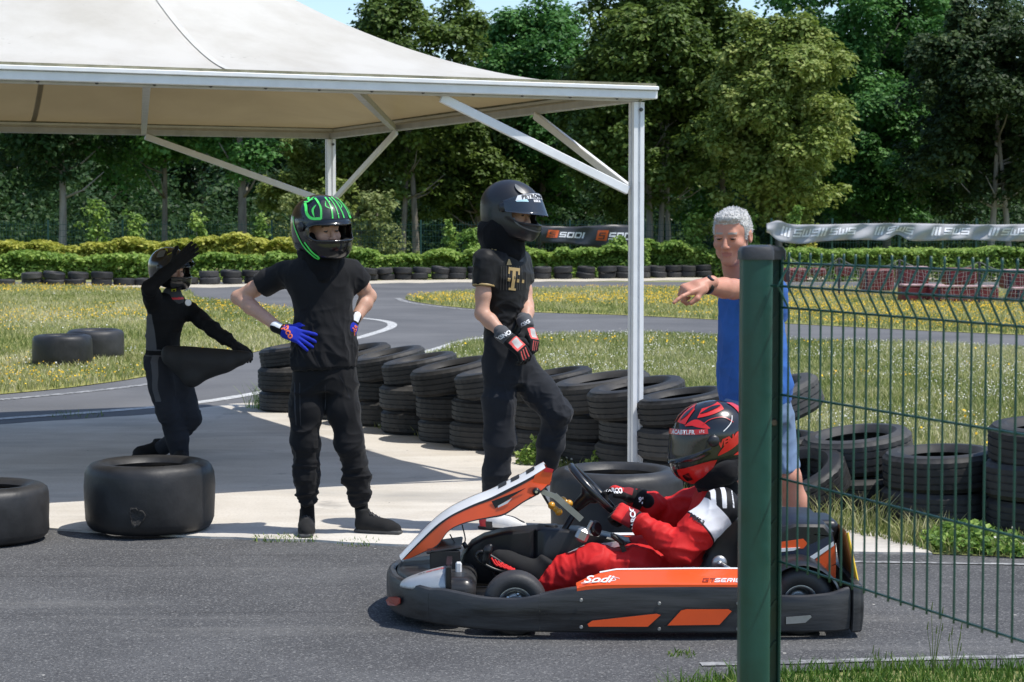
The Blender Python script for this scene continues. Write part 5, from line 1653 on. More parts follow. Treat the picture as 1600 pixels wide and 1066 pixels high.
# gloves on the hips
def glove_fm(C):
    m = np.zeros(len(C), int); m[C[:, 0] < -.006] = 1
    m[(C[:, 0] < -.02) & (C[:, 2] > .012) & (np.abs(C[:, 1] - .012) < .018)] = 2
    return m
gl, bvg = hand('glove', wrL + (Pm(486, 533, -.16) - wrL) * .10, Pm(490, 535, -.155) - wrL, A(-.25, -.86, .45), True, [M['glove_blue'], M['glove_black'], M['print_w']], pm, curls=[(8, 10, 8), (14, 12, 8), (16, 14, 8), (12, 14, 8)], spread=(14, 3, -5, -16), thumb=((.7, .65, -.1), (.9, .3, -.1)), g=.0016, fm=glove_fm, sc=.98, bvh=True)
gr, bvg2 = hand('glove', wrR + A(-.004, -.01, -.012), Pm(532, 552, -.07) - wrR, A(.78, -.62, .2), False, [M['glove_blue'], M['glove_black'], M['print_w']], pm, curls=[(8, 14, 12), (14, 16, 10), (18, 18, 10), (16, 18, 10)], spread=(14, 3, -5, -14), g=.0016, fm=glove_fm, sc=.98, bvh=True)
hx = unit(Pm(490, 535, -.155) - wrL)
decal('lettering', font_mesh('spco', .050, .0016), bvg, wrL + hx * .032 + A(.0, -.03, .004), A(.45, -.1, -.85), A(.85, -.2, .45), M['print_orange2'], gl, .0025)
decal('lettering', font_mesh('spco', .042, .0012), bvg2, wrR + A(.012, -.05, -.045), A(-.1, -.35, -.9), A(.8, .5, -.3), M['print_orange2'], gr, .0025)
# shoes and socks
def sock(L, foot):
    e = L[-1]
    return cone
for a_, b_ in ((legA[-1], Pm(482, 815, .01)), (legB[-1], Pm(566, 812, .03))):
    sdf_obj('sock', lambda P: cone(P, a_, b_, .038, .036), *bounds([a_, b_], .06), .006, M['scarf_black'], pm)
hA = Pm(481, 839, .10); hA[2] = .017; hB = Pm(556, 838, .03); hB[2] = .017
for h_, d_ in ((hA + A(0, -.02, 0), A(.06, -1, 0)), (hB, A(.95, -.30, 0))):
    so_ = shoe('shoe', h_, d_, [M['shoe_black'], M['sole_grey']], pm, L=.265, high=.055)
    laces(h_, d_, so_, M['lace_grey'])

# ---- youth in the printed black shirt ------------------------------------
YB_ = 10.75
Pb = lambda x, y, d=0.0: at(x, y, YB_ + d)
pb = empty('person', gnd(782, 836), 'person in a gold-printed black shirt and black helmet, hands clasped and one knee bent', 'person')
fB = unit(A(.74, -.67, 0)); sB_ = A(-fB[1], fB[0], 0)
legA = [Pb(780, 575, -.04), Pb(781, 630, -.05), Pb(781, 688, -.04), Pb(775, 735, -.02), Pb(768, 775, .0)]
footB = Pb(851, 752, .12)
legB = [Pb(815, 578, .05), Pb(842, 610, .0), Pb(868, 645, -.03), Pb(861, 692, .03), footB + A(-.01, .0, .05)]
def fBt(P):
    d = ebody(P, [(Pb(796, 600), .125, .105), (Pb(796, 570), .155, .115), (Pb(793, 540), .150, .11), (Pb(791, 515), .138, .10)], sB_, fB)
    d = smin(d, chain(P, legA, [.088, .088, .080, .072, .056], .04, c1=True), .045)
    d = smin(d, chain(P, legB, [.086, .084, .078, .068, .054], .035, c1=True), .045)
    return d
def dBt(V):
    low = np.clip((.6 - V[:, 2]) / .4, 0, 1)
    kn = near_pt(V, legB[2], .14) + near_pt(V, Pb(800, 590), .14)
    return crease(V, 23, .011, (7, 7, 6)) + (low * .6 + kn) * crease(V, 27, .014, (8, 8, 14)) + folds(V, 2, .004, (6, 6, 6))
lo, hi = bounds(legA + legB + [Pb(750, 510), Pb(840, 520)], .13)
sdf_obj('trousers', fBt, lo, hi, .006, M['navy_jog'], pb, disp=dBt)
shN, elN, wrN = Pb(758, 408, -.13), Pb(753, 490, -.17), Pb(791, 526, -.26)
shF, elF, wrF = Pb(812, 408, .12), Pb(823, 478, .02), Pb(822, 508, -.12)
st = [(Pb(790, 536), .142, .103), (Pb(790, 515), .138, .10), (Pb(790, 490), .135, .098), (Pb(790, 460), .150, .108), (Pb(789, 430), .165, .115), (Pb(787, 408), .168, .108), (Pb(788, 394), .13, .088), (Pb(791, 382), .07, .06)]
def fBs(P):
    d = ebody(P, st, sB_, fB)
    for a, b, r0 in ((shN, elN, .066), (shF, elF, .06)):
        e = a + (b - a) * .48
        d = smin(d, chain(P, [a, e], [r0, .057], .03, c1=True), .045)
    return d
def dBs(V):
    w = np.exp(-((V[:, 2] - Pb(790, 500)[2]) / .12) ** 2)
    return crease(V, 31, .006, (8, 8, 8)) + w * crease(V, 33, .014, (9, 9, 14), 1.0, np.array([[.85, 0, .5], [0, 1, 0], [-.5, 0, .85]])) + near_pt(V, shN, .12) * crease(V, 37, .006, (12, 12, 12))
lo, hi = bounds([Pb(735, 375, -.25), Pb(850, 545, .25)], .06)
shirtB, bvB = sdf_obj('shirt', fBs, lo, hi, .0055, M['black_jersey'], pb, bvh=True, disp=dBs)
for a, b, c in ((shN, elN, wrN), (shF, elF, wrF)):
    sdf_obj('arm', lambda P: chain(P, [a + (b - a) * .3, a + (b - a) * .65, b, b + (c - b) * .32, c], [.043, .041, .037, .039, .026], .02), *bounds([a, b, c], .07), .005, M['skin'], pb)
sdf_obj('neck_warmer', lambda P: smin(chain(P, [Pb(786, 360, 0), Pb(786, 380), Pb(792, 396, -.01)], [.120, .112, .092], .03), ell(P, Pb(772, 362, .03), (.09, .09, .075)), .04), Pb(730, 425, -.2), Pb(850, 330, .22), .007, M['scarf_black'], pb, disp=lambda V: crease(V, 35, .008, (9, 9, 14)))
# gold cuffs of the sleeves
for a, b in ((shN, elN), (shF, elF)):
    e = a + (b - a) * .468; t = unit(b - a)
    mb = MB().lathe([(.0585, -.006), (.0610, -.003), (.0610, .004), (.0585, .006)], e, t, 32)
    mb.build('sleeve_trim', M['gold'], shirtB, smooth=True)
# chest print: slab-serif letter with two squares, small triangle mark, crest, shoulder stripes, pinstripes
def rect(x, y, w, h): return [(x, y), (x + w, y), (x + w, y + h), (x, y + h)]
tee = [rect(-.036, .045, .072, .018), rect(-.036, .026, .010, .02), rect(.026, .026, .010, .02), rect(-.010, -.05, .020, .096), rect(-.022, -.06, .044, .012), rect(-.036, -.014, .016, .018), rect(.022, -.014, .016, .018), rect(.058, -.014, .016, .018)]
view = unit(A(.18, -.98, 0))
rt = unit(A(.98, .18, 0))
decal('lettering', rects_mesh(tee, 4), bvB, Pb(806, 437, -.15), A(.72, .25, -.10), A(.05, 0, 1), M['gold'], shirtB, .003)
tri = [[(-.016, -.012), (.016, -.012), (.004, .02), (-.004, .02)]]
decal('emblem', rects_mesh(tri, 3), bvB, Pb(797, 411, -.15), rt, UP, M['gold'], shirtB, .003)
crest = [[(-.012, -.016), (.012, -.016), (.014, .018), (-.014, .018)]]
decal('emblem', rects_mesh(crest, 3), bvB, Pb(818, 405, -.12), rt, UP, M['glove_grey'], shirtB, .003)
for k in range(9):
    x = 783 + k * 4.6
    p_ = Pb(x, 432, -.15)
    decal('pinstripe', rects_mesh([rect(-.0022, -.075, .0044, .13)], 6), bvB, p_, rt, UP, M['print_pin'], shirtB, .0018)
for k in range(3):
    decal('shoulder_stripe', rects_mesh([rect(-.005, -.028, .010, .056)], 5), bvB, Pb(762 + k * 5.2, 380 + k * 1.6, -.10), A(.96, .1, .2), A(.2, .6, .75), M['gold'], shirtB, .003)
decal('lettering', font_mesh('ecrsf', .022, .0008), bvB, Pb(803, 388, -.10), rt, UP, M['glove_silver'], shirtB, .02)
hb = Helmet(Pb(799, 334, 0), A(.83, -.53, -.16), 1.09, pb, M['helm_matt'], up=(.12, 0, 1))
sdf_obj('head', lambda P: head_sdf(P, False), (-.11, -.13, -.15), (.11, .14, .15), .0036, [M['skin'], M['lips'], M['eye'], M['brow']], pb, 1, head_fm, (hb.w(A(0, .004, -.006)), hb.rows, 1.08))
vz = hb.visor(M['visor_tint'], 22, lo=-18, hi=22)
def on_visor(L):
    return hb.rot(L)
def vis_patch(poly, m, off, n=12, name='sticker'):
    P0, P1, P2, P3 = [A(*p) for p in poly]; q = []
    for a in range(n + 1):
        for b in range(4):
            s, t = a / n, b / 3
            q.append((P0 * (1 - s) + P1 * s) * (1 - t) + (P3 * (1 - s) + P2 * s) * t)
    q = np.array(q); V = hb.w(hb.rot(helm_pt(q[:, 0], q[:, 1], off), off))
    F = [(a * 4 + b, (a + 1) * 4 + b, (a + 1) * 4 + b + 1, a * 4 + b + 1) for a in range(n) for b in range(3)]
    return add(name, V, F, m, vz)
stk = vis_patch([(-50, 10.5), (50, 10.5), (44, 20), (-44, 20)], M['white_gloss'], .0098, n=20)
hb.text(font_mesh('PETRONAS', .034, .0014, spacing=1.1), 10, 15.2, 300, M['print_dark'], .0115, post=hb.rot, parent=stk)
hb.text(font_mesh('RISCA', .020, .0009), 8, 6.0, 300, M['print_w'], .0105, post=hb.rot, parent=vz)
vis_patch([(26, 5), (48, 8.5), (50, 11.5), (28, 10.5)], mat('pale_cyan', (.45, .68, .75), rough=.3), .0095)
for s in (1, -1):
    hb.ribbon([(30 * s, 38), (45 * s, 48), (62 * s, 62)], .03, M['helm_grey'], .006, 'vent_fin', taper=True)
    hb.ribbon([(52 * s, -12), (46 * s, -19), (34 * s, -23), (16 * s, -24.5), (0, -25)], .008, M['helm_grey'], .004, 'port_trim')
def gloveB_fm(C):
    m = np.zeros(len(C), int)
    m[(C[:, 0] < .0)] = 1
    m[(C[:, 0] > .018) & (C[:, 0] < .078) & (C[:, 2] > .004) & (np.abs(C[:, 1]) < .034 - .0 * C[:, 0])] = 3
    m[(C[:, 0] > .026) & (C[:, 0] < .070) & (C[:, 2] > .006) & (np.abs(C[:, 1]) < .022)] = 2
    for y in (.020, 0, -.019):
        m[(C[:, 0] > .09) & (C[:, 0] < .13) & (np.abs(C[:, 1] - y) < .003) & (C[:, 2] > -.02)] = 3
    return m
gm = [M['glove_black'], M['glove_grey'], M['glove_silver'], M['glove_pink']]
g1, bg1 = hand('glove', wrN + A(.012, -.005, -.012), Pb(838, 568, -.30) - wrN, A(.45, -.72, .55), True, gm, pb, curls=[(30, 45, 30), (36, 48, 30), (40, 50, 30), (40, 50, 30)], spread=(4, 1, -2, -5), g=.0022, fm=gloveB_fm, sc=1.10, bvh=True)
g2, bg2 = hand('glove', wrF + A(.006, -.005, -.014), Pb(849, 566, -.22) - wrF, A(.80, -.50, .35), False, gm, pb, curls=[(28, 42, 26), (34, 46, 28), (38, 48, 28), (38, 48, 28)], spread=(4, 1, -2, -5), g=.0022, fm=gloveB_fm, sc=1.06, bvh=True)
for (w_, d_, gg) in ((wrN, Pb(838, 568, -.30) - wrN, g1), (wrF, Pb(849, 566, -.22) - wrF, g2)):
    t = unit(d_)
    MB().lathe([(.030, -.062), (.040, -.064), (.044, -.05), (.041, -.012), (.036, .004), (.030, .006)], w_ + A(.008, -.005, -.012), t, 24).build('cuff', M['glove_grey'], gg, smooth=True)
tN = unit(Pb(838, 568, -.30) - wrN)
cu = BVHTree.FromPolygons(*(lambda mb: ([tuple(v) for v in mb.v], mb.f))(MB().lathe([(.040, -.064), (.044, -.05), (.041, -.012), (.036, .004)], wrN + A(.008, -.005, -.012), tN, 24)))
decal('lettering', font_mesh('OXSNOX', .030, .0012), cu, wrN + A(.008, -.035, -.012) - tN * .030, A(.80, 0, .45), A(-.45, 0, .8), M['print_w'], g1, .002)
tF = unit(Pb(849, 566, -.22) - wrF)
decal('lettering', font_mesh('OXS', .026, .001), cu if False else BVHTree.FromPolygons(*(lambda mb: ([tuple(v) for v in mb.v], mb.f))(MB().lathe([(.040, -.064), (.044, -.05), (.041, -.012), (.036, .004)], wrF + A(.008, -.005, -.012), tF, 24))), wrF + A(.008, -.035, -.012) - tF * .03, A(.85, 0, .45), A(-.45, 0, .85), M['print_w'], g2, .002)
# white lacing shoe with red heel, other foot up on the tyre
def shoeW_fm(C):
    m = np.zeros(len(C), int)
    m[C[:, 0] < .055] = 2
    m[(C[:, 2] < .017)] = 1
    m[(C[:, 2] > .10)] = 3
    m[(C[:, 0] > .05) & (C[:, 0] < .09) & (C[:, 2] < .05)] = 3
    m[(np.abs(C[:, 1]) < .010) & (C[:, 0] > .08) & (C[:, 2] > .045)] = 3
    return m
sm_ = [M['shoe_white'], M['sole'], M['shoe_red'], M['print_dark']]
hS = Pb(750, 838, .0); hS[2] = .017
s1 = shoe('shoe', hS, A(.93, -.36, 0), sm_, pb, L=.275, high=.05, fm=shoeW_fm)
s2 = shoe('shoe', footB + A(-.05, .03, -.01), A(.52, -.12, -.85), sm_, pb, L=.27, high=.05, up=(.8, -.2, .55), fm=shoeW_fm)
laces(hS, A(.93, -.36, 0), s1, M['print_dark'], 7)
sdf_obj('sock', lambda P: cone(P, legA[-1], hS + A(.045, -.01, .10), .040, .034), *bounds([legA[-1], hS], .08), .006, M['scarf_black'], pb)

# ---- child in the black race suit ----------------------------------------
YK = 13.95
Pk = lambda x, y, d=0.0: at(x, y, YK + d)
pk = empty('person', gnd(268, 722), 'child in a black and grey race suit raising one hand to a helmet', 'person')
fK = unit(A(.72, -.69, 0)); sK = A(-fK[1], fK[0], 0)
st = [(Pk(256, 575), .13, .11), (Pk(255, 558), .135, .11), (Pk(254, 545), .125, .10), (Pk(255, 520), .130, .10), (Pk(261, 495), .150, .108), (Pk(265, 478), .155, .10), (Pk(267, 466), .11, .075), (Pk(268, 458), .07, .06)]
shN, elN, wrN = Pk(240, 472, -.10), Pk(234, 449, -.27), Pk(273, 414, -.25)
shF, elF, wrF = Pk(296, 484, .08), Pk(333, 515, -.06), Pk(367, 539, -.14)
legA = [Pk(247, 570, -.05), Pk(254, 605, -.07), Pk(264, 645, -.09), Pk(277, 685, -.06), Pk(281, 716, -.03)]
legB = [Pk(266, 572, .06), Pk(284, 612, .02), Pk(297, 652, .0), Pk(276, 685, .10), Pk(250, 702, .18)]
def fKs(P):
    d = ebody(P, st, sK, fK)
    d = smin(d, chain(P, [shN, (shN + elN) / 2, elN, (elN + wrN) / 2, wrN], [.066, .060, .050, .041, .033], .025, c1=True), .045)
    d = smin(d, chain(P, [shF, (shF + elF) / 2, elF, (elF + wrF) / 2, wrF], [.064, .056, .050, .045, .036], .025, c1=True), .045)
    d = smin(d, chain(P, legA, [.095, .092, .075, .068, .062], .04, c1=True), .045)
    d = smin(d, chain(P, legB, [.090, .085, .075, .062, .055], .04, c1=True), .045)
    return d
def dKs(V):
    belt = np.exp(-((V[:, 2] - Pk(255, 550)[2]) / .018) ** 2)
    kn = near_pt(V, legA[2], .15) + near_pt(V, elF, .15) + near_pt(V, elN, .15) + near_pt(V, legB[2], .15)
    return crease(V, 43, .009, (8, 8, 8)) + kn * crease(V, 47, .010, (9, 9, 14)) - .008 * belt
zb = Pk(255, 550)[2]
zc = Pk(255, 548)[2]
def kid_panels(C):
    q = C - Pk(255, 548); s_ = q @ sK; f_ = q @ fK; z = C[:, 2] - zb
    arm = np.minimum(cone(C, shN, elN, .075, .065), cone(C, elN, wrN, .065, .05)) - .012
    side = np.minimum(np.minimum(-.055 - s_, .050 - np.abs(f_ - .010 + .05 * z)), np.minimum(np.minimum(z - .016, .33 - z), arm))
    thigh = np.minimum(np.minimum(-.012 - z, z + .34), np.minimum(.020 - np.abs(f_ - .065 + z * .10), -.02 - s_))
    beltl = np.minimum(.0035 - np.abs(np.abs(z) - .020), -.01 - s_)
    return {'dark': -.012 - z, 'grey': np.maximum(np.maximum(side, thigh), beltl)}
M['kid_suit'] = panel_cloth('black_grey_race_suit', (.007, .0072, .0085), [('dark', (.022, .024, .030)), ('grey', (.085, .088, .096))], .8)
lo, hi = bounds(legA + legB + [shN, elN, wrN, shF, elF, wrF, Pk(265, 458)], .11)
sdf_obj('race_suit', fKs, lo, hi, .0072, M['kid_suit'], pk, 2, disp=dKs, vattr=kid_panels)
sdf_obj('collar', lambda P: cone(P, Pk(269, 462), Pk(271, 470, -.01), .070, .074), Pk(235, 490, -.2), Pk(310, 445, .2), .006, [M['suit_grey'], M['print_red']], pk, 1, lambda C: (np.abs(C[:, 2] - Pk(270, 466)[2]) < .008).astype(int))
hk = Helmet(Pk(266, 424), A(.80, -.58, -.06), 1.02, pk, M['helm_black'])
sdf_obj('head', lambda P: head_sdf(P, False), (-.11, -.13, -.15), (.11, .14, .15), .0036, [M['skin'], M['lips'], M['eye'], M['brow']], pk, 1, head_fm, (hk.w(A(0, .004, -.006)), hk.rows, .98))
hk.visor(M['visor_smoke'], 40)
for s in (1, -1):
    hk.patch([(20 * s, 30), (48 * s, 24), (58 * s, 48), (24 * s, 62)], M['helm_yellow'], .003)
    hk.patch([(70 * s, 40), (100 * s, 34), (110 * s, 58), (70 * s, 66)], M['helm_grey'], .003)
    hk.patch([(26 * s, -42), (40 * s, -48), (36 * s, -58), (22 * s, -52)], M['helm_yellow'], .003)
    hk.patch([(28 * s, -46), (34 * s, -49), (32 * s, -54), (26 * s, -51)], M['helm_black'], .005)
    hk.ribbon([(60 * s, 58), (85 * s, 70), (120 * s, 66)], .014, M['helm_yellow'], .0035, taper=True)
hand('glove', wrN, Pk(304, 388, -.27) - wrN, A(.62, -.7, .5), True, M['glove_black'], pk, curls=[(-4, 8, 6), (0, 8, 6), (2, 8, 6), (4, 10, 8)], spread=(6, 2, -2, -6), g=.003, sc=1.08)
hand('glove', wrF, Pk(392, 552, -.18) - wrF, A(.35, -.5, .8), False, M['glove_black'], pk, curls=[(20, 30, 20)] * 4, g=.002, sc=.95)
f1 = Pk(279, 720, .0); f1[2] = .018; f2 = Pk(252, 718, .20); f2[2] = .018
shoe('shoe', f1 + A(-.03, .05, 0), A(.35, -.94, 0), [M['shoe_black'], M['sole']], pk, L=.235, high=.05)
shoe('shoe', f2 + A(.02, .02, 0), A(-.90, -.44, 0), [M['shoe_black'], M['sole']], pk, L=.235, high=.05)
for (x0, y0, w_, h_, mm) in ((292, 470, .026, .055, M['print_w']),):
    c = Pk(x0, y0, -.16)
bd = MB().lathe([(0, .004), (.022, .004), (.024, 0)], Pk(294, 473, -.10), A(.45, -.85, .2), 18)
bd.build('badge', M['print_w'], pk)
# padded seat insert carried under the arm
def ins(P):
    a, b, c, e = Pk(262, 548, -.22), Pk(388, 556, -.22), Pk(300, 590, -.22), Pk(330, 550, -.24)
    d = cone(P, a, b, .030, .030)
    d = smin(d, cone(P, a + A(.02, 0, -.05), c, .06, .055), .06)
    d = smin(d, cone(P, c, b + A(-.06, 0, -.03), .055, .04), .06)
    d = smin(d, cone(P, Pk(290, 562, -.22), Pk(350, 565, -.22), .075, .06), .06)
    return d
so = sdf_obj('seat_insert', ins, *bounds([Pk(250, 540, -.3), Pk(400, 600, -.1)], .06), .007, mat('black_foam', (.010, .010, .0105), rough=.7, var=.3, vscale=8, bump=.1, bscale=60), None)
base = Pk(320, 570, -.22)
for v in so.data.vertices: v.co = v.co - Vector(base)
so.location = tuple(base)
tag(so, 'black padded kart seat insert held under the child\'s arm', 'seat insert')

# ---- man in blue pointing --------------------------------------------------
YC = 9.6
Pc = lambda x, y, d=0.0: at(x, y, YC + d)
pc_ = empty('person', (Pc(1190, 600)[0], YC, 0), 'grey-haired man in a blue polo shirt pointing, behind the green post', 'person')
fC = unit(A(-.60, -.80, 0)); sC = A(-fC[1], fC[0], 0)
shP, elP, wrP = Pc(1186, 452, -.10), Pc(1146, 452, -.32), Pc(1098, 446, -.50)
shO, elO, wrO = Pc(1208, 455, .11), Pc(1212, 540, .20), Pc(1196, 600, .10)
st = [(Pc(1180, 632), .180, .135), (Pc(1179, 600), .182, .148), (Pc(1177, 555), .172, .150), (Pc(1173, 510), .158, .140), (Pc(1172, 470), .162, .120), (Pc(1173, 448), .155, .105), (Pc(1172, 432), .11, .08), (Pc(1172, 420), .07, .065)]
def fCs(P):
    d = ebody(P, st, sC, fC)
    e = shP + (elP - shP) * .55
    d = smin(d, chain(P, [shP, e], [.075, .066], .03, c1=True), .05)
    e2 = shO + (elO - shO) * .55
    d = smin(d, chain(P, [shO, e2], [.07, .062], .03, c1=True), .05)
    d = smin(d, cone(P, Pc(1168, 418, -.02), Pc(1172, 430), .062, .075), .02)
    return d
def dCs(V):
    w = near_pt(V, shP, .2) + np.exp(-((V[:, 2] - Pc(1180, 600)[2]) / .1) ** 2)
    return crease(V, 61, .010, (7, 7, 6)) + w * crease(V, 63, .013, (9, 9, 9))
lo, hi = bounds([Pc(1110, 405, -.4), Pc(1270, 645, .35)], .06)
shC, bvC = sdf_obj('polo_shirt', fCs, lo, hi, .006, M['blue_polo'], pc_, bvh=True, disp=dCs)
def fCt(P):
    d = ebody(P, [(Pc(1182, 660), .165, .13), (Pc(1182, 640), .172, .135), (Pc(1182, 615), .165, .13)], sC, fC)
    d = smin(d, chain(P, [Pc(1160, 650, -.03), Pc(1150, 740, -.06)], [.105, .095], .03, c1=True), .05)
    d = smin(d, chain(P, [Pc(1206, 650, .05), Pc(1220, 735, .08)], [.105, .092], .03, c1=True), .05)
    return d
sdf_obj('shorts', fCt, *bounds([Pc(1120, 610, -.1), Pc(1250, 745, .15)], .13), .008, M['denim'], pc_, disp=lambda V: crease(V, 67, .008, (9, 9, 9)))
hdC = frame(A(-.42, -.88, -.20)); oC = Pc(1144, 371, -.06); scC = 1.10
nkC = oC + (A(0, -.03, -.13) * scC) @ hdC
fistP = None
def fCskin(P):
    # head in its own frame joins the neck, arms and legs in one surface
    L = (P - oC) @ hdC.T / scC
    d = head_sdf(L) * scC
    d = smin(d, cone(P, nkC, Pc(1175, 445, .0), .060, .07), .03)
    d = np.minimum(d, chain(P, [shP, elP, elP + (wrP - elP) * .3, wrP], [.052, .046, .047, .031], .02))
    d = np.minimum(d, chain(P, [shO, elO, wrO], [.052, .042, .03], .02))
    d = np.minimum(d, chain(P, [Pc(1220, 715, .08), Pc(1232, 745, .06), Pc(1242, 785, .10), Pc(1246, 830, .10), Pc(1245, 880, .08)], [.072, .058, .060, .046, .036], .03))
    d = np.minimum(d, chain(P, [Pc(1150, 715, -.06), Pc(1146, 745, -.08), Pc(1148, 790, -.04), Pc(1150, 880, -.05)], [.072, .058, .060, .036], .03))
    return d
def fm_man(C):
    return head_fm((C - oC) @ hdC.T / scC)
sdf_obj('body', fCskin, *bounds([oC, wrP, shO, Pc(1150, 885), Pc(1250, 885), Pc(1240, 600, .2)], .15), .0046, [M['skin_tan'], M['lips'], M['eye'], M['brow_grey']], pc_, 1, fm_man)
def hairf(L):
    d = ell(L, (0, -.016, .038), (.080, .100, .089))
    d = d + .0022 * noise3(L * A(120, 120, 45), 3) + .003 * noise3(L * A(40, 40, 30), 4)
    face = smin(rbox(L, (0, .095, -.05), (.074, .075, .118), .03), rbox(L, (0, .02, -.11), (.12, .2, .078), .02), .02)
    d = smax(d, -face, .008)
    return smin(d, smax(ell(L, (0, .040, .096), (.058, .045, .024)), -L[:, 2] + .080, .006) + .003 * noise3(L * 110, 6), .012)
sdf_obj('hair', hairf, (-.11, -.15, -.08), (.11, .12, .16), .0038, M['hair_grey'], pc_, 0, None, (oC, hdC, scC))
hs_hp, hs_hf = nets(hairf, (-.11, -.15, -.08), (.11, .12, .16), .007)
hs_hn = vnormals(hs_hp, hs_hf)
hs_k = rng.integers(0, len(hs_hp), 5200)
hs_c = hs_hp[hs_k] + rng.normal(size=(5200, 3)) * .002; hs_n = hs_hn[hs_k]
hs_d = hs_n * .25 + A(0, -.45, .25) + rdir(5200) * .35; hs_d /= np.linalg.norm(hs_d, axis=1, keepdims=True)
hs_keep = hs_hp[hs_k][:, 2] > -.03
hs_c, hs_d, hs_n = hs_c[hs_keep], hs_d[hs_keep], hs_n[hs_keep]
hs_V, hs_F = kites(hs_c + hs_d * .004, hs_d, np.cross(hs_d, rdir(len(hs_d))), np.full(len(hs_d), .010), np.full(len(hs_d), .0028))
HS = leaf_mat('hair_strands', [(0, (.38, .37, .36)), (.5, (.62, .61, .60)), (1, (.84, .83, .82))], trans=.1)
link('hair_strands', quads_mesh('hair_strands', oC + (hs_V * scC) @ hdC - origin_of(pc_), hs_F, HS, fattr={'rnd': rng.random(len(hs_F))}), pc_)
hand('hand', wrP + unit(wrP - elP) * .006, Pc(1044, 462, -.60) - wrP, A(-.2, -.55, .8), True, M['skin_tan'], pc_, curls=[(6, 12, 8), (62, 75, 40), (68, 82, 45), (72, 82, 45)], spread=(2, 1, -2, -4), thumb=((.8, .35, -.45), (.8, -.15, -.5)), sc=1.06)
tw = unit(wrP - elP); wc = wrP - tw * .028
sdf_obj('hand', lambda P: chain(P, [wrO, wrO + A(0, -.02, -.09)], [.03, .035], .01), *bounds([wrO], .15), .006, M['skin_tan'], pc_)
wt = MB().lathe([(.0345, -.012), (.0405, -.011), (.0405, .011), (.0345, .012)], wc, tw, 24).build('watch_strap', M['watch'], pc_, smooth=True)
nb_ = unit(A(-.1, -.75, .65) - tw * np.dot(A(-.1, -.75, .65), tw))
MB().lathe([(.0, .049), (.017, .049), (.020, .045), (.020, .034)], wc, nb_, 20).build('watch_case', M['watch'], wt, smooth=False)
decal('emblem', rects_mesh([[(-.010, .018), (-.007, .018), (-.006, .004), (-.009, .002)], [(-.009, .002), (-.006, .004), (-.001, -.006), (-.004, -.009)], [(-.004, -.009), (-.001, -.006), (.008, -.013), (.007, -.017)]], 2), bvC, Pc(1153, 548, -.2), A(.8, -.55, 0), UP, M['print_w'], shC, .004)
for (x, dd) in ((1245, .02), (1150, -.1)):
    p = Pc(x, 890, dd); p[2] = .018
    shoe('shoe', p + A(.05, .05, 0), A(-.7, -.7, 0), [M['shoe_white'], M['sole']], pc_, L=.28, high=.02)

# ---- kart driver -----------------------------------------------------------
YD = 8.50
Pd = lambda x, y, d=0.0: at(x, y, YD + d)
pd_ = empty('person', (Pd(1080, 900)[0], YD, 0), 'kart driver in a red and white race suit with a red and black helmet', 'person')
shN, elN, wrN = Pd(1128, 792, -.20), Pd(1062, 858, -.26), Pd(996, 815, -.18)
shF, elF, wrF = Pd(1098, 782, .19), Pd(1042, 806, .24), Pd(990, 776, .13)
pel = Pd(1092, 893)
fD = unit(A(-.93, 0, .36)); 
st = [(Pd(1085, 905), .165, .12), (Pd(1092, 885), .175, .13), (Pd(1105, 850), .165, .125), (Pd(1115, 815), .175, .12), (Pd(1122, 790), .185, .11), (Pd(1124, 772), .14, .09), (Pd(1122, 758), .08, .07)]
legN = [Pd(1085, 895, -.09), Pd(1005, 886, -.12), Pd(930, 883, -.15), Pd(885, 898, -.13), Pd(842, 914, -.12)]
legF = [Pd(1085, 893, .09), Pd(1005, 872, .12), Pd(935, 866, .14), Pd(880, 884, .12), Pd(815, 896, .10)]
def fDs(P):
    d = ebody(P, st, A(0, 1, 0), fD)
    d = smin(d, chain(P, [shN, (shN + elN) / 2, elN, (elN + wrN) / 2, wrN], [.078, .074, .061, .050, .037], .03, c1=True), .045)
    d = smin(d, chain(P, [shF, (shF + elF) / 2, elF, (elF + wrF) / 2, wrF], [.078, .07, .062, .054, .043], .03, c1=True), .05)
    d = smin(d, chain(P, legN, [.094, .084, .072, .068, .058], .04, c1=True), .05)
    d = smin(d, chain(P, legF, [.10, .088, .076, .070, .056], .04, c1=True), .05)
    return d
def dDs(V):
    el_ = near_pt(V, elN, .17) + near_pt(V, elF, .15) + near_pt(V, wrN, .09)
    kn = near_pt(V, legN[2], .16) + near_pt(V, legN[4], .12)
    t = unit(elN - wrN); s_ = unit(np.cross(t, A(0, 1, 0)))
    return crease(V, 71, .010, (8, 8, 8)) + el_ * crease(V, 75, .018, (13, 6, 6), .8, np.array([t, A(0, 1, 0), s_])) + kn * crease(V, 77, .018, (12, 7, 7), .9)
ua = unit(elN - shN)
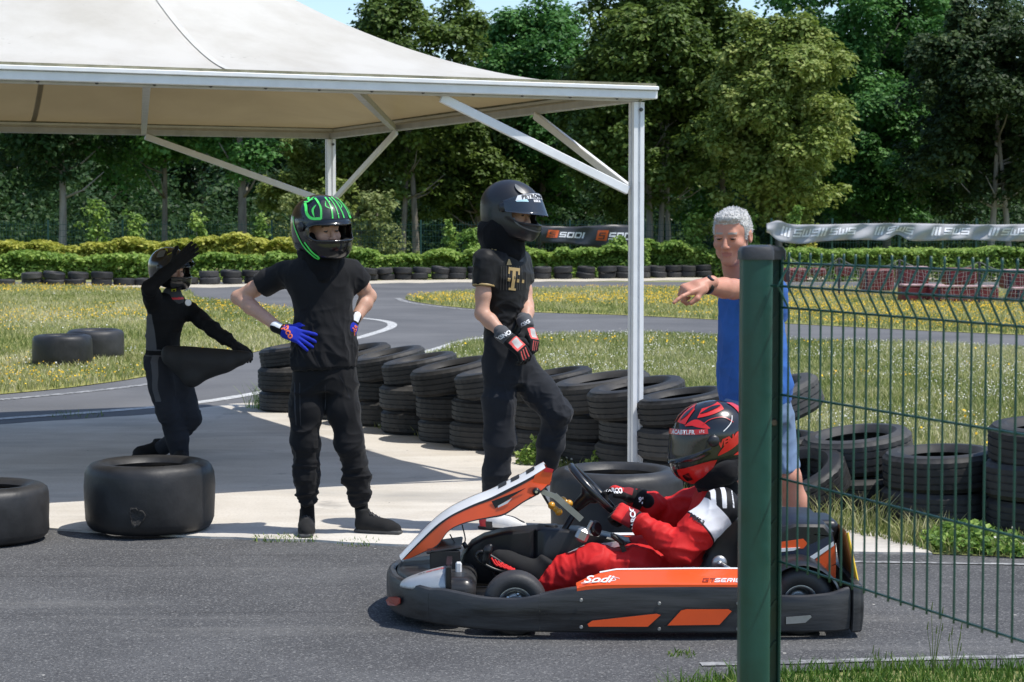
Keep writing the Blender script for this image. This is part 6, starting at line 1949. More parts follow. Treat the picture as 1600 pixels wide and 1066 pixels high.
def drv_panels(C):
    q = (C - shN) @ ua
    dist = np.linalg.norm((C - shN) - q[:, None] * ua, axis=1)
    inn = np.minimum(np.minimum(.115 - dist, q + .13), YD - .055 - C[:, 1])
    x = C[:, 0] - shN[0]
    # white upper sleeve, black shoulder band with three white bars, thin black piping, white flank panel
    white = np.minimum(inn, np.minimum(q - .028, .135 + .10 * x - q))
    band = np.minimum(inn, np.minimum(.030 - q, q + .10))
    bars = np.minimum(np.minimum(band, .002 + .0 * x), np.minimum((np.sin(x * 150 + 1.2) - .15) * .006, np.minimum(C[:, 2] - shN[2] - .005, .040 - x)))
    pipe = np.minimum(inn, .004 - np.abs(q - .139 - .10 * x))
    c = Pd(1068, 884)
    flank = np.minimum(.045 - np.abs(C[:, 0] - c[0] + .4 * (C[:, 2] - c[2])), np.minimum(.026 - np.abs(C[:, 2] - c[2]), YD - .12 - C[:, 1]))
    return {'black': np.maximum(band, pipe), 'white': np.maximum(np.maximum(white, bars), flank)}
M['driver_suit'] = panel_cloth('red_white_race_suit', (.56, .018, .018), [('black', (.012, .012, .014)), ('white', (.72, .72, .75))], .62)
lo, hi = bounds(legN + legF + [shN, elN, wrN, shF, elF, wrF, Pd(1122, 755)], .12)
suit, bvD = sdf_obj('race_suit', fDs, lo, hi, .0062, M['driver_suit'], pd_, 2, bvh=True, disp=dDs, vattr=drv_panels)
decal('lettering', font_mesh('HKS.3', .024, .0012), bvD, Pd(1090, 812, -.30), A(.83, 0, -.45), A(.45, 0, .85), M['print_dark'], suit, .003)
sdf_obj('neck_brace', lambda P: smin(chain(P, [Pd(1102, 752, -.07), Pd(1135, 738, -.13), Pd(1165, 728, -.06)], [.046, .044, .042], .02), chain(P, [Pd(1102, 752, .07), Pd(1135, 738, .13), Pd(1165, 728, .06), Pd(1165, 728, -.06)], [.046, .044, .042, .042], .02), .02), *bounds([Pd(1090, 760, -.2), Pd(1175, 715, .2)], .07), .006, M['scarf_black'], pd_, disp=lambda V: crease(V, 73, .007, (9, 9, 14)))
sdf_obj('neck_warmer', lambda P: cone(P, Pd(1115, 740), Pd(1122, 765), .085, .09), *bounds([Pd(1118, 750)], .14), .007, M['scarf_black'], pd_)
hd = Helmet(Pd(1110, 694), A(-.965, -.20, -.12), 1.13, pd_, M['helm_black'], up=(-.10, 0, 1))
sdf_obj('head', lambda P: head_sdf(P, False), (-.11, -.13, -.15), (.11, .14, .15), .0036, [M['skin'], M['lips'], M['eye'], M['brow']], pd_, 1, head_fm, (hd.w(A(0, .004, -.006)), hd.rows, 1.02))
vd = hd.visor(M['visor_smoke'], 0, lo=-20, hi=24)
RD = M['helm_red']
for s in (-1, 1):
    hd.patch([(6 * s, 36), (30 * s, 33), (38 * s, 60), (8 * s, 78)], RD, .003)
    hd.ribbon([(14 * s, 40), (22 * s, 52), (26 * s, 66)], .022, M['helm_black'], .0045, 'vent', taper=True)
    hd.patch([(52 * s, 44), (60 * s, 62), (130 * s, 70), (118 * s, 52)], RD, .003)
    hd.ribbon([(58 * s, 52), (90 * s, 60), (120 * s, 61)], .020, M['helm_black'], .0045, taper=True)
    hd.patch([(16 * s, -28), (14 * s, -56), (58 * s, -58), (82 * s, -26)], RD, .003)
    hd.patch([(22 * s, -36), (22 * s, -46), (34 * s, -46), (34 * s, -34)], M['helm_black'], .005, 'vent')
    hd.patch([(140 * s, 30), (150 * s, 60), (178 * s, 50), (172 * s, 20)], RD, .003)
    hd.ribbon([(30 * s, 31), (46 * s, 36), (60 * s, 33), (76 * s, 26)], .030, RD, .0032, taper=True)
    hd.ribbon([(84 * s, -20), (104 * s, -8), (128 * s, 6), (150 * s, 10)], .034, RD, .003, taper=True)

    hd.patch([(112 * s, -22), (150 * s, 0), (174 * s, 4), (160 * s, -22)], RD, .003)
    hd.ribbon([(98 * s, 18), (115 * s, 28), (124 * s, 38)], .003, M['print_w'], .004)
    hd.ribbon([(60 * s, 30), (78 * s, 40), (105 * s, 40), (120 * s, 28)], .003, RD, .004)
hd.text(font_mesh('VENGE', .046, .0022, .35), -112, 4, 340, RD, .0035, flip=-1, rot=R(14))
hd.patch([(-72, 17), (12, 17), (12, 24.5), (-72, 24.5)], M['helm_red'], .0125, 'visor_strip', n=14)
hd.text(font_mesh('ACABTI.FR', .027, .0012, spacing=1.1), -30, 20.7, 300, M['print_w'], .0142)
for k in range(3):
    for j in range(2):
        hd.patch([(-60 - 3 * k, 19 + 2.2 * j + (k % 2)), (-58.5 - 3 * k, 19 + 2.2 * j + (k % 2)), (-58.5 - 3 * k, 20.2 + 2.2 * j + (k % 2)), (-60 - 3 * k, 20.2 + 2.2 * j + (k % 2))], M['print_w'], .0142, 'chequer', n=1)
def gd_fm(C):
    m = np.zeros(len(C), int)
    m[(C[:, 0] < .012)] = 1
    m[(C[:, 2] < -.004)] = 1
    m[(C[:, 0] > .05) & (C[:, 2] > .0)] = 2
    return m
gmat = [M['suit_darkred'], M['glove_black'], M['suit_red']]
# steering wheel: centre, axis and hand grips
WC = Pd(928, 766, 0.0); WAX = unit(A(.72, 0, .69)); WR = .142
wu = unit(np.cross(A(0, 1, 0), WAX)); wv = A(0, 1, 0)
def rimp(deg):
    return WC + (wv * math.cos(R(deg)) + wu * math.sin(R(deg))) * WR
GRIP = [(80, 70, 40)] * 4
ghn, bghn = hand('glove', wrN, Pd(950, 791, -.13) - wrN, A(.1, -.75, .62), False, gmat, pd_, curls=[(62, 70, 40)] * 4, spread=(3, 1, -1, -3), thumb=((.8, .3, -.5), (.7, -.2, -.6)), g=.002, fm=gd_fm, sc=1.10, bvh=True)
ghf, bghf = hand('glove', wrF, Pd(942, 758, .13) - wrF, A(.25, .2, .9), True, gmat, pd_, curls=[(50, 70, 40)] * 4, spread=(3, 1, -1, -3), g=.002, fm=gd_fm, sc=1.10, bvh=True)
decal('lettering', font_mesh('SPARCO', .030, .0014), bghn, wrN + unit(Pd(950, 791, -.13) - wrN) * .022 + A(0, -.03, 0), A(-.08, 0, 1), A(-1, 0, -.08), M['print_w'], ghn, .003)
decal('lettering', font_mesh('SPARCO', .022, .0012), bghf, Pd(958, 767, .05), A(1, .0, -.05), A(.05, 0, 1), M['print_w'], ghf, .003)
MB().lathe([(.040, -.012), (.047, -.010), (.047, .028), (.040, .03)], wrF - unit(Pd(942, 758, .13) - wrF) * .035, unit(Pd(942, 758, .13) - wrF), 24).build('cuff', M['glove_black'], ghf, smooth=True)
decal('lettering', font_mesh('9|', .03, .0012), BVHTree.FromPolygons(*(lambda mb: ([tuple(v) for v in mb.v], mb.f))(MB().lathe([(.047, -.012), (.047, .03)], wrF - unit(Pd(942, 758, .13) - wrF) * .035, unit(Pd(942, 758, .13) - wrF), 24))), wrF - unit(Pd(942, 758, .13) - wrF) * .03 + A(0, -.04, 0), A(1, 0, -.1), A(.1, 0, 1), M['print_w'], ghf, .002)
# boots on the pedals
bt = Pd(842, 920, -.10)
shoe('boot', Pd(842, 922, -.13), A(-.80, .0, .52), [M['shoe_black'], M['shoe_red']], pd_, L=.26, high=.06, up=(.6, 0, .6))
shoe('boot', Pd(822, 914, .10), A(-.62, .0, .60), [M['shoe_red'], M['sole']], pd_, L=.26, high=.06, up=(.6, 0, .6))
# ---------------------------------------------------------------- kart
M['plastic'] = mat('black_plastic', (.010, .010, .0112), rough=.42, spec=.45, col2=(.050, .050, .051), vscale=9, bump=.10, bscale=45, rvar=.16, stretch=(.22, 1, 2.2), detail=10)
M['plastic_dark'] = mat('black_plastic_smooth', (.012, .012, .0135), rough=.38, spec=.45, var=.2, vscale=4, rvar=.08)
M['orange'] = mat('orange_panel', (.74, .085, .012), rough=.38, spec=.5, coat=.25, var=.06, vscale=6)
M['kart_white'] = mat('white_panel', (.72, .72, .72), rough=.35, coat=.25, var=.05, vscale=6)
M['kart_tyre'] = mat('kart_tyre', (.022, .022, .024), rough=.6, col2=(.04, .039, .039), vscale=12, bump=.1, bscale=90)
M['frame_black'] = mat('frame_tube', (.015, .015, .016), rough=.35, metal=.2)
M['steel'] = mat('brushed_steel', (.42, .42, .42), rough=.35, metal=.8, var=.15, vscale=14)
M['silver'] = mat('silver_cover', (.42, .43, .44), rough=.4, metal=.5, var=.12, vscale=8)
M['amber'] = mat('amber_plastic', (.62, .30, .03), rough=.3, coat=.3)
M['navy'] = mat('navy_panel', (.012, .02, .05), rough=.35, coat=.3)
M['yellow_edge'] = mat('yellow_plate', (.68, .44, .02), rough=.4)
M['plate_brown'] = mat('plate_orange_brown', (.42, .14, .03), rough=.5)
KC = A(.45, 8.51, 0)
kart = empty('kart', KC, 'black, orange and white rental go-kart with a wrap-around bumper', 'go-kart')
def mir(p): return A(p[0], 2 * KC[1] - p[1], p[2])
def band(name, st, m, thick=.035, bulge=.004, parent=kart, flip=1):
    """plastic skirt: st = [(X, Y, z bottom, z top)] along the outside; outward side given by flip"""
    P_ = smooth_line([A(*s) for s in st], 6); rings = []
    for i, s in enumerate(P_):
        a, b = P_[max(i - 1, 0)], P_[min(i + 1, len(P_) - 1)]
        t = unit(A(b[0] - a[0], b[1] - a[1], 0)); o = A(t[1], -t[0], 0) * flip
        z0, z1 = s[2], s[3]; H_ = z1 - z0; c = A(s[0], s[1], 0)
        q = [(-thick, z0 + .01), (-.012, z0), (-.003, z0 + .008), (bulge * .7, z0 + H_ * .3), (bulge, z0 + H_ * .55), (bulge * .6, z1 - .022), (-.004, z1 - .006), (-.014, z1), (-thick, z1 - .004)]
        rings.append([c + o * x + UP * z for x, z in q])
    mb = MB().loft(rings)
    return mb.build(name, m, parent, autosmooth=30)
near = [(1.372, 7.925, .035, .213), (1.30, 7.90, .035, .196), (1.20, 7.893, .035, .186), (1.0905, 7.89, .035, .186)]
arm = [(.112, 7.89, .035, .190), (.03, 7.893, .036, .175), (-.095, 7.91, .038, .174), (-.20, 7.95, .040, .184), (-.285, 8.0, .042, .192), (-.3415, 8.0375, .043, .186)]
nose = [(-.342, 8.038, .043, .186), (-.40, 8.09, .042, .194), (-.465, 8.18, .040, .197), (-.515, 8.31, .038, .196), (-.538, 8.45, .037, .196)]
nose_full = nose + [(-.541, 8.51, .037, .196)] + [(x, 2 * KC[1] - y, a, b) for x, y, a, b in nose[::-1]]
fl = -1
nb_ = band('nose_bumper', nose_full, M['plastic'], flip=fl)
for s, f in ((near, -1), (arm, -1)):
    nm = 'rear_quarter' if s is near else 'front_skirt'
    band(nm, s, M['plastic'], flip=1 if False else -1)
    band(nm, [(x, 2 * KC[1] - y, a, b) for x, y, a, b in s], M['plastic'], flip=1)
# red reflector on the nose and hole in the rear quarter
def plate(name, pts, m, parent, t=.004, out=A(0, -1, 0)):
    pts = [np.asarray(p, float) for p in pts]
    mb = MB(); n = len(pts)
    mb.raw([p for p in pts] + [p + np.asarray(out) * t for p in pts], [tuple(range(n)), tuple(range(2 * n - 1, n - 1, -1))] + [(i, i + n, (i + 1) % n + n, (i + 1) % n) for i in range(n)])
    return mb.build(name, m, parent)
def NP_(px, py, Y=7.885): return at(px, py, Y)
M['reflector'] = mat('red_reflector', (.33, .035, .02), rough=.3)
rp = []
for (px, py) in ((606, 937), (611, 932), (622, 931.5), (628, 934), (628, 942), (622, 946), (609, 945)):
    z = at(px, py, 8.3)[2]
    X = (px - 800) / FPX
    # walk the nose outline to the point seen at this pixel
    best = min((abs(800 + s_[0] / s_[1] * FPX - px), tuple(s_)) for s_ in smooth_line([A(*q) for q in nose], 12))[1]
    rp.append(A(best[0] - .010, best[1] - .010, at(px, py, best[1])[2]))
plate('reflector', rp, M['reflector'], nb_, .004, A(-.8, -.6, 0))
# side pods
def pod(nearside):
    g = (lambda p: p) if nearside else mir
    sgn = -1 if nearside else 1
    st = [(1.09, 7.886, .035, .228), (.75, 7.884, .032, .228), (.4, 7.886, .032, .227), (.26, 7.888, .033, .220), (.1125, 7.89, .035, .192)]
    b = band('side_pod', [(x, y if nearside else 2 * KC[1] - y, a, c) for x, y, a, c in st], M['plastic'], flip=-1 if nearside else 1, thick=.05)
    # orange slope rising to the seat side
    rings = []
    for (x, z0, z1, yi) in ((.262, .216, .220, 7.99), (.30, .226, .236, 8.00), (.36, .230, .255, 8.02), (.43, .231, .265, 8.035), (.75, .231, .268, 8.04), (1.085, .231, .268, 8.04)):
        rings.append([g(A(x, 7.888, z0)), g(A(x, 7.900, z0 + .006)), g(A(x, yi - .02, z1 - .006)), g(A(x, yi, z1)), g(A(x, yi + .02, z1 - .01)), g(A(x, yi + .02, .10)), g(A(x, 7.888, z0 - .03))])
    o = MB().loft(rings).build('pod_panel', M['orange'], b, autosmooth=40)
    mb = MB().loft([[g(A(x, yi - .004, z1 - .0005)), g(A(x, yi + .004, z1 + .0035)), g(A(x, yi + .018, z1 - .005)), g(A(x, yi + .012, z1 - .012))] for (x, z1, yi) in ((.36, .257, 8.02), (.43, .267, 8.035), (.75, .270, 8.04), (1.085, .270, 8.04))])
    mb.build('edge_trim', M['kart_white'], b)
    return b, o
pn, pno = pod(True); pf, pfo = pod(False)
# windows in the pod: dark frame rim, orange insert
def window(pts, m, name='insert', parent=pn, d=0.0):
    q = [NP_(x, y, 7.8775 + d) for x, y in pts]
    c = sum(q) / len(q)
    plate('window_rim', [c + (p - c) * A(1.05, 1, 1.16) for p in q], M['plastic_dark'], parent, .002)
    return plate(name, [p + A(0, -.003, 0) for p in q], m, parent, .002)
window([(918, 975), (925, 970), (1026, 959), (1032, 961), (1012, 979), (920, 979)], M['orange'])
window([(1043, 977), (1064, 954), (1072, 952), (1138, 952), (1143, 955), (1124, 976)], M['orange'])
window([(1228, 975), (1228, 964), (1266, 961), (1268, 964), (1258, 973)], M['steel'], 'slot', d=.004)
for (px, py) in ((908, 938), (908, 980), (1030, 943), (1030, 983), (1153, 943), (1153, 983)):
    MB().lathe([(0, .004), (.006, .004), (.008, 0)], NP_(px, py, 7.878), A(0, -1, 0), 8).build('bolt', M['steel'], pn)
# prints on the orange slope
M['print_dkred'] = mat('dark_red_print', (.22, .02, .015), rough=.4)
def on_slope(px, py):
    # slope plane between (Y 7.9, z .245) and (Y 8.02, z .285)
    d = ray(px, py); o = A(0, 0, CAMH)
    a, b, c = A(0, 7.900, .237), A(1, 7.900, .237), A(0, 8.02, .262)
    n_ = np.cross(b - a, c - a); t = np.dot(a - o, n_) / np.dot(d, n_)
    return o + d * t + unit(n_) * (.0022 if unit(n_)[2] > 0 else -.0022)
def slope_text(rects, px0, py0, sx, m, parent, sy=None):
    V, F = rects_mesh(rects, 1) if not isinstance(rects, tuple) else rects
    return add('lettering', [on_slope(px0 + v[0] * sx, py0 - v[1] * (sy or sx)) for v in V], F, m, parent, smooth=False)
r_, w_ = block_text('GT', 1.0, .3, .8, 1.5)
slope_text(r_, 1097, 910.5, 6.2, M['print_dkred'], pno)
r_, w_ = block_text('SERIES', 1.0, .3, .8, 1.35)
slope_text(r_, 1116, 910.5, 6.2, M['print_w'], pno)
# hand-written mark: slanted word with an underlining flourish
slope_text(font_mesh('Sodi', 1.0, .018, .45), 936, 905.5, 25, M['print_w'], pno, 15)
mb = MB().tube(smooth_line([on_slope(x, y) for x, y in ((908, 912), (925, 911), (945, 909.5), (962, 907), (956, 902), (968, 905))], 5), .0016, 5)
mb.build('signature', M['print_w'], pno)
# rear bumper
band('rear_bumper', [(1.383, 7.915, .028, .222), (1.412, 7.925, .028, .224), (1.430, 7.96, .028, .224), (1.434, 8.2, .03, .222), (1.434, 8.51, .03, .222), (1.434, 8.82, .03, .222), (1.430, 9.06, .028, .224), (1.412, 9.095, .028, .224), (1.383, 9.105, .028, .222)], M['plastic'], flip=1)
# floor and frame
MB().box((.42, KC[1], .048), 1.36, .62, .008).build('floor_pan', M['plastic_dark'], kart)
fr = MB()
for s in (-1, 1):
    y = KC[1] + s * .33
    fr.tube([A(-.40, KC[1] + s * .20, .075), A(-.2, KC[1] + s * .26, .075), A(0.1, y, .075), A(.9, y, .075), A(1.36, KC[1] + s * .28, .075)], .016, 8)
    fr.tube([A(-.30, KC[1] + s * .42, .10), A(.0, KC[1] + s * .53, .10), A(.2, KC[1] + s * .55, .10)], .012, 8)
    fr.tube([A(.25, y, .08), A(.3, KC[1] + s * .53, .12), A(1.0, KC[1] + s * .53, .12), A(1.05, y, .08)], .012, 8)
fr.tube([A(-.38, 8.2, .075), A(-.38, 8.82, .075)], .016, 8)
fr.tube([A(1.0, 8.18, .075), A(1.0, 8.84, .075)], .016, 8)
fr.tube([A(1.18, 7.98, .135), A(1.18, 9.04, .135)], .02, 10)
fr.tube([A(.013, 8.0, .13), A(-.02, 8.2, .12), A(-.05, 8.25, .09)], .014, 8)
fr.tube([A(.013, 9.02, .13), A(-.02, 8.82, .12), A(-.05, 8.77, .09)], .014, 8)
fr.tube([A(-.05, 8.12, .13), A(-.18, 8.2, .12), A(-.25, 8.22, .12)], .012, 8)
fr.build('frame', M['frame_black'], kart, smooth=True)
# wheels
def wheel(X, Y0, Y1, R_, rim, nm):
    w = abs(Y1 - Y0); c = A(X, (Y0 + Y1) / 2, R_)
    out = A(0, 1 if Y0 > KC[1] else -1, 0)
    e = empty('wheel', c - origin_of(kart)); e.parent = kart
    prof = [(rim, -w * .40), (rim + .012, -w * .47), (R_ - .03, -w * .50), (R_ - .012, -w * .46), (R_ - .003, -w * .36), (R_, -w * .15), (R_, w * .15), (R_ - .003, w * .36), (R_ - .012, w * .46), (R_ - .03, w * .50), (rim + .012, w * .47), (rim, w * .40)]
    MB().lathe(prof, c, out, 48).build('tyre', M['kart_tyre'], e, smooth=True)
    pr = [(rim + .004, w * .42), (rim - .004, w * .43), (rim - .010, w * .36), (rim - .016, w * .10), (.05, w * .02), (.048, w * .10), (.028, w * .12), (.0, w * .12)]
    MB().lathe(pr, c, out, 32).build('rim', M['steel'], e, smooth=True)
    hb_ = MB()
    for k in range(5):
        a = 2 * math.pi * k / 5
        hb_.lathe([(0, w * .02 + .018), (.007, w * .02 + .016), (.008, w * .02)], c + A(math.cos(a) * .038, 0, math.sin(a) * .038), out, 6)
    hb_.build('wheel_nuts', M['chrome'], e)
    return e
wheel(.013, 7.965, 8.095, .131, .068, 'front'); wheel(.013, 9.055, 8.925, .131, .068, 'front')
wheel(1.18, 7.965, 8.165, .140, .068, 'rear'); wheel(1.18, 9.055, 8.855, .140, .068, 'rear')
for yc, s in ((8.065, 1), (8.955, -1)):
    mb = MB(); rings = []
    for k in range(15):
        a = R(20 + 135 * k / 14)
        q = []
        for (rr_, yy) in ((.158, -.115), (.168, -.10), (.170, .10), (.158, .115), (.152, .10), (.152, -.10)):
            q.append(A(1.18 + math.cos(a) * rr_, yc + yy, .140 + math.sin(a) * rr_))
        rings.append(q)
    mb.loft(rings).build('wheel_guard', M['plastic_dark'], kart, autosmooth=45)
# nose cover, silver pod, brackets
def nosef(P):
    d = rbox(P, (-.335, KC[1], .165), (.185, .43, .055), .05)
    d = smax(d, -ell(P, (-.335, KC[1] - .62, .2), (.2, .2, .3)) - .3, .02)
    # follow the rounded plan
    r = np.sqrt(((P[:, 0] + .12) / .40) ** 2 + ((P[:, 1] - KC[1]) / .50) ** 2)
    d = smax(d, (r - 1) * .38, .03)
    return d + .06 * np.clip(-.35 - P[:, 0], 0, 1)
sdf_obj('nose_cover', nosef, (-.56, 7.98, .08), (-.1, 9.04, .28), .009, M['plastic'], kart)
sp = sdf_obj('silver_pod', lambda P: smax(smax(ell(P, (-.30, 8.16, .150), (.175, .085, .125)), np.maximum(P[:, 0] + .268, .17 - P[:, 2]), .006), P[:, 2] - (.262 + .30 * (P[:, 0] + .268)), .02), (-.52, 8.04, .14), (-.24, 8.28, .30), .006, M['silver'], kart)
tr_ = BVHTree.FromObject(sp, bpy.context.evaluated_depsgraph_get()) if False else None
V_ = np.array([v.co[:] for v in sp.data.vertices]) + origin_of(kart)
tr_ = BVHTree.FromPolygons([tuple(v) for v in V_], [tuple(p.vertices) for p in sp.data.polygons])
r_, w_ = block_text('GT', .011, .3, .8, 1.2); r2, w2 = block_text('SERIES', .011, .3, .8, 1.1)
r2 = [[(x + w_ + .004, y) for x, y in q] for q in r2]
oo = A(-.39, 8.13, .235)
decal('lettering', rects_mesh(r_, 1), tr_, oo, A(1, .05, .10), A(-.05, .6, .75), M['print_dark'], sp, .002)
decal('lettering', rects_mesh(r2, 1), tr_, oo, A(1, .05, .10), A(-.05, .6, .75), M['print_red'], sp, .002)
MB().bar(A(-.262, 8.10, .17), A(-.262, 8.10, .275), .06, .022, up=(1, 0, 0), bev=.006).bar(A(-.262, 8.10, .27), A(-.262, 8.22, .285), .022, .012).build('pod_bracket', M['plastic_dark'], kart)
MB().bar(A(-.225, 8.25, .17), A(-.225, 8.25, .262), .022, .026, up=(1, 0, 0), bev=.006).build('white_reservoir', M['kart_white'], kart)
MB().box((-.29, 8.45, .30), .15, .28, .012, (unit(A(1, 0, .15)), A(0, 1, 0), unit(A(-.15, 0, 1))), bev=.004).box((-.285, 8.32, .255), .13, .02, .09, bev=.006).build('fairing_mount', M['plastic_dark'], kart)
# front fairing: arched channel, white top, orange flanks
YFc = 8.50
def fp(px, py): return at(px, py, 8.42)
top = [(627, 876), (650, 851), (679, 822), (700, 806), (718, 796), (742, 785), (768, 775), (794, 762), (820, 749), (838, 739), (852, 731)]
bot = [(641, 872), (662, 862), (684, 851), (700, 829), (718, 818), (742, 811), (766, 807), (789, 802), (818, 783), (842, 770), (862, 752)]
hwid = [.075, .095, .11, .12, .125, .125, .12, .118, .115, .105, .085]
T_ = smooth_line([fp(*p) for p in top], 4); B_ = smooth_line([fp(*p) for p in bot], 4); W_ = [w[0] for w in smooth_line([A(w, 0, 0) for w in hwid], 4)]
ringsT, ringsN, ringsF = [], [], []
def fr_pt(i, s, u):
    """point of the fairing: s across (-1..1), u down the flank"""
    t, b, w = T_[i], B_[i], W_[i]
    y = YFc + s * (w + .012 * u)
    p = t * (1 - u) + b * u
    return A(p[0], y, p[2])
N_ = len(T_)
def strip(name, us, m, side, parent, off=0.0):
    mb = MB(); rr_ = []
    for i in range(N_):
        rr_.append([fr_pt(i, side, u) + A(0, side * (off), 0) for u in us] + [fr_pt(i, side, u) + A(0, side * (off - .006), 0) for u in us[::-1]])
    mb.loft(rr_)
    return mb.build(name, m, parent, autosmooth=50)
mb = MB(); rr_ = []
for i in range(N_):
    n_ = unit(np.cross(A(0, 1, 0), T_[min(i + 1, N_ - 1)] - T_[max(i - 1, 0)]));  n_ = n_ if n_[2] > 0 else -n_
    rr_.append([fr_pt(i, s, 0) + n_ * .016 * (1 - s * s) for s in (-1, -.8, -.4, 0, .4, .8, 1)] + [fr_pt(i, s, 0) + n_ * (.016 * (1 - s * s) - .008) for s in (1, .4, 0, -.4, -1)])
mb.loft(rr_)
fair = mb.build('fairing', M['kart_white'], kart, autosmooth=50)
for side in (-1, 1):
    strip('fairing_line', (0, .05, .13), M['print_dark'], side, fair, .0015)
    strip('fairing_flank', (.12, .3, .5, .7, .94), M['orange'], side, fair, 0)
    strip('fairing_line', (.93, 1.0), M['print_dark'], side, fair, .0008)
mb = MB(); V_ = []
for i in range(N_):
    n_ = unit(np.cross(A(0, 1, 0), T_[min(i + 1, N_ - 1)] - T_[max(i - 1, 0)])); n_ = n_ if n_[2] > 0 else -n_
    V_ += [fr_pt(i, s_, 0) + n_ * (.016 * (1 - s_ * s_) + .0015) for s_ in (.45, .75, 1.0)]
mb.raw(V_, [(3 * i + k, 3 * i + k + 1, 3 * i + k + 4, 3 * i + k + 3) for i in range(N_ - 1) for k in (0, 1)])
mb.build('fairing_stripe', M['print_red'], fair, smooth=True)
# orange and red top end, dark slot, screw, plate with figure blocks
def side_poly(name, pts, m, off):
    return plate(name, [A(*at(x, y, YFc - .118)[[0]], YFc - .118 - off, at(x, y, YFc - .118)[2]) for x, y in pts], m, fair, .002)
side_poly('fairing_cap', [(836, 742), (853, 731), (864, 733), (861, 751), (858, 757), (832, 753)], M['orange'], .008)
side_poly('fairing_tip', [(849, 733), (853, 730), (865, 733), (863, 738), (850, 737)], M['print_red'], .011)
side_poly('vent_slot', [(768, 783), (800, 771), (822, 762), (800, 776), (774, 794)], M['print_dark'], .008)
side_poly('vent_blade', [(778, 790), (800, 778), (793, 786), (778, 793)], M['kart_white'], .011)
c_ = at(838, 768, YFc - .128)
MB().lathe([(0, .014), (.010, .014), (.015, .008), (.017, 0)], c_, A(0, -1, 0), 16).build('screw', M['frame_black'], fair, smooth=True)
MB().lathe([(0, .002), (.006, .002), (.006, 0)], c_ - A(0, .0145, 0), A(0, -1, 0), 10).build('screw_head', M['chrome'], fair)
for k, (i0, i1) in enumerate(((26, 28), (29, 31), (33, 36))):
    mb = MB(); q = []
    n_ = unit(np.cross(A(0, 1, 0), T_[i1] - T_[i0])); n_ = n_ if n_[2] > 0 else -n_
    mb.raw([fr_pt(i0, -.5, 0) + n_ * .015, fr_pt(i0, .35, 0) + n_ * .018, fr_pt(i1, .35, 0) + n_ * .018, fr_pt(i1, -.5, 0) + n_ * .015], [(0, 1, 2, 3)])
    mb.build('number_block', M['print_dark'], fair)
# strut and amber knobs
mb = MB().bar(at(846, 768, 8.40), at(868, 776, 8.40), .006, .022).bar(at(866, 774, 8.395), at(909, 812, 8.395), .006, .026)
st_ = mb.build('fairing_strut', M['steel'], kart)
mb = MB()
for (x, y) in ((862, 790), (879, 782), (889, 787), (873, 800)):
    p = at(x, y, 8.45); mb.lathe([(0, .017), (.010, .014), (.016, .006), (.017, 0), (.016, -.006), (.010, -.014), (0, -.017)], p, A(0, 1, 0), 14)
mb.bar(at(862, 790, 8.45), at(873, 800, 8.45), .02, .022).bar(at(879, 782, 8.45), at(889, 787, 8.45), .02, .02)
mb.build('amber_damper', M['amber'], kart, smooth=True)
# steering
mb = MB(); ring = [WC + (wv * math.cos(a) + wu * math.sin(a)) * WR for a in np.linspace(0, 2 * math.pi, 40, endpoint=False)]
mb.tube(ring, .0155, 12, closed=True)
sw = mb.build('steering_wheel', mat('steering_grip', (.010, .0105, .012), rough=.3, coat=.2), kart, smooth=True)
mb = MB()
for deg in (0, 90, 180):
    e = WC + (wv * math.cos(R(deg)) + wu * math.sin(R(deg))) * WR
    mb.bar(WC - WAX * .02, e, .028, .006, up=WAX)
mb.build('spoke', M['steel'], sw)
MB().lathe([(0, .02), (.045, .018), (.05, -.01), (.03, -.03), (.022, -.09)], WC - WAX * .02, WAX, 20).build('hub', M['frame_black'], sw, smooth=True)
MB().tube([WC - WAX * .08, at(868, 850, 8.50), at(845, 880, 8.5)], [.016, .012, .012], 10).build('steering_column', M['frame_black'], kart, smooth=True)
# mirrored-off control cluster: caliper, knob, cap, lever
MB().box(at(910, 836, 8.36), .055, .05, .06, (unit(A(1, 0, -.5)), A(0, 1, 0), unit(A(.5, 0, 1))), bev=.012).box(at(921, 822, 8.38), .014, .03, .05, (unit(A(1, 0, -.5)), A(0, 1, 0), unit(A(.5, 0, 1))), bev=.003).build('caliper', M['steel'], kart)
MB().lathe([(0, .012), (.026, .012), (.034, .004), (.034, -.006), (.026, -.012), (0, -.012)], at(931, 826, 8.40), unit(A(.75, -.6, .2)), 24).build('knob_disc', M['frame_black'], kart, smooth=False)
MB().lathe([(0, .03), (.028, .03), (.031, .024), (.031, 0)], at(861, 830, 8.54), UP, 20).build('fuel_cap', M['plastic_dark'], kart)
MB().bar(at(955, 835, 8.33), at(975, 850, 8.33), .05, .02, bev=.006).bar(at(970, 848, 8.33), at(978, 868, 8.33), .025, .02).build('lever', M['plastic_dark'], kart)
# inner tank and far wall of the cockpit
def extr(name, pts, Y0, Y1, m, parent, bev=.02):
    c = np.mean([(p[0], p[2]) for p in pts], axis=0)
    def ring(Y, k):
        return [A(c[0] + (p[0] - c[0]) * k, Y, c[1] + (p[2] - c[1]) * k) for p in pts]
    return MB().loft([ring(Y0, .86), ring(Y0 + bev * .3, .95), ring(Y0 + bev, 1), ring(Y1 - bev, 1), ring(Y1, .93)]).build(name, m, parent, autosmooth=32)
Yt = 8.46
extr('cockpit_panel', [at(x, y, Yt) for x, y in ((712, 912), (716, 890), (722, 868), (736, 851), (756, 840), (788, 832), (837, 827), (837, 915))], Yt, Yt + .16, M['plastic_dark'], kart)
extr('fuel_tank', [at(x, y, Yt) for x, y in ((836, 915), (836, 829), (844, 826), (905, 829), (950, 838), (985, 848), (1000, 870), (1000, 915))], Yt - .005, Yt + .16, M['plastic_dark'], kart)
